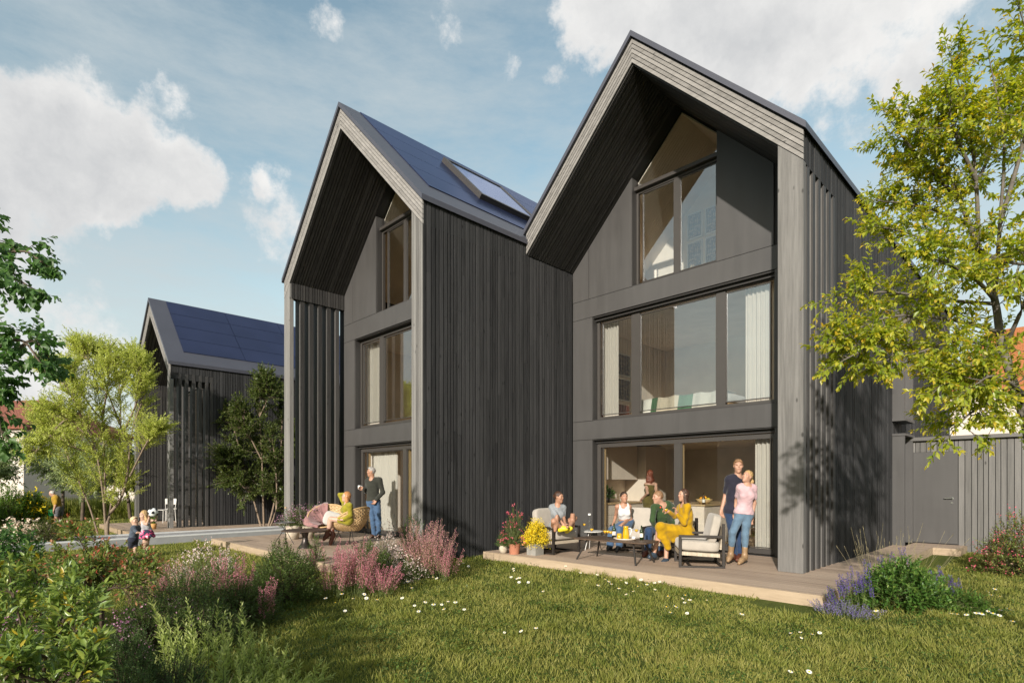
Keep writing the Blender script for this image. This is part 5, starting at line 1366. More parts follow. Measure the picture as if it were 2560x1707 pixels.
# cushion and blanket on the empty chair
q = superq(.21, .055, .19, .45, 24, 14); q.xform(Matrix.Translation(Vector(WA)+RGT*.16-FWD*.06+Vector((0,0,.50))) @ Matrix.Rotation(face(.72,-.69)+.35, 4, 'Z') @ Matrix.Rotation(-.5, 4, 'X') @ Matrix.Rotation(.35, 4, 'Y'))
o = q.build('cushion', M['cush_white'], None, smooth=True); tag(o, 'white cushion leaning in the empty wicker chair', 'cushion')
def blanket():
    m = MB(); C0 = Vector(WA); rot = Matrix.Rotation(face(.72,-.69), 3, 'Z')
    def F(i, j):
        a = math.radians(-172+150*i)      # along the rim, from the low front to the back, on the left side
        sa, ca = math.sin(a), math.cos(a); a2 = a
        x = .45*math.cos(a2+PI*.0); 
        ang = math.radians(265-165*i); ca, sa = math.cos(ang), math.sin(ang)
        rim = Vector((.45*ca, -.02+.42*sa, .61+.26*sa))
        inn = Vector((.15*ca, -.02+.14*sa, .36)); out = Vector((.52*ca, -.02+.50*sa, .30+.1*i))
        if j < .5: p = inn.lerp(rim, j*2)+Vector((ca, sa, 0))*(-.02+.02*math.sin(j*6.28))
        else: p = rim.lerp(out, (j-.5)*1.7)+Vector((ca, sa, 0))*.015
        f = .016*math.sin(i*34+2*math.sin(j*5))+.008*math.sin(i*71+j*9)
        p = p+Vector((ca*.8, sa*.8, .5))*f+Vector((0,0,.022))
        return C0+rot @ p
    m.grid(F, 60, 24); o = m.build('blanket', M['blanket'], None, smooth=True, solid=.01); tag(o, 'dusty pink blanket draped over the empty wicker chair', 'blanket')
blanket()
# pedestal table and tripod table
pb = ground(763,1369,.15); T = thing('pedestal_table', tuple(pb), 'round dark table on a flared bronze pedestal', 'table')
m = MB(); m.lathe([(.001,.362),(.47,.366),(.48,.372),(.47,.385),(.001,.385)], 44, tuple(pb)); m.build('tabletop', M['darkwood'], T)
m = MB(); m.lathe([(.001,0),(.155,0),(.15,.012),(.10,.075),(.062,.15),(.055,.24),(.075,.33),(.09,.361),(.001,.361)], 28, tuple(pb)); m.build('pedestal', M['bronze'], T, smooth=True)
tc_ = at(712,1305.5,12.75); T = thing('tripod_table', (tc_.x, tc_.y, .15), 'small round grey tripod table carrying a bottle and glass', 'table')
m = MB(); m.lathe([(.001,-.012),(.22,-.012),(.225,-.005),(.225,.008),(.218,.008),(.215,0),(.001,0)], 30, tuple(tc_)); m.build('tabletop', M['metaltrim'], T)
for k in range(3):
    a = k*2.094+2.6; m = MB(); m.tube([(tc_.x+.24*math.cos(a),tc_.y+.24*math.sin(a),.15),(tc_.x+.015*math.cos(a),tc_.y+.015*math.sin(a),tc_.z-.15),(tc_.x+.10*math.cos(a),tc_.y+.10*math.sin(a),tc_.z-.013)], .008, 6); m.build('leg', M['blackmetal'], T)
bottle('clear bottle with cork on the small tripod table', tuple(at(714,1303,12.75)+Vector((0,0,.006))), M['glassclear'], .30, .037, M['wood_in'], False)
p_ = at(704,1305,12.70)+Vector((0,0,.004)); T = thing('tumbler', tuple(p_), 'short drinking glass beside the corked bottle', 'glass')
m = MB(); m.lathe([(.001,0),(.036,0),(.040,.09),(.038,.09),(.034,.006),(.001,.006)], 18, tuple(p_)); m.build('vessel', M['glassclear'], T, smooth=True)

# cafe chairs on the far terrace, pot of grass
def cafe_chair(label, loc, rz, first=None, group='pale tubular chairs'):
    if first: return dup(first, loc, rz, label)
    T = thing('cafe_chair', (0,0,0), label, 'chair', group)
    for sx in (-1, 1):
        m = MB(); x = sx*.22; m.tube([(x,-.22,0),(x,-.21,.44)], .012, 6); m.build('leg', M['white_metal'], T)
        m = MB(); m.tube([(x,.23,0),(x,.20,.44),(x,.25,.80)], .012, 6); m.build('leg', M['white_metal'], T)
    m = MB()
    for i in range(9): y = -.21+.42*i/9; m.box(-.22,.22,y,y+.036,.435,.45)
    m.build('seat', M['white_metal'], T)
    m = MB(); m.grid(lambda i, j: Vector((-.22+.44*i, .245+.012*j-.04*math.sin(PI*i)*-1, .62+.2*j)), 10, 2); m.build('backrest', M['white_metal'], T, solid=.012)
    T.location = loc; T.rotation_euler = (0,0,rz); return T
p_ = ground(414,1305,.15); cc = cafe_chair('pale tubular chair beside the grey post of the far terrace', tuple(p_), face(.3,-.95))
p_ = ground(433,1301,.15); cafe_chair('pale tubular chair seen through the louvres of the far house', tuple(p_), face(-.9,.3), cc)
cafe_chair('pale dining chair indoors behind the standing couple', (-4.62,11.95,.17), face(.9,-.3), cc)
p_ = ground(383,1322,.15); T = thing('potted_plant', tuple(p_), 'ochre pot of bright green grass behind the playing children', 'potted plant')
m = MB(); m.lathe([(.001,0),(.075,0),(.10,.17),(.09,.17),(.08,.15),(.001,.15)], 18, tuple(p_)); m.build('pot', simple('ochre_pot', (.45,.24,.08), .8), T, smooth=True)
LV = Leaves(); n = 160; B_ = np.array(tuple(p_))[None]+RNG.normal(0,.03,(n,3))*np.array([[1,1,0]])+np.array([[0,0,.15]]); LV.add(B_, nrm(np.stack([RNG.normal(0,.25,n),RNG.normal(0,.25,n),np.ones(n)],1)), rdir(n), .22, .012, RNG.random(n)*.6+.3, 2, .1, .2); LV.build('foliage', M['lf_bright'], T)

# ------------------------------------------------------------------ interiors seen through the glass
def curtain(label, x0, x1, z0, z1, y, mat='curtain', waves=None):
    m = MB(); n = int((x1-x0)/.012); wv = waves or (x1-x0)/.085
    m.grid(lambda i, j: Vector((x0+(x1-x0)*i, y+.028*math.sin(2*PI*wv*i)+.006*math.sin(2*PI*wv*2.3*i+j*2), z0+(z1-z0)*j)), n, 6)
    o = m.build('curtain', M[mat], None, smooth=True); return tag(o, label, 'curtain', 'pleated curtains behind the windows')
M['curtain'] = leafmat('cream_curtain_cloth', [(0,(.56,.50,.43)),(1,(.64,.58,.51))], .3, .85, .1, 1.0)
curtain('cream pleated curtain at the right end of the near sliding door', -4.50, -3.80, .18, 2.5, 11.17)
curtain('cream pleated curtain at the left end of the middle window over the terrace', -8.15, -7.72, 3.06, 5.42, 11.17)
curtain('white pleated curtain at the right end of the middle window over the terrace', -4.69, -3.9, 3.06, 5.42, 11.17)
curtain('cream pleated curtain behind the man with the mug', -14.14, -12.77, .18, 2.5, 8.28)
curtain('cream pleated curtain at the left of the upper window of the left house', -14.35, -13.62, 3.07, 5.45, 8.28)
M['cabinet'] = simple('beige_cabinet', (.58,.48,.39), .55, 0, .3, .05)
def slab_boxes(name, label, cat, boxes, mat, group=None, parts=('body',)):
    x0, x1, y0, y1, z0, z1 = boxes[0]; T = thing(name, ((x0+x1)/2,(y0+y1)/2,z0), label, cat, group)
    for k, bx in enumerate(boxes):
        m = MB(); m.box(*bx); m.build(parts[min(k, len(parts)-1)], mat if k != len(boxes)-1 or len(parts) < 2 else M['wood_in'], T)
    return T
slab_boxes('kitchen_units', 'beige kitchen base units with drawers along the left wall indoors', 'kitchen units', [(-8.69,-8.12,11.1,14.6,.18,.48),(-8.69,-8.12,11.1,14.6,.485,.74),(-8.69,-8.12,11.1,14.6,.745,1.0),(-8.69,-8.09,11.08,14.6,1.005,1.045)], M['cabinet'], parts=('drawer_row','drawer_row','drawer_row','worktop'))
slab_boxes('wall_cupboard', 'beige wall cupboards above the indoor worktop', 'cupboard', [(-8.69,-8.28,11.1,12.85,1.62,2.5)], M['cabinet'])
slab_boxes('tall_cupboard', 'tall beige cupboard at the end of the indoor kitchen run', 'cupboard', [(-8.69,-8.05,12.9,13.9,1.05,2.5)], M['cabinet'])
slab_boxes('kitchen_island', 'beige kitchen island carrying the fruit bowl', 'kitchen island', [(-6.7,-5.75,11.55,14.0,.18,1.02),(-6.73,-5.72,11.52,14.03,1.025,1.06)], M['cabinet'], parts=('body','worktop'))
loc = (-5.95,11.95,1.061); T = thing('fruit_bowl', loc, 'wicker fruit bowl with oranges and lemons on the kitchen island', 'bowl')
m = MB(); m.lathe([(.001,0),(.09,0),(.19,.11),(.18,.11),(.08,.01),(.001,.01)], 26, loc); m.build('bowl', M['rattan'], T, smooth=True)
M['orange'] = simple('orange_peel', (.72,.30,.02), .5); M['lemon'] = simple('lemon_peel', (.75,.55,.04), .5)
for k in range(8):
    a = k*2.4; r_ = .04+.075*((k*.6) % 1); m = superq(.04,.04,.038,1,12,8); m.xform(Matrix.Translation((loc[0]+r_*math.cos(a),loc[1]+r_*math.sin(a),loc[2]+.10+.02*(k % 3))))
    o = m.build('fruit', M['orange' if k % 3 else 'lemon'], None, smooth=True); tag(o, 'piece of citrus fruit heaped in the wicker bowl indoors', 'fruit', 'fruit in the bowl')
bottle('brown beer bottle in front of the fruit bowl indoors', (-5.80,11.62,1.061), M['brownbottle'], .25, .032)
base = Vector((-8.35,11.55,1.046)); T = thing('potted_plant', tuple(base), 'green house plant in a dark pot on the kitchen worktop', 'potted plant')
m = MB(); m.lathe([(.001,0),(.08,0),(.12,.12),(.11,.12),(.1,.1),(.001,.1)], 20, tuple(base)); m.build('pot', M['bronze'], T, smooth=True)
LV, ST = Leaves(), Stems(); foliage(LV, ST, base+Vector((0,0,.12)), .2, .2, .3, 120, .08, 8, .05, .03, rnd=.4); ST.build('stems', M['stem_green'], T); LV.build('foliage', M['lf_herb'], T)
# bedroom
T = thing('bed', (-6.2,12.2,3.04), 'bed with cream mattress behind the middle window', 'bed')
m = MB(); m.box(-7.3,-5.1,11.3,13.3,3.05,3.2); m.build('bed_frame', M['wood_in'], T); q = superq(1.1,1.0,.11,.18,28,12); q.xform(Matrix.Translation((-6.2,12.3,3.32))); q.build('mattress', M['cush_white'], T, smooth=True)
M['throw'] = None
def throwmat():
    t = NT('striped_throw'); tc = t.n('ShaderNodeTexCoord'); sx = t.n('ShaderNodeSeparateXYZ'); t.l(tc.outputs['Generated'], sx.inputs[0])
    col = t.ramp(sx.outputs[0], [(0,(.6,.57,.5)),(.16,(.6,.57,.5)),(.17,(.05,.11,.05)),(.24,(.05,.11,.05)),(.25,(.45,.38,.28)),(.48,(.45,.38,.28)),(.49,(.06,.13,.07)),(.64,(.06,.13,.07)),(.65,(.42,.39,.33)),(1,(.5,.46,.4))], 'CONSTANT')
    t.pbr(col, .9, 0, None, .1); return t.m
m = MB(); m.grid(lambda i, j: Vector((-7.25+2.1*i, 11.20+.12*min(1,j*1.6)+.9*max(0,j-.5)+.02*math.sin(i*40), 3.08+.38*min(1,j*2)+.012*math.sin(i*26+j*4))), 70, 10)
o = m.build('throw', throwmat(), None, smooth=True, solid=.012); tag(o, 'striped green and cream throw over the end of the bed', 'throw')
slab_boxes('chest_of_drawers', 'small red-brown chest by the bedroom curtain', 'chest', [(-8.6,-8.1,11.5,12.2,3.05,3.5)], simple('redbrown_wood', (.16,.05,.03), .5))
M['print'] = None
def printmat():
    t = NT('botanical_print'); v = t.coord((9,9,9), 'Generated'); n = t.noise(t.coord((5,5,5), 'Generated'), 1.6, 4)
    t.pbr(t.ramp(n, [(.45,(.05,.045,.04)),(.62,(.26,.2,.12))]), .5, 0, None, .3); return t.m
pm = printmat()
def picture(label, x, y0, y1, z0, z1, flat='X'):
    T = thing('framed_picture', (x,(y0+y1)/2,z0), label, 'picture', 'framed prints on indoor walls'); m = MB(); f = .03
    if flat == 'X':
        for (a,b,c,d) in ((y0,y0+f,z0,z1),(y1-f,y1,z0,z1),(y0+f,y1-f,z0,z0+f),(y0+f,y1-f,z1-f,z1)): m.box(x,x+.03,a,b,c,d)
        q = MB(); q.box(x,x+.012,y0+f,y1-f,z0+f,z1-f)
    else:
        for (a,b,c,d) in ((y0,y0+f,z0,z1),(y1-f,y1,z0,z1),(y0+f,y1-f,z0,z0+f),(y0+f,y1-f,z1-f,z1)): m.box(a,b,x-.03,x,c,d)
        q = MB(); q.box(y0+f,y1-f,x-.012,x,z0+f,z1-f)
    m.build('frame', M['white_cer'], T); q.build('print', pm, T)
for (y0, z0, lab) in ((11.75,3.75,'dark botanical print, lower one nearest the bedroom curtain'),(11.75,4.42,'dark botanical print, upper one nearest the bedroom curtain'),(12.5,3.75,'dark botanical print, lower one further along the bedroom wall'),(12.5,4.42,'dark botanical print, upper one further along the bedroom wall')):
    picture(lab, -8.69, y0, y0+.62, z0, z0+.60)
for (x0, z0, lab) in ((-7.02,6.95,'pale framed print, lower left on the attic back wall'),(-6.54,6.95,'pale framed print, lower right on the attic back wall'),(-7.02,7.68,'pale framed print, upper left on the attic back wall'),(-6.54,7.68,'pale framed print, upper right on the attic back wall')):
    picture(lab, 13.19, x0, x0+.42, z0, z0+.66, 'Y')
# stool behind the left door
T = thing('trestle', (-11.9,9.3,.18), 'light wooden trestle indoors beside the left curtain', 'trestle')
for (a, b_) in (((-12.15,9.2,.18),(-12.0,9.3,.85)),((-11.6,9.2,.18),(-11.75,9.3,.85)),((-12.15,9.5,.18),(-12.0,9.4,.85)),((-11.6,9.5,.18),(-11.75,9.4,.85))):
    m = MB(); m.bar(a, b_, .04, .025); m.build('leg', M['wood_in'], T)
m = MB(); m.box(-12.2,-11.55,9.28,9.42,.852,.89); m.build('top', M['wood_in'], T)
m = MB(); m.bar((-12.08,9.24,.5),(-11.67,9.24,.5),.03,.02); m.build('rail', M['wood_in'], T)
# ------------------------------------------------------------------ people: smooth bodies from blended volumes
def n1(v): v = np.asarray(v, float); return v/max(np.linalg.norm(v), 1e-9)
def CAP(a, b, ra, rb, k=.03): return ('c', np.asarray(a, float), np.asarray(b, float), ra, rb, k)
def ELL(c, r, X, Y, Z, k=.03): return ('e', np.asarray(c, float), np.asarray(r, float), np.stack([n1(X), n1(Y), n1(Z)]), k)

def volume_mesh(prims, res, planes=(), wrinkle=None, minus=(), after=()):
    lo = np.full(3, 1e9); hi = -lo
    for p in list(prims)+list(after):
        if p[0] == 'c': m = max(p[3], p[4]); lo = np.minimum(lo, np.minimum(p[1], p[2])-m); hi = np.maximum(hi, np.maximum(p[1], p[2])+m)
        else: m = p[2].max(); lo = np.minimum(lo, p[1]-m); hi = np.maximum(hi, p[1]+m)
    lo = lo-4*res-.01; hi = hi+4*res+.01; sh = np.ceil((hi-lo)/res).astype(int)+1
    D = np.full(sh, .08, np.float32)
    ax = [lo[i]+np.arange(sh[i])*res for i in range(3)]
    def local(p, pad):
        if p[0] == 'c': m = max(p[3], p[4])+pad; a = np.minimum(p[1], p[2])-m; b = np.maximum(p[1], p[2])+m
        else: m = p[2].max()+pad; a = p[1]-m; b = p[1]+m
        i0 = np.maximum(((a-lo)/res).astype(int), 0); i1 = np.minimum(((b-lo)/res).astype(int)+2, sh)
        sl = tuple(slice(i0[i], i1[i]) for i in range(3))
        X, Y, Z = np.meshgrid(ax[0][sl[0]], ax[1][sl[1]], ax[2][sl[2]], indexing='ij')
        if p[0] == 'c':
            ab = p[2]-p[1]; L2 = max(ab@ab, 1e-9)
            dx, dy, dz = X-p[1][0], Y-p[1][1], Z-p[1][2]
            t = np.clip((dx*ab[0]+dy*ab[1]+dz*ab[2])/L2, 0, 1)
            d = np.sqrt((dx-t*ab[0])**2+(dy-t*ab[1])**2+(dz-t*ab[2])**2)-(p[3]+(p[4]-p[3])*t)
        else:
            dx, dy, dz = X-p[1][0], Y-p[1][1], Z-p[1][2]; R = p[3]
            q = [(dx*R[i, 0]+dy*R[i, 1]+dz*R[i, 2]) for i in range(3)]
            k0 = np.sqrt(sum((q[i]/p[2][i])**2 for i in range(3))); k1 = np.sqrt(sum((q[i]/p[2][i]**2)**2 for i in range(3)))
            d = k0*(k0-1)/np.maximum(k1, 1e-6)
        return sl, d.astype(np.float32)
    for p in prims:
        k = p[-1]; sl, d = local(p, k+.02); a = D[sl]
        h = np.maximum(k-np.abs(a-d), 0)/k; D[sl] = np.minimum(a, d)-h*h*k*.25
    for p in minus:
        sl, d = local(p, .03); D[sl] = np.maximum(D[sl], -d)
    if wrinkle or planes:
        X, Y, Z = np.meshgrid(*ax, indexing='ij')
        for c, n in planes:
            n = n1(n); D = np.maximum(D, ((X-c[0])*n[0]+(Y-c[1])*n[1]+(Z-c[2])*n[2]).astype(np.float32))
    for p in after:
        k = p[-1]; sl, d = local(p, k+.02); a = D[sl]
        h = np.maximum(k-np.abs(a-d), 0)/k; D[sl] = np.minimum(a, d)-h*h*k*.25
    if wrinkle:
        amp, f = wrinkle
        D += (amp*(np.sin(f*(X*.7+Z*1.1)+3*np.sin(f*.35*Y))*np.sin(f*.8*(Y-Z*.6)+2*np.sin(f*.3*X)))).astype(np.float32)
    # surface nets
    S = D < 0
    a = S[:-1,:-1,:-1].astype(np.int8); cnt = a.copy()
    cs = [(i,j,k) for i in (0,1) for j in (0,1) for k in (0,1)]
    cnt = sum(S[i:sh[0]-1+i, j:sh[1]-1+j, k:sh[2]-1+k].astype(np.int8) for i,j,k in cs)
    act = (cnt > 0) & (cnt < 8); idx = np.argwhere(act)
    if len(idx) == 0: return np.zeros((0,3)), np.zeros((0,4), int)
    vid = np.full(act.shape, -1, np.int64); vid[act] = np.arange(len(idx))
    dv = {c: D[idx[:,0]+c[0], idx[:,1]+c[1], idx[:,2]+c[2]] for c in cs}
    acc = np.zeros((len(idx), 3)); num = np.zeros(len(idx))
    for c in cs:
        for axn in range(3):
            if c[axn]: continue
            c2 = list(c); c2[axn] = 1; d0, d1 = dv[c], dv[tuple(c2)]
            m = (d0 < 0) != (d1 < 0); t = np.where(m, d0/np.where(m, d0-d1, 1), 0)
            p = np.tile(np.array(c, float), (len(idx), 1)); p[:, axn] += t; acc += p*m[:, None]; num += m
    V = lo+(idx+acc/num[:, None])*res
    F = []
    for axn in range(3):
        o1, o2 = [(1,2),(2,0),(0,1)][axn]
        s0 = [slice(None)]*3; s1 = [slice(None)]*3; s0[axn] = slice(0,-1); s1[axn] = slice(1,None)
        ed = S[tuple(s0)] != S[tuple(s1)]; e = np.argwhere(ed)
        e = e[(e[:, o1] > 0) & (e[:, o2] > 0) & (e[:, o1] < sh[o1]-1) & (e[:, o2] < sh[o2]-1)]
        ins = S[e[:,0], e[:,1], e[:,2]]
        def g(a, b):
            q = e.copy(); q[:, o1] -= a; q[:, o2] -= b; return vid[q[:,0], q[:,1], q[:,2]]
        Q = np.stack([g(0,0), g(1,0), g(1,1), g(0,1)], 1); Q[~ins] = Q[~ins][:, ::-1]
        F.append(Q)
    F = np.concatenate(F); F = F[(F >= 0).all(1)]
    return V, F

def vol_obj(name, prims, res, mat, parent, **kw):
    V, F = volume_mesh(prims, res, **kw)
    if len(V) == 0: return None
    return mesh_obj(name, V, F[:, ::-1] if False else F, mat, parent, None, True)

def skin(name, c):
    t = NT(name); v = t.coord(); n = t.noise(v, 25, 4)
    p = t.pbr(t.ramp(n, [(.3, [q*.9 for q in c]), (.7, [min(1, q*1.08) for q in c])]), .5, 0, None, .35, link=True)
    p.inputs['Subsurface Weight'].default_value = .05; p.inputs['Subsurface Radius'].default_value = (.02,.008,.004); p.inputs['Subsurface Scale'].default_value = .3
    return t.m
M['skin'] = skin('fair_skin', (.40,.225,.155)); M['skin_tan'] = skin('tanned_skin', (.34,.18,.115)); M['skin_pale'] = skin('pale_skin', (.45,.285,.21))
def cloth(name, c, var=.2):
    t = NT(name); v = t.coord(); n = t.noise(v, 7, 5); w = t.noise(t.coord((1,1,.6)), 22, 5, .6)
    col = t.ramp(n, [(.3, [q*(1-var) for q in c]), (.7, [min(1, q*(1+var)) for q in c])])
    t.pbr(col, .9, 0, t.bump(w, .38, .014), .15, sheen=.15); return t.m
for nm, c in dict(denim=(.05,.09,.16), denim_dark=(.022,.042,.09), denim_light=(.095,.15,.21), olive=(.030,.031,.025), yellowgreen=(.22,.19,.016), grey_tee=(.21,.22,.23), white=(.52,.51,.50), green=(.030,.055,.020), mustard=(.33,.19,.004), navy=(.020,.019,.030), pink=(.46,.31,.33), brown=(.085,.062,.016), ochre=(.30,.18,.02), greyshorts=(.12,.12,.13), slate=(.06,.075,.10), darkshorts=(.022,.025,.04), greytop=(.34,.33,.35), sock=(.16,.10,.075)).items(): M['c_'+nm] = cloth(nm+'_cloth', c)
def patterned():
    t = NT('pink_patterned_cotton'); v = t.coord(); w = t.n('ShaderNodeTexNoise'); w.inputs['Scale'].default_value = 13; w.inputs['Detail'].default_value = 2; t.l(v, w.inputs['Vector'])
    t.pbr(t.ramp(w.outputs['Fac'], [(.0,(.035,.035,.06)),(.46,(.04,.04,.07)),(.5,(.55,.07,.17)),(.56,(.62,.12,.22)),(.6,(.6,.5,.5)),(.66,(.05,.05,.08))], 'CONSTANT'), .85, 0, None, .1); return t.m
M['c_pattern'] = patterned()
for nm, c in dict(brown=(.055,.025,.014), darkbrown=(.028,.016,.010), red=(.15,.035,.014), blond=(.42,.27,.12), strawberry=(.40,.18,.065), grey=(.30,.28,.26), paleblond=(.52,.40,.24), sandy=(.22,.12,.06), white=(.50,.48,.44)).items():
    t = NT('hair_'+nm); v = t.coord((60,60,8)); n = t.noise(v, 1.5, 5, .7)
    t.pbr(t.ramp(n, [(.3, [q*.55 for q in c]), (.7, [min(1, q*1.35) for q in c])]), .45, 0, t.bump(n, .8, .012), .4); M['h_'+nm] = t.m
for nm, c in dict(black=(.012,.012,.014), brown=(.06,.028,.016), tan=(.24,.155,.085), navy=(.03,.045,.065), bootbrown=(.10,.032,.018), white=(.5,.5,.5), yellow=(.6,.5,.02)).items(): M['s_'+nm] = simple('shoe_'+nm, c, .45, 0, .4, .12, 20, .2)
M['eye'] = simple('dark_eye', (.03,.02,.015), .2); M['lip'] = simple('lips', (.38,.10,.09), .5); M['lip_m'] = simple('soft_lips', (.36,.16,.12), .5); M['teeth'] = simple('teeth', (.7,.68,.64), .3)

UP = np.array([0,0,1.]); FW = np.array(tuple(FWD)); RG = np.array(tuple(RGT))
def vdir(r, u, t): return n1(RG*r+UP*u-FW*t)      # right, up, toward the viewer

def person(label, conv, w, J, h=1.75, female=False, face=(0,0,1), tilt=None, skinm='skin', top=None, pants=None, dress=None, hair=None, shoes=None, hands=None, res=.0075, group=None, child=False, build=1.0, floor=None, extra=None):
    s = h/1.75; P = {}
    def pt(x, y, d=0.0): px, py = conv(x, y); return np.array(tuple(at(px, py, w+d)))
    order = ['pel','neck','head','shl','shr','ell','elr','wrl','wrr','hil','hir','knl','knr','anl','anr','tol','tor']
    par = dict(ell='shl', elr='shr', wrl='ell', wrr='elr', knl='hil', knr='hir', anl='knl', anr='knr')
    ln = dict(ell=.285, elr=.285, wrl=.25, wrr=.25, knl=.42, knr=.42, anl=.41, anr=.41)
    for n_ in order:
        if n_ not in J: continue
        x, y, d = J[n_]
        if isinstance(d, str):
            L = ln[n_]*s; p0 = P[par[n_]]; px, py = conv(x, y); ray_ = np.array(tuple(at(px, py, 1.0)))-np.array([0,0,EYE]); o = p0-np.array([0,0,EYE])
            aa = ray_@ray_; bb = ray_@o; cc = o@o-L*L; disc = bb*bb-aa*cc; t = bb/aa
            if disc > 0: t += (-1 if d == 'n' else 1)*math.sqrt(disc)/aa
            P[n_] = np.array([0,0,EYE])+ray_*t
        else: P[n_] = pt(x, y, d)
    if 'hil' not in P:
        ac = n1(P['shr']-P['shl'])*.09*s; P['hil'] = P['pel']-ac; P['hir'] = P['pel']+ac
    base = np.array([P['pel'][0], P['pel'][1], floor if floor is not None else min(P['anl'][2], P['anr'][2])-.08*s])
    T = thing('person', tuple(base), label, 'person', group)
    fm = .90 if female else 1.0; b = build*s
    f = vdir(*face); u = n1((UP*1.0 if tilt is None else vdir(*tilt))); sd = n1(np.cross(f, u)); u = np.cross(sd, f)
    hc = P['head']; hs = s*(.94 if not child else 1.28)
    across = n1(P['shr']-P['shl']); upv = n1(P['neck']-P['pel']); fr = n1(np.cross(upv, across)); fr = -fr if fr@(f+vdir(0,0,.25 if not J.get('back') else -1)) < 0 else fr
    tl = np.linalg.norm(P['neck']-P['pel'])
    mid = lambda t: P['pel']+(P['neck']-P['pel'])*t
    shw = np.linalg.norm(P['shr']-P['shl'])/2
    def torso(g=0, kk=.06):
        cw = max(.125*s*fm, min(.165*s*fm*build, shw*.92))
        t = [ELL(mid(.66), (cw+g, (.112*b*(1.02 if female else 1))+g, tl*.36+g), across, fr, upv, kk), ELL(mid(.33), (.135*b*fm*(.92 if female else 1)+g, .098*b*fm+g, tl*.30+g), across, fr, upv, kk), ELL(mid(.02), (.160*b*(1.02 if female else .98)+g, .118*b+g, .125*s+g), across, fr, upv, kk),
             CAP(P['shl']*.86+P['neck']*.14, P['shr']*.86+P['neck']*.14, .046*b*fm+g, .046*b*fm+g, kk), CAP(P['neck']-upv*.03*s, P['shl'], .046*s+g*.6, .040*b*fm+g, .05), CAP(P['neck']-upv*.03*s, P['shr'], .046*s+g*.6, .040*b*fm+g, .05)]
        if female:
            for sg in (-1, 1): t.append(ELL(mid(.60)+across*sg*.07*s+fr*.075*s, (.058*s+g*.7, .052*s+g*.7, .06*s+g*.7), across, fr, upv, .04))
        return t
    def arm(sx, g=0, t1=2.0):
        a, e, q = P['sh'+sx], P['el'+sx], P['wr'+sx]; r = [CAP(a, a+(e-a)*min(1, t1), (.046*b*fm)+g, (.050-.012*min(1, t1))*b*fm+g, .035)]
        if t1 > 1: r.append(CAP(e, e+(q-e)*min(1, t1-1), .039*b*fm+g, (.039-.012*(t1-1))*b*fm+g, .02))
        return r
    def leg(sx, g=0, t1=2.0, gb=0):
        a, e, q = P['hi'+sx], P['kn'+sx], P['an'+sx]; r = [CAP(a, a+(e-a)*min(1, t1), .084*b+g, (.084-.028*min(1, t1))*b+g, .045)]
        if t1 > 1:
            r.append(CAP(e, e+(q-e)*min(1, t1-1), .054*b+g, (.054-.018*(t1-1))*b+g+gb, .03))
            cf = e+(q-e)*.30; bk = n1(np.cross(np.cross(q-e, e-a), q-e)) if np.linalg.norm(np.cross(q-e, e-a)) > 1e-4 else -fr
            r.append(ELL(cf-n1(bk)*(-.0)*s, (.050*b+g, .050*b+g, .11*s+g), across, fr, n1(q-e), .03))
        return r
    def hand(sx):
        q = P['wr'+sx]; cfg = (hands or {}).get(sx, {}); e = P['el'+sx]
        d = vdir(*cfg['d']) if 'd' in cfg else n1(q-e); nrm_ = vdir(*cfg['n']) if 'n' in cfg else n1(np.cross(d, across)+.01)
        nrm_ = n1(nrm_-d*(nrm_@d)); sdv = np.cross(nrm_, d); sg = cfg.get('thumb', 1 if sx == 'l' else -1); curl = cfg.get('curl', .45); z = s*fm*(1.12 if child else 1.0)
        r = [CAP(e+(q-e)*.9, q+d*.02*z, .027*z, .026*z, .02), ELL(q+d*.052*z, (.040*z, .017*z, .050*z), sdv, nrm_, d, .02)]
        for i, L in enumerate((.072, .082, .076, .058)):
            o = (-.030+.020*i)*z*-sg; p = q+d*(.088+.004*(1.5-abs(i-1.5)))*z+sdv*o; ang = 0; dd = d
            for k_, fr_ in enumerate((.45, .32, .23)):
                ang += curl*(.7+.25*k_)+.04*i; dd = n1(d*math.cos(ang)+nrm_*math.sin(ang)+sdv*o*2.0); p2 = p+dd*L*fr_*z; r.append(CAP(p, p2, (.0092-.0008*k_)*z, (.0086-.0008*k_)*z, .006)); p = p2
        tb = q+d*.028*z+sdv*sg*.030*z; t1_ = tb+n1(d*.75+sdv*sg*.75+nrm_*.25)*.036*z; t2 = t1_+n1(d*.9+sdv*sg*.2+nrm_*(.2+curl*.6))*.032*z
        r += [CAP(tb, t1_, .0125*z, .0105*z, .010), CAP(t1_, t2, .0105*z, .0085*z, .006)]
        return r
    def foot(sx, g=0, heel=0.0):
        a, t = P['an'+sx], P['to'+sx]; d = t-a; dh = n1(np.array([d[0], d[1], 0.0])) if abs(d[2]) < .9*np.linalg.norm(d) else n1(d)
        hl = a-UP*.045*s-n1(t-a)*.0-dh*.035*s
        return [CAP(a, a-UP*.03*s, .036*s+g, .036*s+g, .02), CAP(hl, a+(t-a)*.72, .034*s+g, .030*s+g, .03), CAP(a+(t-a)*.6, t, .032*s+g, .022*s+g, .03), CAP(a, a+(t-a)*.6, .034*s+g, .030*s+g, .03)]
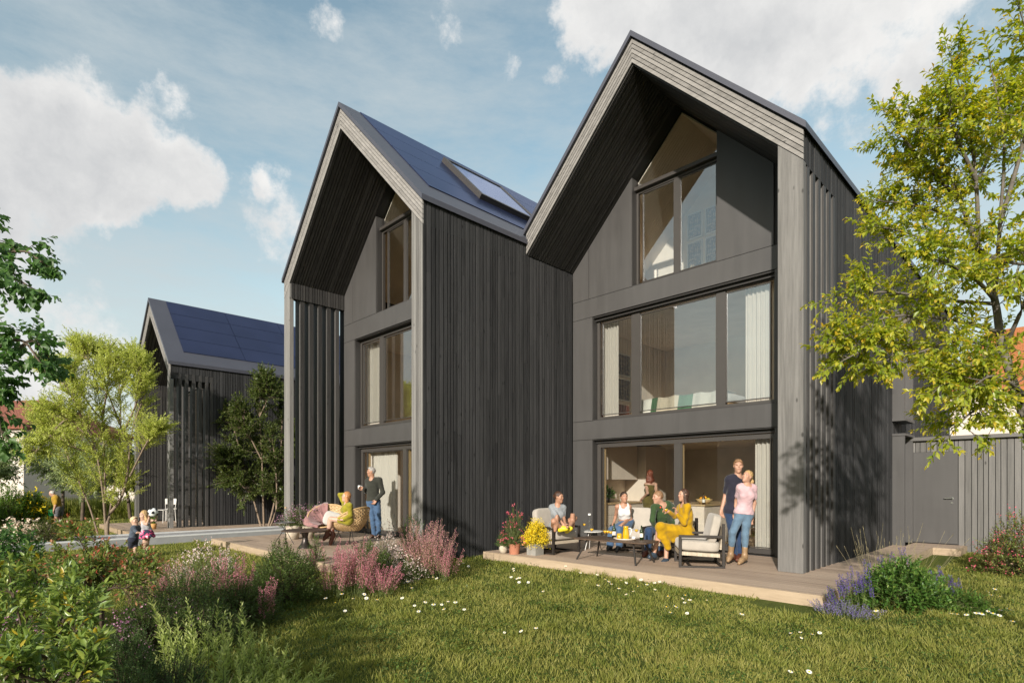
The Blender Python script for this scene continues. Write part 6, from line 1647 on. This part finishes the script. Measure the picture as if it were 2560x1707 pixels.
    # --- body: one continuous surface
    head = [ELL(hc+u*.018*hs-f*.008*hs, (.074*hs, .094*hs, .100*hs), sd, f, u, .02), ELL(hc-u*.058*hs+f*.026*hs, (.054*hs, .060*hs, .062*hs), sd, f, u, .045),
            CAP(hc-u*.108*hs+f*.062*hs, hc-u*.100*hs+f*.066*hs, .020*hs, .018*hs, .03), CAP(hc+f*.084*hs+u*.014*hs, hc+f*(.098 if female or child else .103)*hs-u*.020*hs, .008*hs, .0125*hs, .014), ELL(hc+f*.076*hs+u*.034*hs, (.048*hs, .018*hs, .012*hs), sd, f, u, .02),
            ELL(hc+f*.080*hs-u*.052*hs, (.026*hs, .014*hs, .012*hs), sd, f, u, .012)]
    for sg in (-1, 1):
        head.append(ELL(hc+sd*sg*.076*hs-f*.006*hs, (.010*hs, .022*hs, .033*hs), sd, f, u, .008)); head.append(ELL(hc+sd*sg*.042*hs+f*.062*hs-u*.018*hs, (.024*hs, .02*hs, .022*hs), sd, f, u, .02))
    neck = [CAP(P['neck']-upv*.03*s, hc-u*.055*hs-f*.022*hs, .056*s*fm*(.9 if child else 1), .052*s*fm*(.95 if child else 1), .03)]
    body = torso()+neck+head
    for sx in 'lr': body += arm(sx)+hand(sx)+leg(sx)+foot(sx)
    sock = [ELL(hc+sd*sg*.033*hs+f*.094*hs+u*.010*hs, (.015*hs, .012*hs, .009*hs), sd, f, u, .01) for sg in (-1, 1)]
    vol_obj('body', body, res, M[skinm], T, minus=sock)
    for sg in (-1, 1):
        e_ = superq(.011*hs, .007*hs, .0065*hs, 1, 10, 6); R_ = Matrix((tuple(sd), tuple(f), tuple(u))).transposed().to_4x4()
        e_.xform(Matrix.Translation(Vector(hc+sd*sg*.033*hs+f*.083*hs+u*.010*hs)) @ R_); e_.build('eye', M['eye'], T, smooth=True)
    mo = superq(.023*hs, .008*hs, .0075*hs, 1, 12, 6); mo.xform(Matrix.Translation(Vector(hc+f*.0905*hs-u*.052*hs)) @ R_); mo.build('mouth', M['lip' if female else 'lip_m'], T, smooth=True)
    # --- hair
    if hair:
        mt, style = hair; hp = [ELL(hc+u*.026*hs-f*.014*hs, (.083*hs, .100*hs, .104*hs), sd, f, u, .02)]
        cut = [(hc+f*.050*hs+u*.045*hs, f*.75-u*.62)]
        if style in ('short', 'crop'): cut.append((hc-u*.045*hs-f*.03*hs, -u-f*.25))
        if style == 'short': hp.append(ELL(hc+u*.085*hs+f*.045*hs, (.062*hs, .045*hs, .03*hs), sd, f, u, .03)); 
        aft = []
        if style in ('long', 'bob'):
            Ld = .30*hs if style == 'long' else .17*hs; bk = hc-f*.055*hs-u*.04*hs
            for sg in (-1, -.5, 0, .5, 1):
                a0 = bk+sd*sg*.058*hs+f*abs(sg)*.055*hs; a1 = P['neck']*.0+a0-UP*Ld*(1-.12*abs(sg))+sd*sg*.03*hs-f*.01*hs; mi = (a0+a1)/2-f*.012*hs+sd*sg*.012*hs
                aft += [CAP(a0, mi, .036*hs, .034*hs, .03), CAP(mi, a1, .034*hs, .018*hs, .03)]
            cut = [(hc+f*.052*hs+u*.05*hs, f*.9-u*.40), (hc-u*.06*hs, -u)]
        if style == 'pony':
            tie = hc-f*.10*hs+u*.015*hs; hp += [CAP(tie, tie-f*.045*hs-UP*.06*hs, .030*hs, .036*hs, .02), CAP(tie-f*.045*hs-UP*.06*hs, tie-f*.04*hs-UP*.25*hs, .036*hs, .010*hs, .02)]
            cut.append((hc-u*.075*hs, -u+f*.15))
        if style == 'bun': hp.append(ELL(hc-f*.115*hs+u*.02*hs, (.035*hs,.03*hs,.035*hs), sd, f, u, .015)); cut.append((hc-u*.07*hs, -u))
        if style == 'bald': hp = [ELL(hc+u*.010*hs-f*.02*hs, (.082*hs, .095*hs, .095*hs), sd, f, u, .02)]; cut = [(hc+f*.02*hs+u*.03*hs, f*.6-u*.35), (hc-u*.05*hs, -u)]
        vol_obj('hair', hp, res*.9, M[mt], T, planes=cut, wrinkle=(.004*hs, 95), after=aft)
    # --- clothes
    def neckcut(q=1.0):
        return [CAP(P['neck']+upv*.02*s+fr*.015*s, P['neck']+upv*.14*s+fr*.05*s, .070*s*fm*q, .10*s*q, .01), ELL(P['neck']+fr*.055*s-upv*.01*s*q, (.055*s*q,.05*s,.06*s*q), across, fr, upv, .01)]
    def hem(t): return (mid(t), -upv)
    if top:
        mt, sl, ht, g = top[:4]; pr = torso(g); aft = []
        if sl > 0:
            for sx in 'lr': aft += arm(sx, g*.9, sl)
        pl = [hem(ht)]
        if sl == 0:
            for sg in (-1, 1): pl.append((P['neck']+across*sg*.112*s-upv*.06*s, across*sg*.95+upv*.15))
        vol_obj('top', pr, .0085*min(1, s*1.2), M[mt], T, planes=pl, wrinkle=(.0026, 48), minus=neckcut(top[4] if len(top) > 4 else (1.25 if sl == 0 else 1.0)), after=aft)
    if pants:
        mt, sl, wt, g = pants[:4]; pr = torso(g)[1:3]; aft = []
        for sx in 'lr': aft += leg(sx, g, sl, pants[4] if len(pants) > 4 else 0)
        vol_obj('trousers' if sl > 1.5 else 'shorts', pr, .0085*min(1, s*1.2), M[mt], T, planes=[(mid(wt), upv)], wrinkle=(.003, 38), after=aft)
    if dress: 
        mt, prs, kw = dress(P, torso, arm, leg, mid, upv, fr, across, s); kw.setdefault('minus', neckcut()); vol_obj('dress' if not top else 'skirt', prs, .0085*min(1, s*1.2), M[mt], T, **kw)
    if shoes:
        mt, boot = shoes
        for sx in 'lr':
            pr = foot(sx, .008*s)
            if boot: a, e = P['an'+sx], P['kn'+sx]; pr.append(CAP(a, a+n1(e-a)*boot, .046*s, .052*s, .03))
            o = vol_obj('shoe', pr, .0085*min(1, s*1.2), M[mt], T)
    if extra: extra(T, P, s)
    return T, P

cvA = lambda x, y: (1200+x/3.075, 1050+y/3.075)
cv2 = lambda x, y: (760+x/6.97, 1150+y/6.97)
cv3 = lambda x, y: (1500+x/7.127, 1200+y/7.127)
cv4 = lambda x, y: (1740+x/5.059, 1120+y/5.059)
cv6 = lambda x, y: (1250+x/6.534, 1180+y/6.534)
cv8 = lambda x, y: (300+x/7.127, 1200+y/7.127)
cv1 = lambda x, y: (x/5.2275, 1000+y/5.2275)

# man with the mug
T, P = person('grey-haired man in dark green jumper and jeans holding a mug, standing at the glass door', cv2, 14.1,
  dict(pel=(1208,715,0), neck=(1185,322,0), head=(1172,200,-.02), shl=(1112,362,.05), shr=(1318,345,-.03), ell=(1085,545,'f'), elr=(1375,560,'f'), wrl=(1042,500,-.12), wrr=(1262,690,'n'), hil=(1150,730,.02), hir=(1268,730,-.02), knl=(1195,1010,-.05), knr=(1300,1005,-.05), anl=(1222,1300,0), anr=(1308,1300,0), tol=(1160,1345,-.08), tor=(1275,1352,-.12)),
  1.80, face=(-.95,.03,.35), top=('c_olive',2.0,.02,.018), pants=('c_denim',2.0,.08,.008,.012), hair=('h_grey','short'), shoes=('s_brown',0), skinm='skin_tan', hands=dict(l=dict(d=(-.8,.35,.25), n=(-.1,-.1,.9), curl=.8), r=dict(d=(-.5,-.8,.2), curl=.5)))
mp_ = np.array(tuple(at(*cv2(968,505), 13.98))); mug = thing('mug', tuple(mp_), 'white mug in the hand of the grey-haired man', 'mug')
m = MB(); m.lathe([(.001,0),(.036,0),(.040,.01),(.040,.095),(.036,.095),(.035,.01),(.001,.01)], 20, tuple(mp_)); m.build('vessel', M['white_cer'], mug, smooth=True)
m = MB(); r0 = Vector(mp_)+RGT*.038; m.tube([r0+Vector((0,0,.08)), r0+RGT*.026+Vector((0,0,.07)), r0+RGT*.026+Vector((0,0,.035)), r0+Vector((0,0,.022))], .006, 6); m.build('handle', M['white_cer'], mug, smooth=True)

# seated woman, olive dress
def dress_olive(P, torso, arm, leg, mid, upv, fr, across, s):
    pr = torso(.013); q = []
    for sx in 'lr': q += arm(sx, .011, 2.0)
    for sx in 'lr': a, e = P['hi'+sx], P['kn'+sx]; q.append(CAP(a, a+(e-a)*.42, .105*s, .092*s, .05))
    return 'c_yellowgreen', pr, dict(wrinkle=(.003,40), after=q)
person('woman in yellow-green jumper dress leaning back in a wicker chair, one hand behind her head', cv2, 12.45,
  dict(pel=(765,1035,0), neck=(755,752,0), head=(738,632,0), shl=(708,775,.14), shr=(800,792,-.14), ell=(622,600,.16), elr=(812,955,-.14), wrl=(712,590,.10), wrr=(690,1035,-.2), hil=(745,1050,.09), hir=(765,1055,-.08), knl=(470,1095,.05), knr=(470,1022,-.06), anl=(505,1300,.0), anr=(405,1270,-.02), tol=(455,1480,-.04), tor=(345,1385,-.05)),
  1.68, True, face=(-.93,.12,.3), hair=('h_strawberry','bob'), shoes=('s_bootbrown',.10), dress=dress_olive, skinm='skin_pale', hands=dict(l=dict(d=(.8,.1,.1), curl=.5), r=dict(d=(-.9,-.1,.2), curl=.4)))

# cross-legged woman in grey
person('woman in grey tee and shorts sitting cross-legged in the left armchair', cv6, 10.95,
  dict(pel=(925,905,.05), neck=(940,530,.0), head=(962,405,-.03), shl=(845,575,.02), shr=(1035,582,.02), ell=(925,725,'n'), elr=(1040,720,.0), wrl=(1035,850,-.28), wrr=(1065,845,-.25), hil=(890,915,-.02), hir=(965,910,.05), knl=(880,800,'n'), knr=(1215,750,'f'), anl=(1000,905,-.30), anr=(1105,930,-.14), tol=(1090,930,-.32), tor=(1165,915,-.22)),
  1.68, True, face=(.80,-.02,.5), hair=('h_brown','bun'), top=('c_grey_tee',.95,.0,.013), pants=('c_grey_tee',.32,.15,.012), shoes=('s_yellow',0), skinm='skin_tan', hands=dict(l=dict(d=(.7,-.6,.3), curl=.7), r=dict(d=(-.1,-.9,.3), curl=.7)), floor=.5)

# woman in white top
person('woman in white tank top and jeans with closed eyes, sitting in the second armchair', cv3, 11.45,
  dict(pel=(460,760,.12), neck=(415,432,.0), head=(428,300,-.02), shl=(308,472,.0), shr=(522,472,.0), ell=(278,650,'f'), elr=(535,665,'f'), wrl=(235,785,'n'), wrr=(405,780,-.22), hil=(410,790,.05), hir=(500,790,.05), knl=(205,880,'n'), knr=(345,865,'n'), anl=(180,1140,-.25), anr=(345,1140,-.30), tol=(140,1240,-.30), tor=(300,1262,-.38)),
  1.68, True, face=(.18,.10,.95), hair=('h_darkbrown','bun'), top=('c_white',0,.28,.012), pants=('c_denim',2.0,.16,.010,.03), shoes=('s_black',.08), skinm='skin_tan', hands=dict(l=dict(d=(-.5,-.6,.4), n=(0,-.8,.3), curl=.4), r=dict(d=(-.8,-.35,.3), n=(0,-.9,.2), curl=.35)), floor=.15)

# man in green
T, P = person('short-haired man in dark green jumper and jeans bending forward in profile', cv3, 10.75,
  dict(pel=(1160,835,.15), neck=(1105,420,-.05), head=(1030,300,-.08), shl=(965,490,-.10), shr=(1275,480,.08), ell=(935,715,'n'), elr=(1330,720,'f'), wrl=(1000,880,'f'), wrr=(1240,850,.0), hil=(1090,860,.05), hir=(1220,870,.15), knl=(865,905,'n'), knr=(1075,920,'n'), anl=(850,1255,-.25), anr=(1105,1260,-.15), tol=(775,1345,-.36), tor=(1060,1330,-.30)),
  1.82, face=(-.97,-.05,.2), hair=('h_sandy','crop'), top=('c_green',2.0,.0,.015), pants=('c_denim_dark',2.0,.14,.012,.014), shoes=('s_bootbrown',0), skinm='skin', hands=dict(l=dict(d=(.2,-.9,.3), curl=.3), r=dict(d=(-.6,-.6,.2), curl=.4)), floor=.15)

# woman in the yellow dress
def dress_yellow(P, torso, arm, leg, mid, upv, fr, across, s):
    pr = torso(.014); af = []
    for sx in 'lr': af += arm(sx, .012, 1.92)+leg(sx, .016, 1.0)
    q = lambda x, y, d: np.array(tuple(at(*cv3(x, y), 9.95+d)))
    k1, k2 = q(1075,835,-.10), q(1190,930,.0); h1, h2, h3 = q(1060,1000,-.12), q(1210,1195,-.10), q(1320,1060,-.02)
    af += [CAP(P['pel'], k1, .125*s, .075*s, .05), CAP(P['pel'], k2, .13*s, .09*s, .06), CAP(k1, h1, .07*s, .032*s, .05), CAP(k1, h2, .07*s, .038*s, .06), CAP(k2, h2, .085*s, .040*s, .06), CAP(k2, h3, .085*s, .045*s, .06), CAP(h1, h2, .03*s, .03*s, .05), CAP(P['pel']-UP*.05, h3, .11*s, .05*s, .05)]
    return 'c_mustard', pr, dict(wrinkle=(.0045,34), after=af)
T, P = person('dark-haired woman in long mustard dress and heels raising a glass, seated sideways', cv3, 9.95,
  dict(pel=(1545,925,.05), neck=(1515,425,.0), head=(1490,262,-.02), shl=(1440,480,.16), shr=(1560,475,-.12), ell=(1330,640,.12), elr=(1500,765,'f'), wrl=(1220,555,.0), wrr=(1365,590,-.15), hil=(1520,930,.12), hir=(1560,940,-.04), knl=(1200,950,.06), knr=(1085,835,-.08), anl=(1175,1420,-.02), anr=(955,1310,-.05), tol=(1105,1488,-.10), tor=(875,1372,-.10)),
  1.70, True, face=(-.97,.08,.12), hair=('h_brown','long'), dress=dress_yellow, shoes=('s_navy',0), skinm='skin', hands=dict(l=dict(d=(-.9,.25,.1), n=(-.1,-.2,.9), curl=.7), r=dict(d=(-.25,.95,.1), n=(-.9,.1,.2), curl=.6)), floor=.15)
gl = np.array(tuple(at(*cv3(1178,660), 9.92)))
W_ = wineglass('wine glass raised in the hand of the woman in mustard', tuple(gl), True, None)
W_.rotation_euler = (0,0,0)
sb = superq(.014,.014,.017,1,12,8); sb.xform(Matrix.Translation(Vector(tuple(at(*cv3(1078,482), 9.9))))); M['strawberry'] = simple('strawberry_skin', (.5,.03,.02), .4); tag(sb.build('strawberry', M['strawberry'], None, smooth=True), 'strawberry between the fingers of the woman in mustard', 'strawberry')

# standing couple
T, P = person('smiling man in navy tee and jeans standing with his arm round the woman in pink', cv4, 9.85,
  dict(pel=(470,805,.0), neck=(530,345,.0), head=(535,225,-.03), shl=(415,400,.0), shr=(615,400,.06), ell=(375,590,'f'), elr=(735,590,.14), wrl=(328,765,'n'), wrr=(705,715,-.12), hil=(430,820,.0), hir=(520,820,.02), knl=(460,1080,.0), knr=(535,1080,.05), anl=(480,1345,.0), anr=(560,1345,.05), tol=(450,1395,-.16), tor=(520,1410,-.16)),
  1.82, face=(-.28,.0,.95), hair=('h_sandy','short'), top=('c_navy',.75,-.06,.018), pants=('c_denim_dark',2.0,.02,.008,.016), shoes=('s_bootbrown',0), skinm='skin', hands=dict(l=dict(d=(-.1,-.95,.1), curl=.4), r=dict(d=(-.9,-.1,.2), n=(0,0,-1), curl=.15)), floor=.15)
person('blonde woman in pink tee, light jeans and tan boots leaning against the tall man', cv4, 9.58,
  dict(pel=(605,825,.0), neck=(640,450,.0), head=(650,358,-.02), shl=(558,500,.0), shr=(728,505,.0), ell=(512,660,'f'), elr=(738,695,'f'), wrl=(482,845,'n'), wrr=(708,880,'n'), hil=(555,850,.0), hir=(650,850,.0), knl=(465,1065,-.12), knr=(622,1085,-.05), anl=(438,1340,-.02), anr=(615,1360,-.02), tol=(405,1420,-.12), tor=(545,1452,-.16)),
  1.66, True, face=(-.76,.32,.52), tilt=(.26,.9,.0), hair=('h_blond','pony'), top=('c_pink',.62,-.02,.017,1.35), pants=('c_denim_light',2.0,.04,.005), shoes=('s_tan',.14), skinm='skin', hands=dict(l=dict(d=(.1,-.95,.2), curl=.3), r=dict(d=(-.25,-.9,.2), curl=.35)), floor=.15)

# woman indoors
def dress_brown(P, torso, arm, leg, mid, upv, fr, across, s):
    pr = torso(.012)+[CAP(P['hil'], P['anl'], .10*s, .12*s, .08), CAP(P['hir'], P['anr'], .10*s, .12*s, .08)]
    return 'c_brown', pr, dict(planes=[(mid(.86), upv)], wrinkle=(.004,30), minus=())
person('red-haired woman in long brown halter dress standing indoors with her back turned', cvA, 14.0,
  dict(back=True, pel=(1300,628,.0), neck=(1312,476,.0), head=(1306,415,.0), shl=(1276,496,.0), shr=(1350,496,.0), ell=(1288,560,'n'), elr=(1358,562,'n'), wrl=(1250,600,.05), wrr=(1330,610,.14), hil=(1288,640,0), hir=(1314,640,0), knl=(1286,735,0), knr=(1314,735,0), anl=(1286,838,0), anr=(1312,838,0), tol=(1284,850,.1), tor=(1314,850,.1)),
  1.70, True, face=(-.2,.0,-.95), hair=('h_red','long'), dress=dress_brown, skinm='skin', floor=.18)

# children
T, P = person('small blond boy in navy tee and shorts running towards the girl', cv8, 11.45,
  dict(pel=(235,1060,.0), neck=(275,812,.0), head=(252,722,.0), shl=(240,855,-.06), shr=(335,850,.08), ell=(302,930,-.10), elr=(375,900,.10), wrl=(395,938,-.06), wrr=(440,900,.08), hil=(205,1085,-.04), hir=(262,1085,.05), knl=(178,1190,-.02), knr=(272,1185,.02), anl=(95,1290,.04), anr=(265,1300,.0), tol=(62,1318,.04), tor=(285,1325,-.05)),
  .98, face=(.85,.05,.1), hair=('h_paleblond','short'), top=('c_slate',.85,.0,.012), pants=('c_darkshorts',.9,.2,.014), shoes=None, skinm='skin_pale', child=True, res=.006, floor=0)
def skirt(P, torso, arm, leg, mid, upv, fr, across, s):
    c = mid(.25); pr = []
    for k in range(14):
        a = 2*PI*k/14; d = across*math.cos(a)+fr*math.sin(a); pr.append(CAP(c+d*.06*s, c+d*.205*s-upv*(.235+.02*(k % 2))*s, .05*s, .035*s, .03))
    pr += [ELL(c-upv*.10*s, (.17*s,.15*s,.12*s), across, fr, upv, .05)]
    return 'c_pattern', pr, dict(planes=[(mid(.38), upv)], minus=())
T, P = person('small girl in pale top and pink patterned skirt lifting a football', cv8, 11.3,
  dict(pel=(478,935,.0), neck=(455,722,.0), head=(428,622,-.02), shl=(392,742,-.02), shr=(548,720,.04), ell=(478,785,-.10), elr=(635,715,.02), wrl=(522,660,-.10), wrr=(650,640,.06), hil=(450,960,.0), hir=(505,960,.02), knl=(440,1130,-.02), knr=(480,1120,.02), anl=(422,1310,.0), anr=(478,1240,.14), tol=(415,1352,-.07), tor=(470,1275,.2)),
  1.08, True, face=(-.45,-.08,.85), hair=('h_blond','bob'), top=('c_greytop',0,.15,.010), dress=skirt, skinm='skin_pale', child=True, res=.006, floor=0, hands=dict(l=dict(d=(.1,.9,.1), n=(.8,.1,0), curl=.2), r=dict(d=(-.3,.8,0), n=(-.8,.2,0), curl=.2)))
# football: white sphere with twelve dark patches
bc = np.array(tuple(at(*cv8(588,577), 11.25)))
def ball():
    m = MB(); R = .094; g = (1+5**.5)/2
    ico = [n1(v) for a in (-1,1) for b in (-g,g) for v in ((0,a,b),(a,b,0),(b,0,a))]
    R0 = np.linalg.qr(np.random.default_rng(5).normal(size=(3,3)))[0]; T = thing('football', tuple(bc), 'black and white football held up by the girl', 'ball')
    m.lathe([(max(.0005, R*math.sin(PI*i/24)), -R*math.cos(PI*i/24)) for i in range(25)], 32, tuple(bc)); m.build('shell', M['white_cer'], T, smooth=True)
    q = MB()
    for v in ico:
        v = R0 @ v; U = n1(np.cross(v, [.3,.5,.8])); W_ = np.cross(v, U)
        ring = [n1(v+(U*math.cos(2*PI*k/5)+W_*math.sin(2*PI*k/5))*.36)*(R+.0045)+bc for k in range(5)]; q.add([v*(R+.006)+bc]+ring, [(0, k+1, (k+1) % 5+1) for k in range(5)])
    q.build('patch', M['s_black'], T)
ball()

# gardener
person('elderly gardener in ochre polo and grey shorts stooping by the small tree', cv1, 21.4,
  dict(pel=(765,1410,.0), neck=(718,1245,-.05), head=(678,1218,-.08), shl=(738,1278,-.15), shr=(745,1270,.15), ell=(728,1365,-.2), elr=(735,1360,.1), wrl=(705,1432,-.22), wrr=(695,1430,.0), hil=(755,1425,-.1), hir=(780,1420,.1), knl=(742,1512,-.1), knr=(790,1508,.1), anl=(735,1592,-.1), anr=(790,1590,.1), tol=(708,1606,-.12), tor=(762,1604,.08)),
  1.74, face=(-.85,-.5,.1), tilt=(-.4,.85,0), hair=('h_white','bald'), top=('c_ochre',.85,-.02,.02), pants=('c_greyshorts',.85,.12,.02), shoes=('s_white',.06), skinm='skin', res=.009, floor=0, build=1.12)
wc_ = np.array(tuple(at(*cv1(680,1525), 21.3))); wc_[2] = .28
WCN = thing('watering_can', tuple(wc_), 'green watering can in the hand of the stooping gardener', 'watering can'); M['green_plastic'] = simple('green_plastic', (.012,.16,.045), .4)
m = MB(); m.lathe([(.001,0),(.13,0),(.125,.20),(.10,.24),(.05,.25),(.001,.25)], 20, tuple(wc_)); m.build('vessel', M['green_plastic'], WCN, smooth=True)
m = MB(); q = Vector(wc_); m.tube([q-RGT*.11+Vector((0,0,.05)), q-RGT*.26+Vector((0,0,.22)), q-RGT*.30+Vector((0,0,.27))], [.022,.016,.03], 8); m.build('spout', M['green_plastic'], WCN, smooth=True)
m = MB(); m.tube([q+RGT*.11+Vector((0,0,.08)), q+RGT*.19+Vector((0,0,.22)), q+RGT*.06+Vector((0,0,.34)), q-RGT*.05+Vector((0,0,.26))], .013, 8); m.build('handle', M['green_plastic'], WCN, smooth=True)
# ------------------------------------------------------------------ light, sky, camera
SUN_DIR = Vector((-.72, 1.65, -.64)).normalized()   # direction the light travels
L = bpy.data.lights.new('sun', 'SUN'); L.energy = 4.5; L.angle = math.radians(1.0); L.color = (1.0, .94, .855)
so = bpy.data.objects.new('sun', L); COL.objects.link(so)
so.rotation_euler = SUN_DIR.to_track_quat('-Z', 'Y').to_euler(); so.location = (6, -14, 9)
W = bpy.data.worlds.new('World'); SC.world = W; W.use_nodes = True
def make_sky():
    t = W.node_tree; t.nodes.clear()
    out = t.nodes.new('ShaderNodeOutputWorld'); bg = t.nodes.new('ShaderNodeBackground')
    sky = t.nodes.new('ShaderNodeTexSky'); sky.sky_type = 'NISHITA'; sky.sun_disc = False
    to = -SUN_DIR
    sky.sun_elevation = math.asin(to.z); sky.sun_rotation = math.atan2(to.x, to.y)
    sky.dust_density = 1.5; sky.ozone_density = 1.0; sky.air_density = 1.0
    def N(k): return t.nodes.new(k)
    def mth(op, a, b=None, clamp=False):
        m = N('ShaderNodeMath'); m.operation = op; m.use_clamp = clamp
        for i, x in enumerate((a, b)):
            if x is None: continue
            if isinstance(x, (int, float)): m.inputs[i].default_value = x
            else: t.links.new(x, m.inputs[i])
        return m.outputs[0]
    tc = N('ShaderNodeTexCoord'); dirv = tc.outputs['Generated']
    lobes = []
    def lobe(px, py, r, w=1.0):
        d = (at(px, py, 1.0)-Vector((0,0,EYE))).normalized(); lobes.append((d, r, w))
    lobe(20,340,125); lobe(120,320,120); lobe(230,365,135); lobe(345,395,130); lobe(430,425,105); lobe(465,455,70); lobe(120,440,115); lobe(270,465,95); lobe(-130,380,200)
    lobe(1560,-10,130); lobe(1740,40,185); lobe(1890,110,165); lobe(1970,60,180); lobe(2150,10,150,.92); lobe(2240,110,110,.8); lobe(2060,-90,260)
    lobe(435,245,62,.66); lobe(655,470,50,.58); lobe(815,42,55,.46); lobe(1090,20,60,.44); lobe(750,500,100,.40); lobe(200,800,120,.6); lobe(30,620,140,.66); lobe(70,960,170,.66); lobe(1280,170,40,.42); lobe(1420,210,36,.46); lobe(2310,200,80,.66); lobe(700,560,150,.5); lobe(2080,360,90,.5)
    def noise(scale, detail, rough, vec, lac=2.1):
        nd = N('ShaderNodeTexNoise'); nd.inputs['Scale'].default_value = scale; nd.inputs['Detail'].default_value = detail; nd.inputs['Roughness'].default_value = rough; nd.inputs['Lacunarity'].default_value = lac
        t.links.new(vec, nd.inputs['Vector']); return nd
    nz = noise(6.0, 6, .6, dirv)
    wob = N('ShaderNodeVectorMath'); wob.operation = 'MULTIPLY_ADD'
    t.links.new(nz.outputs['Color'], wob.inputs[0]); wob.inputs[1].default_value = (.13,.13,.13); t.links.new(dirv, wob.inputs[2])
    wv = N('ShaderNodeVectorMath'); wv.operation = 'SUBTRACT'; t.links.new(wob.outputs[0], wv.inputs[0]); wv.inputs[1].default_value = (.065,.065,.065)
    nv = N('ShaderNodeVectorMath'); nv.operation = 'NORMALIZE'; t.links.new(wv.outputs[0], nv.inputs[0])
    acc = None
    for d, r, w in lobes:
        dt = N('ShaderNodeVectorMath'); dt.operation = 'DOT_PRODUCT'; t.links.new(nv.outputs[0], dt.inputs[0]); dt.inputs[1].default_value = d
        ang = r/FPX*.78
        mr = N('ShaderNodeMapRange')
        mr.inputs['From Min'].default_value = math.cos(ang*1.5); mr.inputs['From Max'].default_value = math.cos(ang*.3); mr.inputs['To Max'].default_value = w
        t.links.new(dt.outputs['Value'], mr.inputs['Value'])
        acc = mr.outputs[0] if acc is None else mth('MAXIMUM', acc, mr.outputs[0])
    n2 = noise(9, 11, .64, dirv)
    dens = mth('ADD', acc, mth('MULTIPLY', mth('SUBTRACT', n2.outputs['Fac'], .5), 1.75))
    mk = N('ShaderNodeMapRange'); mk.interpolation_type = 'SMOOTHSTEP'; mk.inputs['From Min'].default_value = .34; mk.inputs['From Max'].default_value = .74
    t.links.new(dens, mk.inputs['Value'])
    # thin veil of high cirrus
    mp = N('ShaderNodeMapping'); mp.inputs['Scale'].default_value = (1.6, 1.6, 5.5); mp.inputs['Rotation'].default_value = (.5,.3,.8); t.links.new(dirv, mp.inputs['Vector'])
    n3 = noise(2.1, 9, .64, mp.outputs[0])
    veil = N('ShaderNodeMapRange'); veil.inputs['From Min'].default_value = .36; veil.inputs['From Max'].default_value = .72; veil.inputs['To Min'].default_value = .05; veil.inputs['To Max'].default_value = .85
    t.links.new(n3.outputs['Fac'], veil.inputs['Value'])
    def mixc(f, a, b):
        m = N('ShaderNodeMix'); m.data_type = 'RGBA'
        for k, x in ((0, f), (6, a), (7, b)):
            if isinstance(x, (int, float)): m.inputs[k].default_value = x
            elif isinstance(x, tuple): m.inputs[k].default_value = (*x, 1)
            else: t.links.new(x, m.inputs[k])
        return m.outputs[2]
    K = SKY_K; Gn = .65/K
    n4 = noise(4.5, 7, .55, nv.outputs[0])
    tn = mth('ADD', n4.outputs['Fac'], mth('MULTIPLY', mth('SUBTRACT', .75, dens), .22))
    tone = N('ShaderNodeMapRange'); tone.inputs['From Min'].default_value = .32; tone.inputs['From Max'].default_value = .62; t.links.new(tn, tone.inputs['Value'])
    cl = mixc(tone.outputs[0], tuple(q*Gn for q in (.64,.65,.66)), tuple(q*Gn for q in (.93,.92,.90)))
    vc = tuple(q*Gn for q in (.56,.63,.66))
    sc = N('ShaderNodeVectorMath'); sc.operation = 'MULTIPLY'; t.links.new(sky.outputs[0], sc.inputs[0]); sc.inputs[1].default_value = SKY_TINT
    c = mixc(veil.outputs[0], sc.outputs[0], vc)
    sep = N('ShaderNodeSeparateXYZ'); t.links.new(dirv, sep.inputs[0])
    hz = N('ShaderNodeMapRange'); hz.interpolation_type = 'SMOOTHSTEP'; hz.inputs['From Min'].default_value = .0; hz.inputs['From Max'].default_value = .5; hz.inputs['To Min'].default_value = .85; hz.inputs['To Max'].default_value = 0.0
    t.links.new(sep.outputs['Z'], hz.inputs['Value'])
    c = mixc(hz.outputs[0], c, tuple(q*Gn for q in (.68,.72,.73)))
    c = mixc(mk.outputs[0], c, cl)
    t.links.new(c, bg.inputs['Color']); bg.inputs['Strength'].default_value = K
    t.links.new(bg.outputs[0], out.inputs['Surface'])
SKY_K = .12; SKY_TINT = (1.42, 1.40, 1.10)
make_sky(); W.cycles.sampling_method = "MANUAL"; W.cycles.sample_map_resolution = 256
cam = bpy.data.cameras.new('camera'); co = bpy.data.objects.new('camera', cam); COL.objects.link(co)
co.location = (0, 0, EYE); co.rotation_euler = (PI/2, 0, AZ)
cam.sensor_width = 36; cam.lens = FPX/2560*36; cam.shift_y = (CYP-853.5)/2560; cam.clip_end = 2000; cam.clip_start = .05
SC.camera = co
SC.view_settings.view_transform = 'Standard'; SC.view_settings.look = 'None'; SC.view_settings.exposure = .62; SC.view_settings.gamma = 1
SC.cycles.use_denoising = True
SC.cycles.max_bounces = 8; SC.cycles.transparent_max_bounces = 16
SC.cycles.sample_clamp_indirect = 6
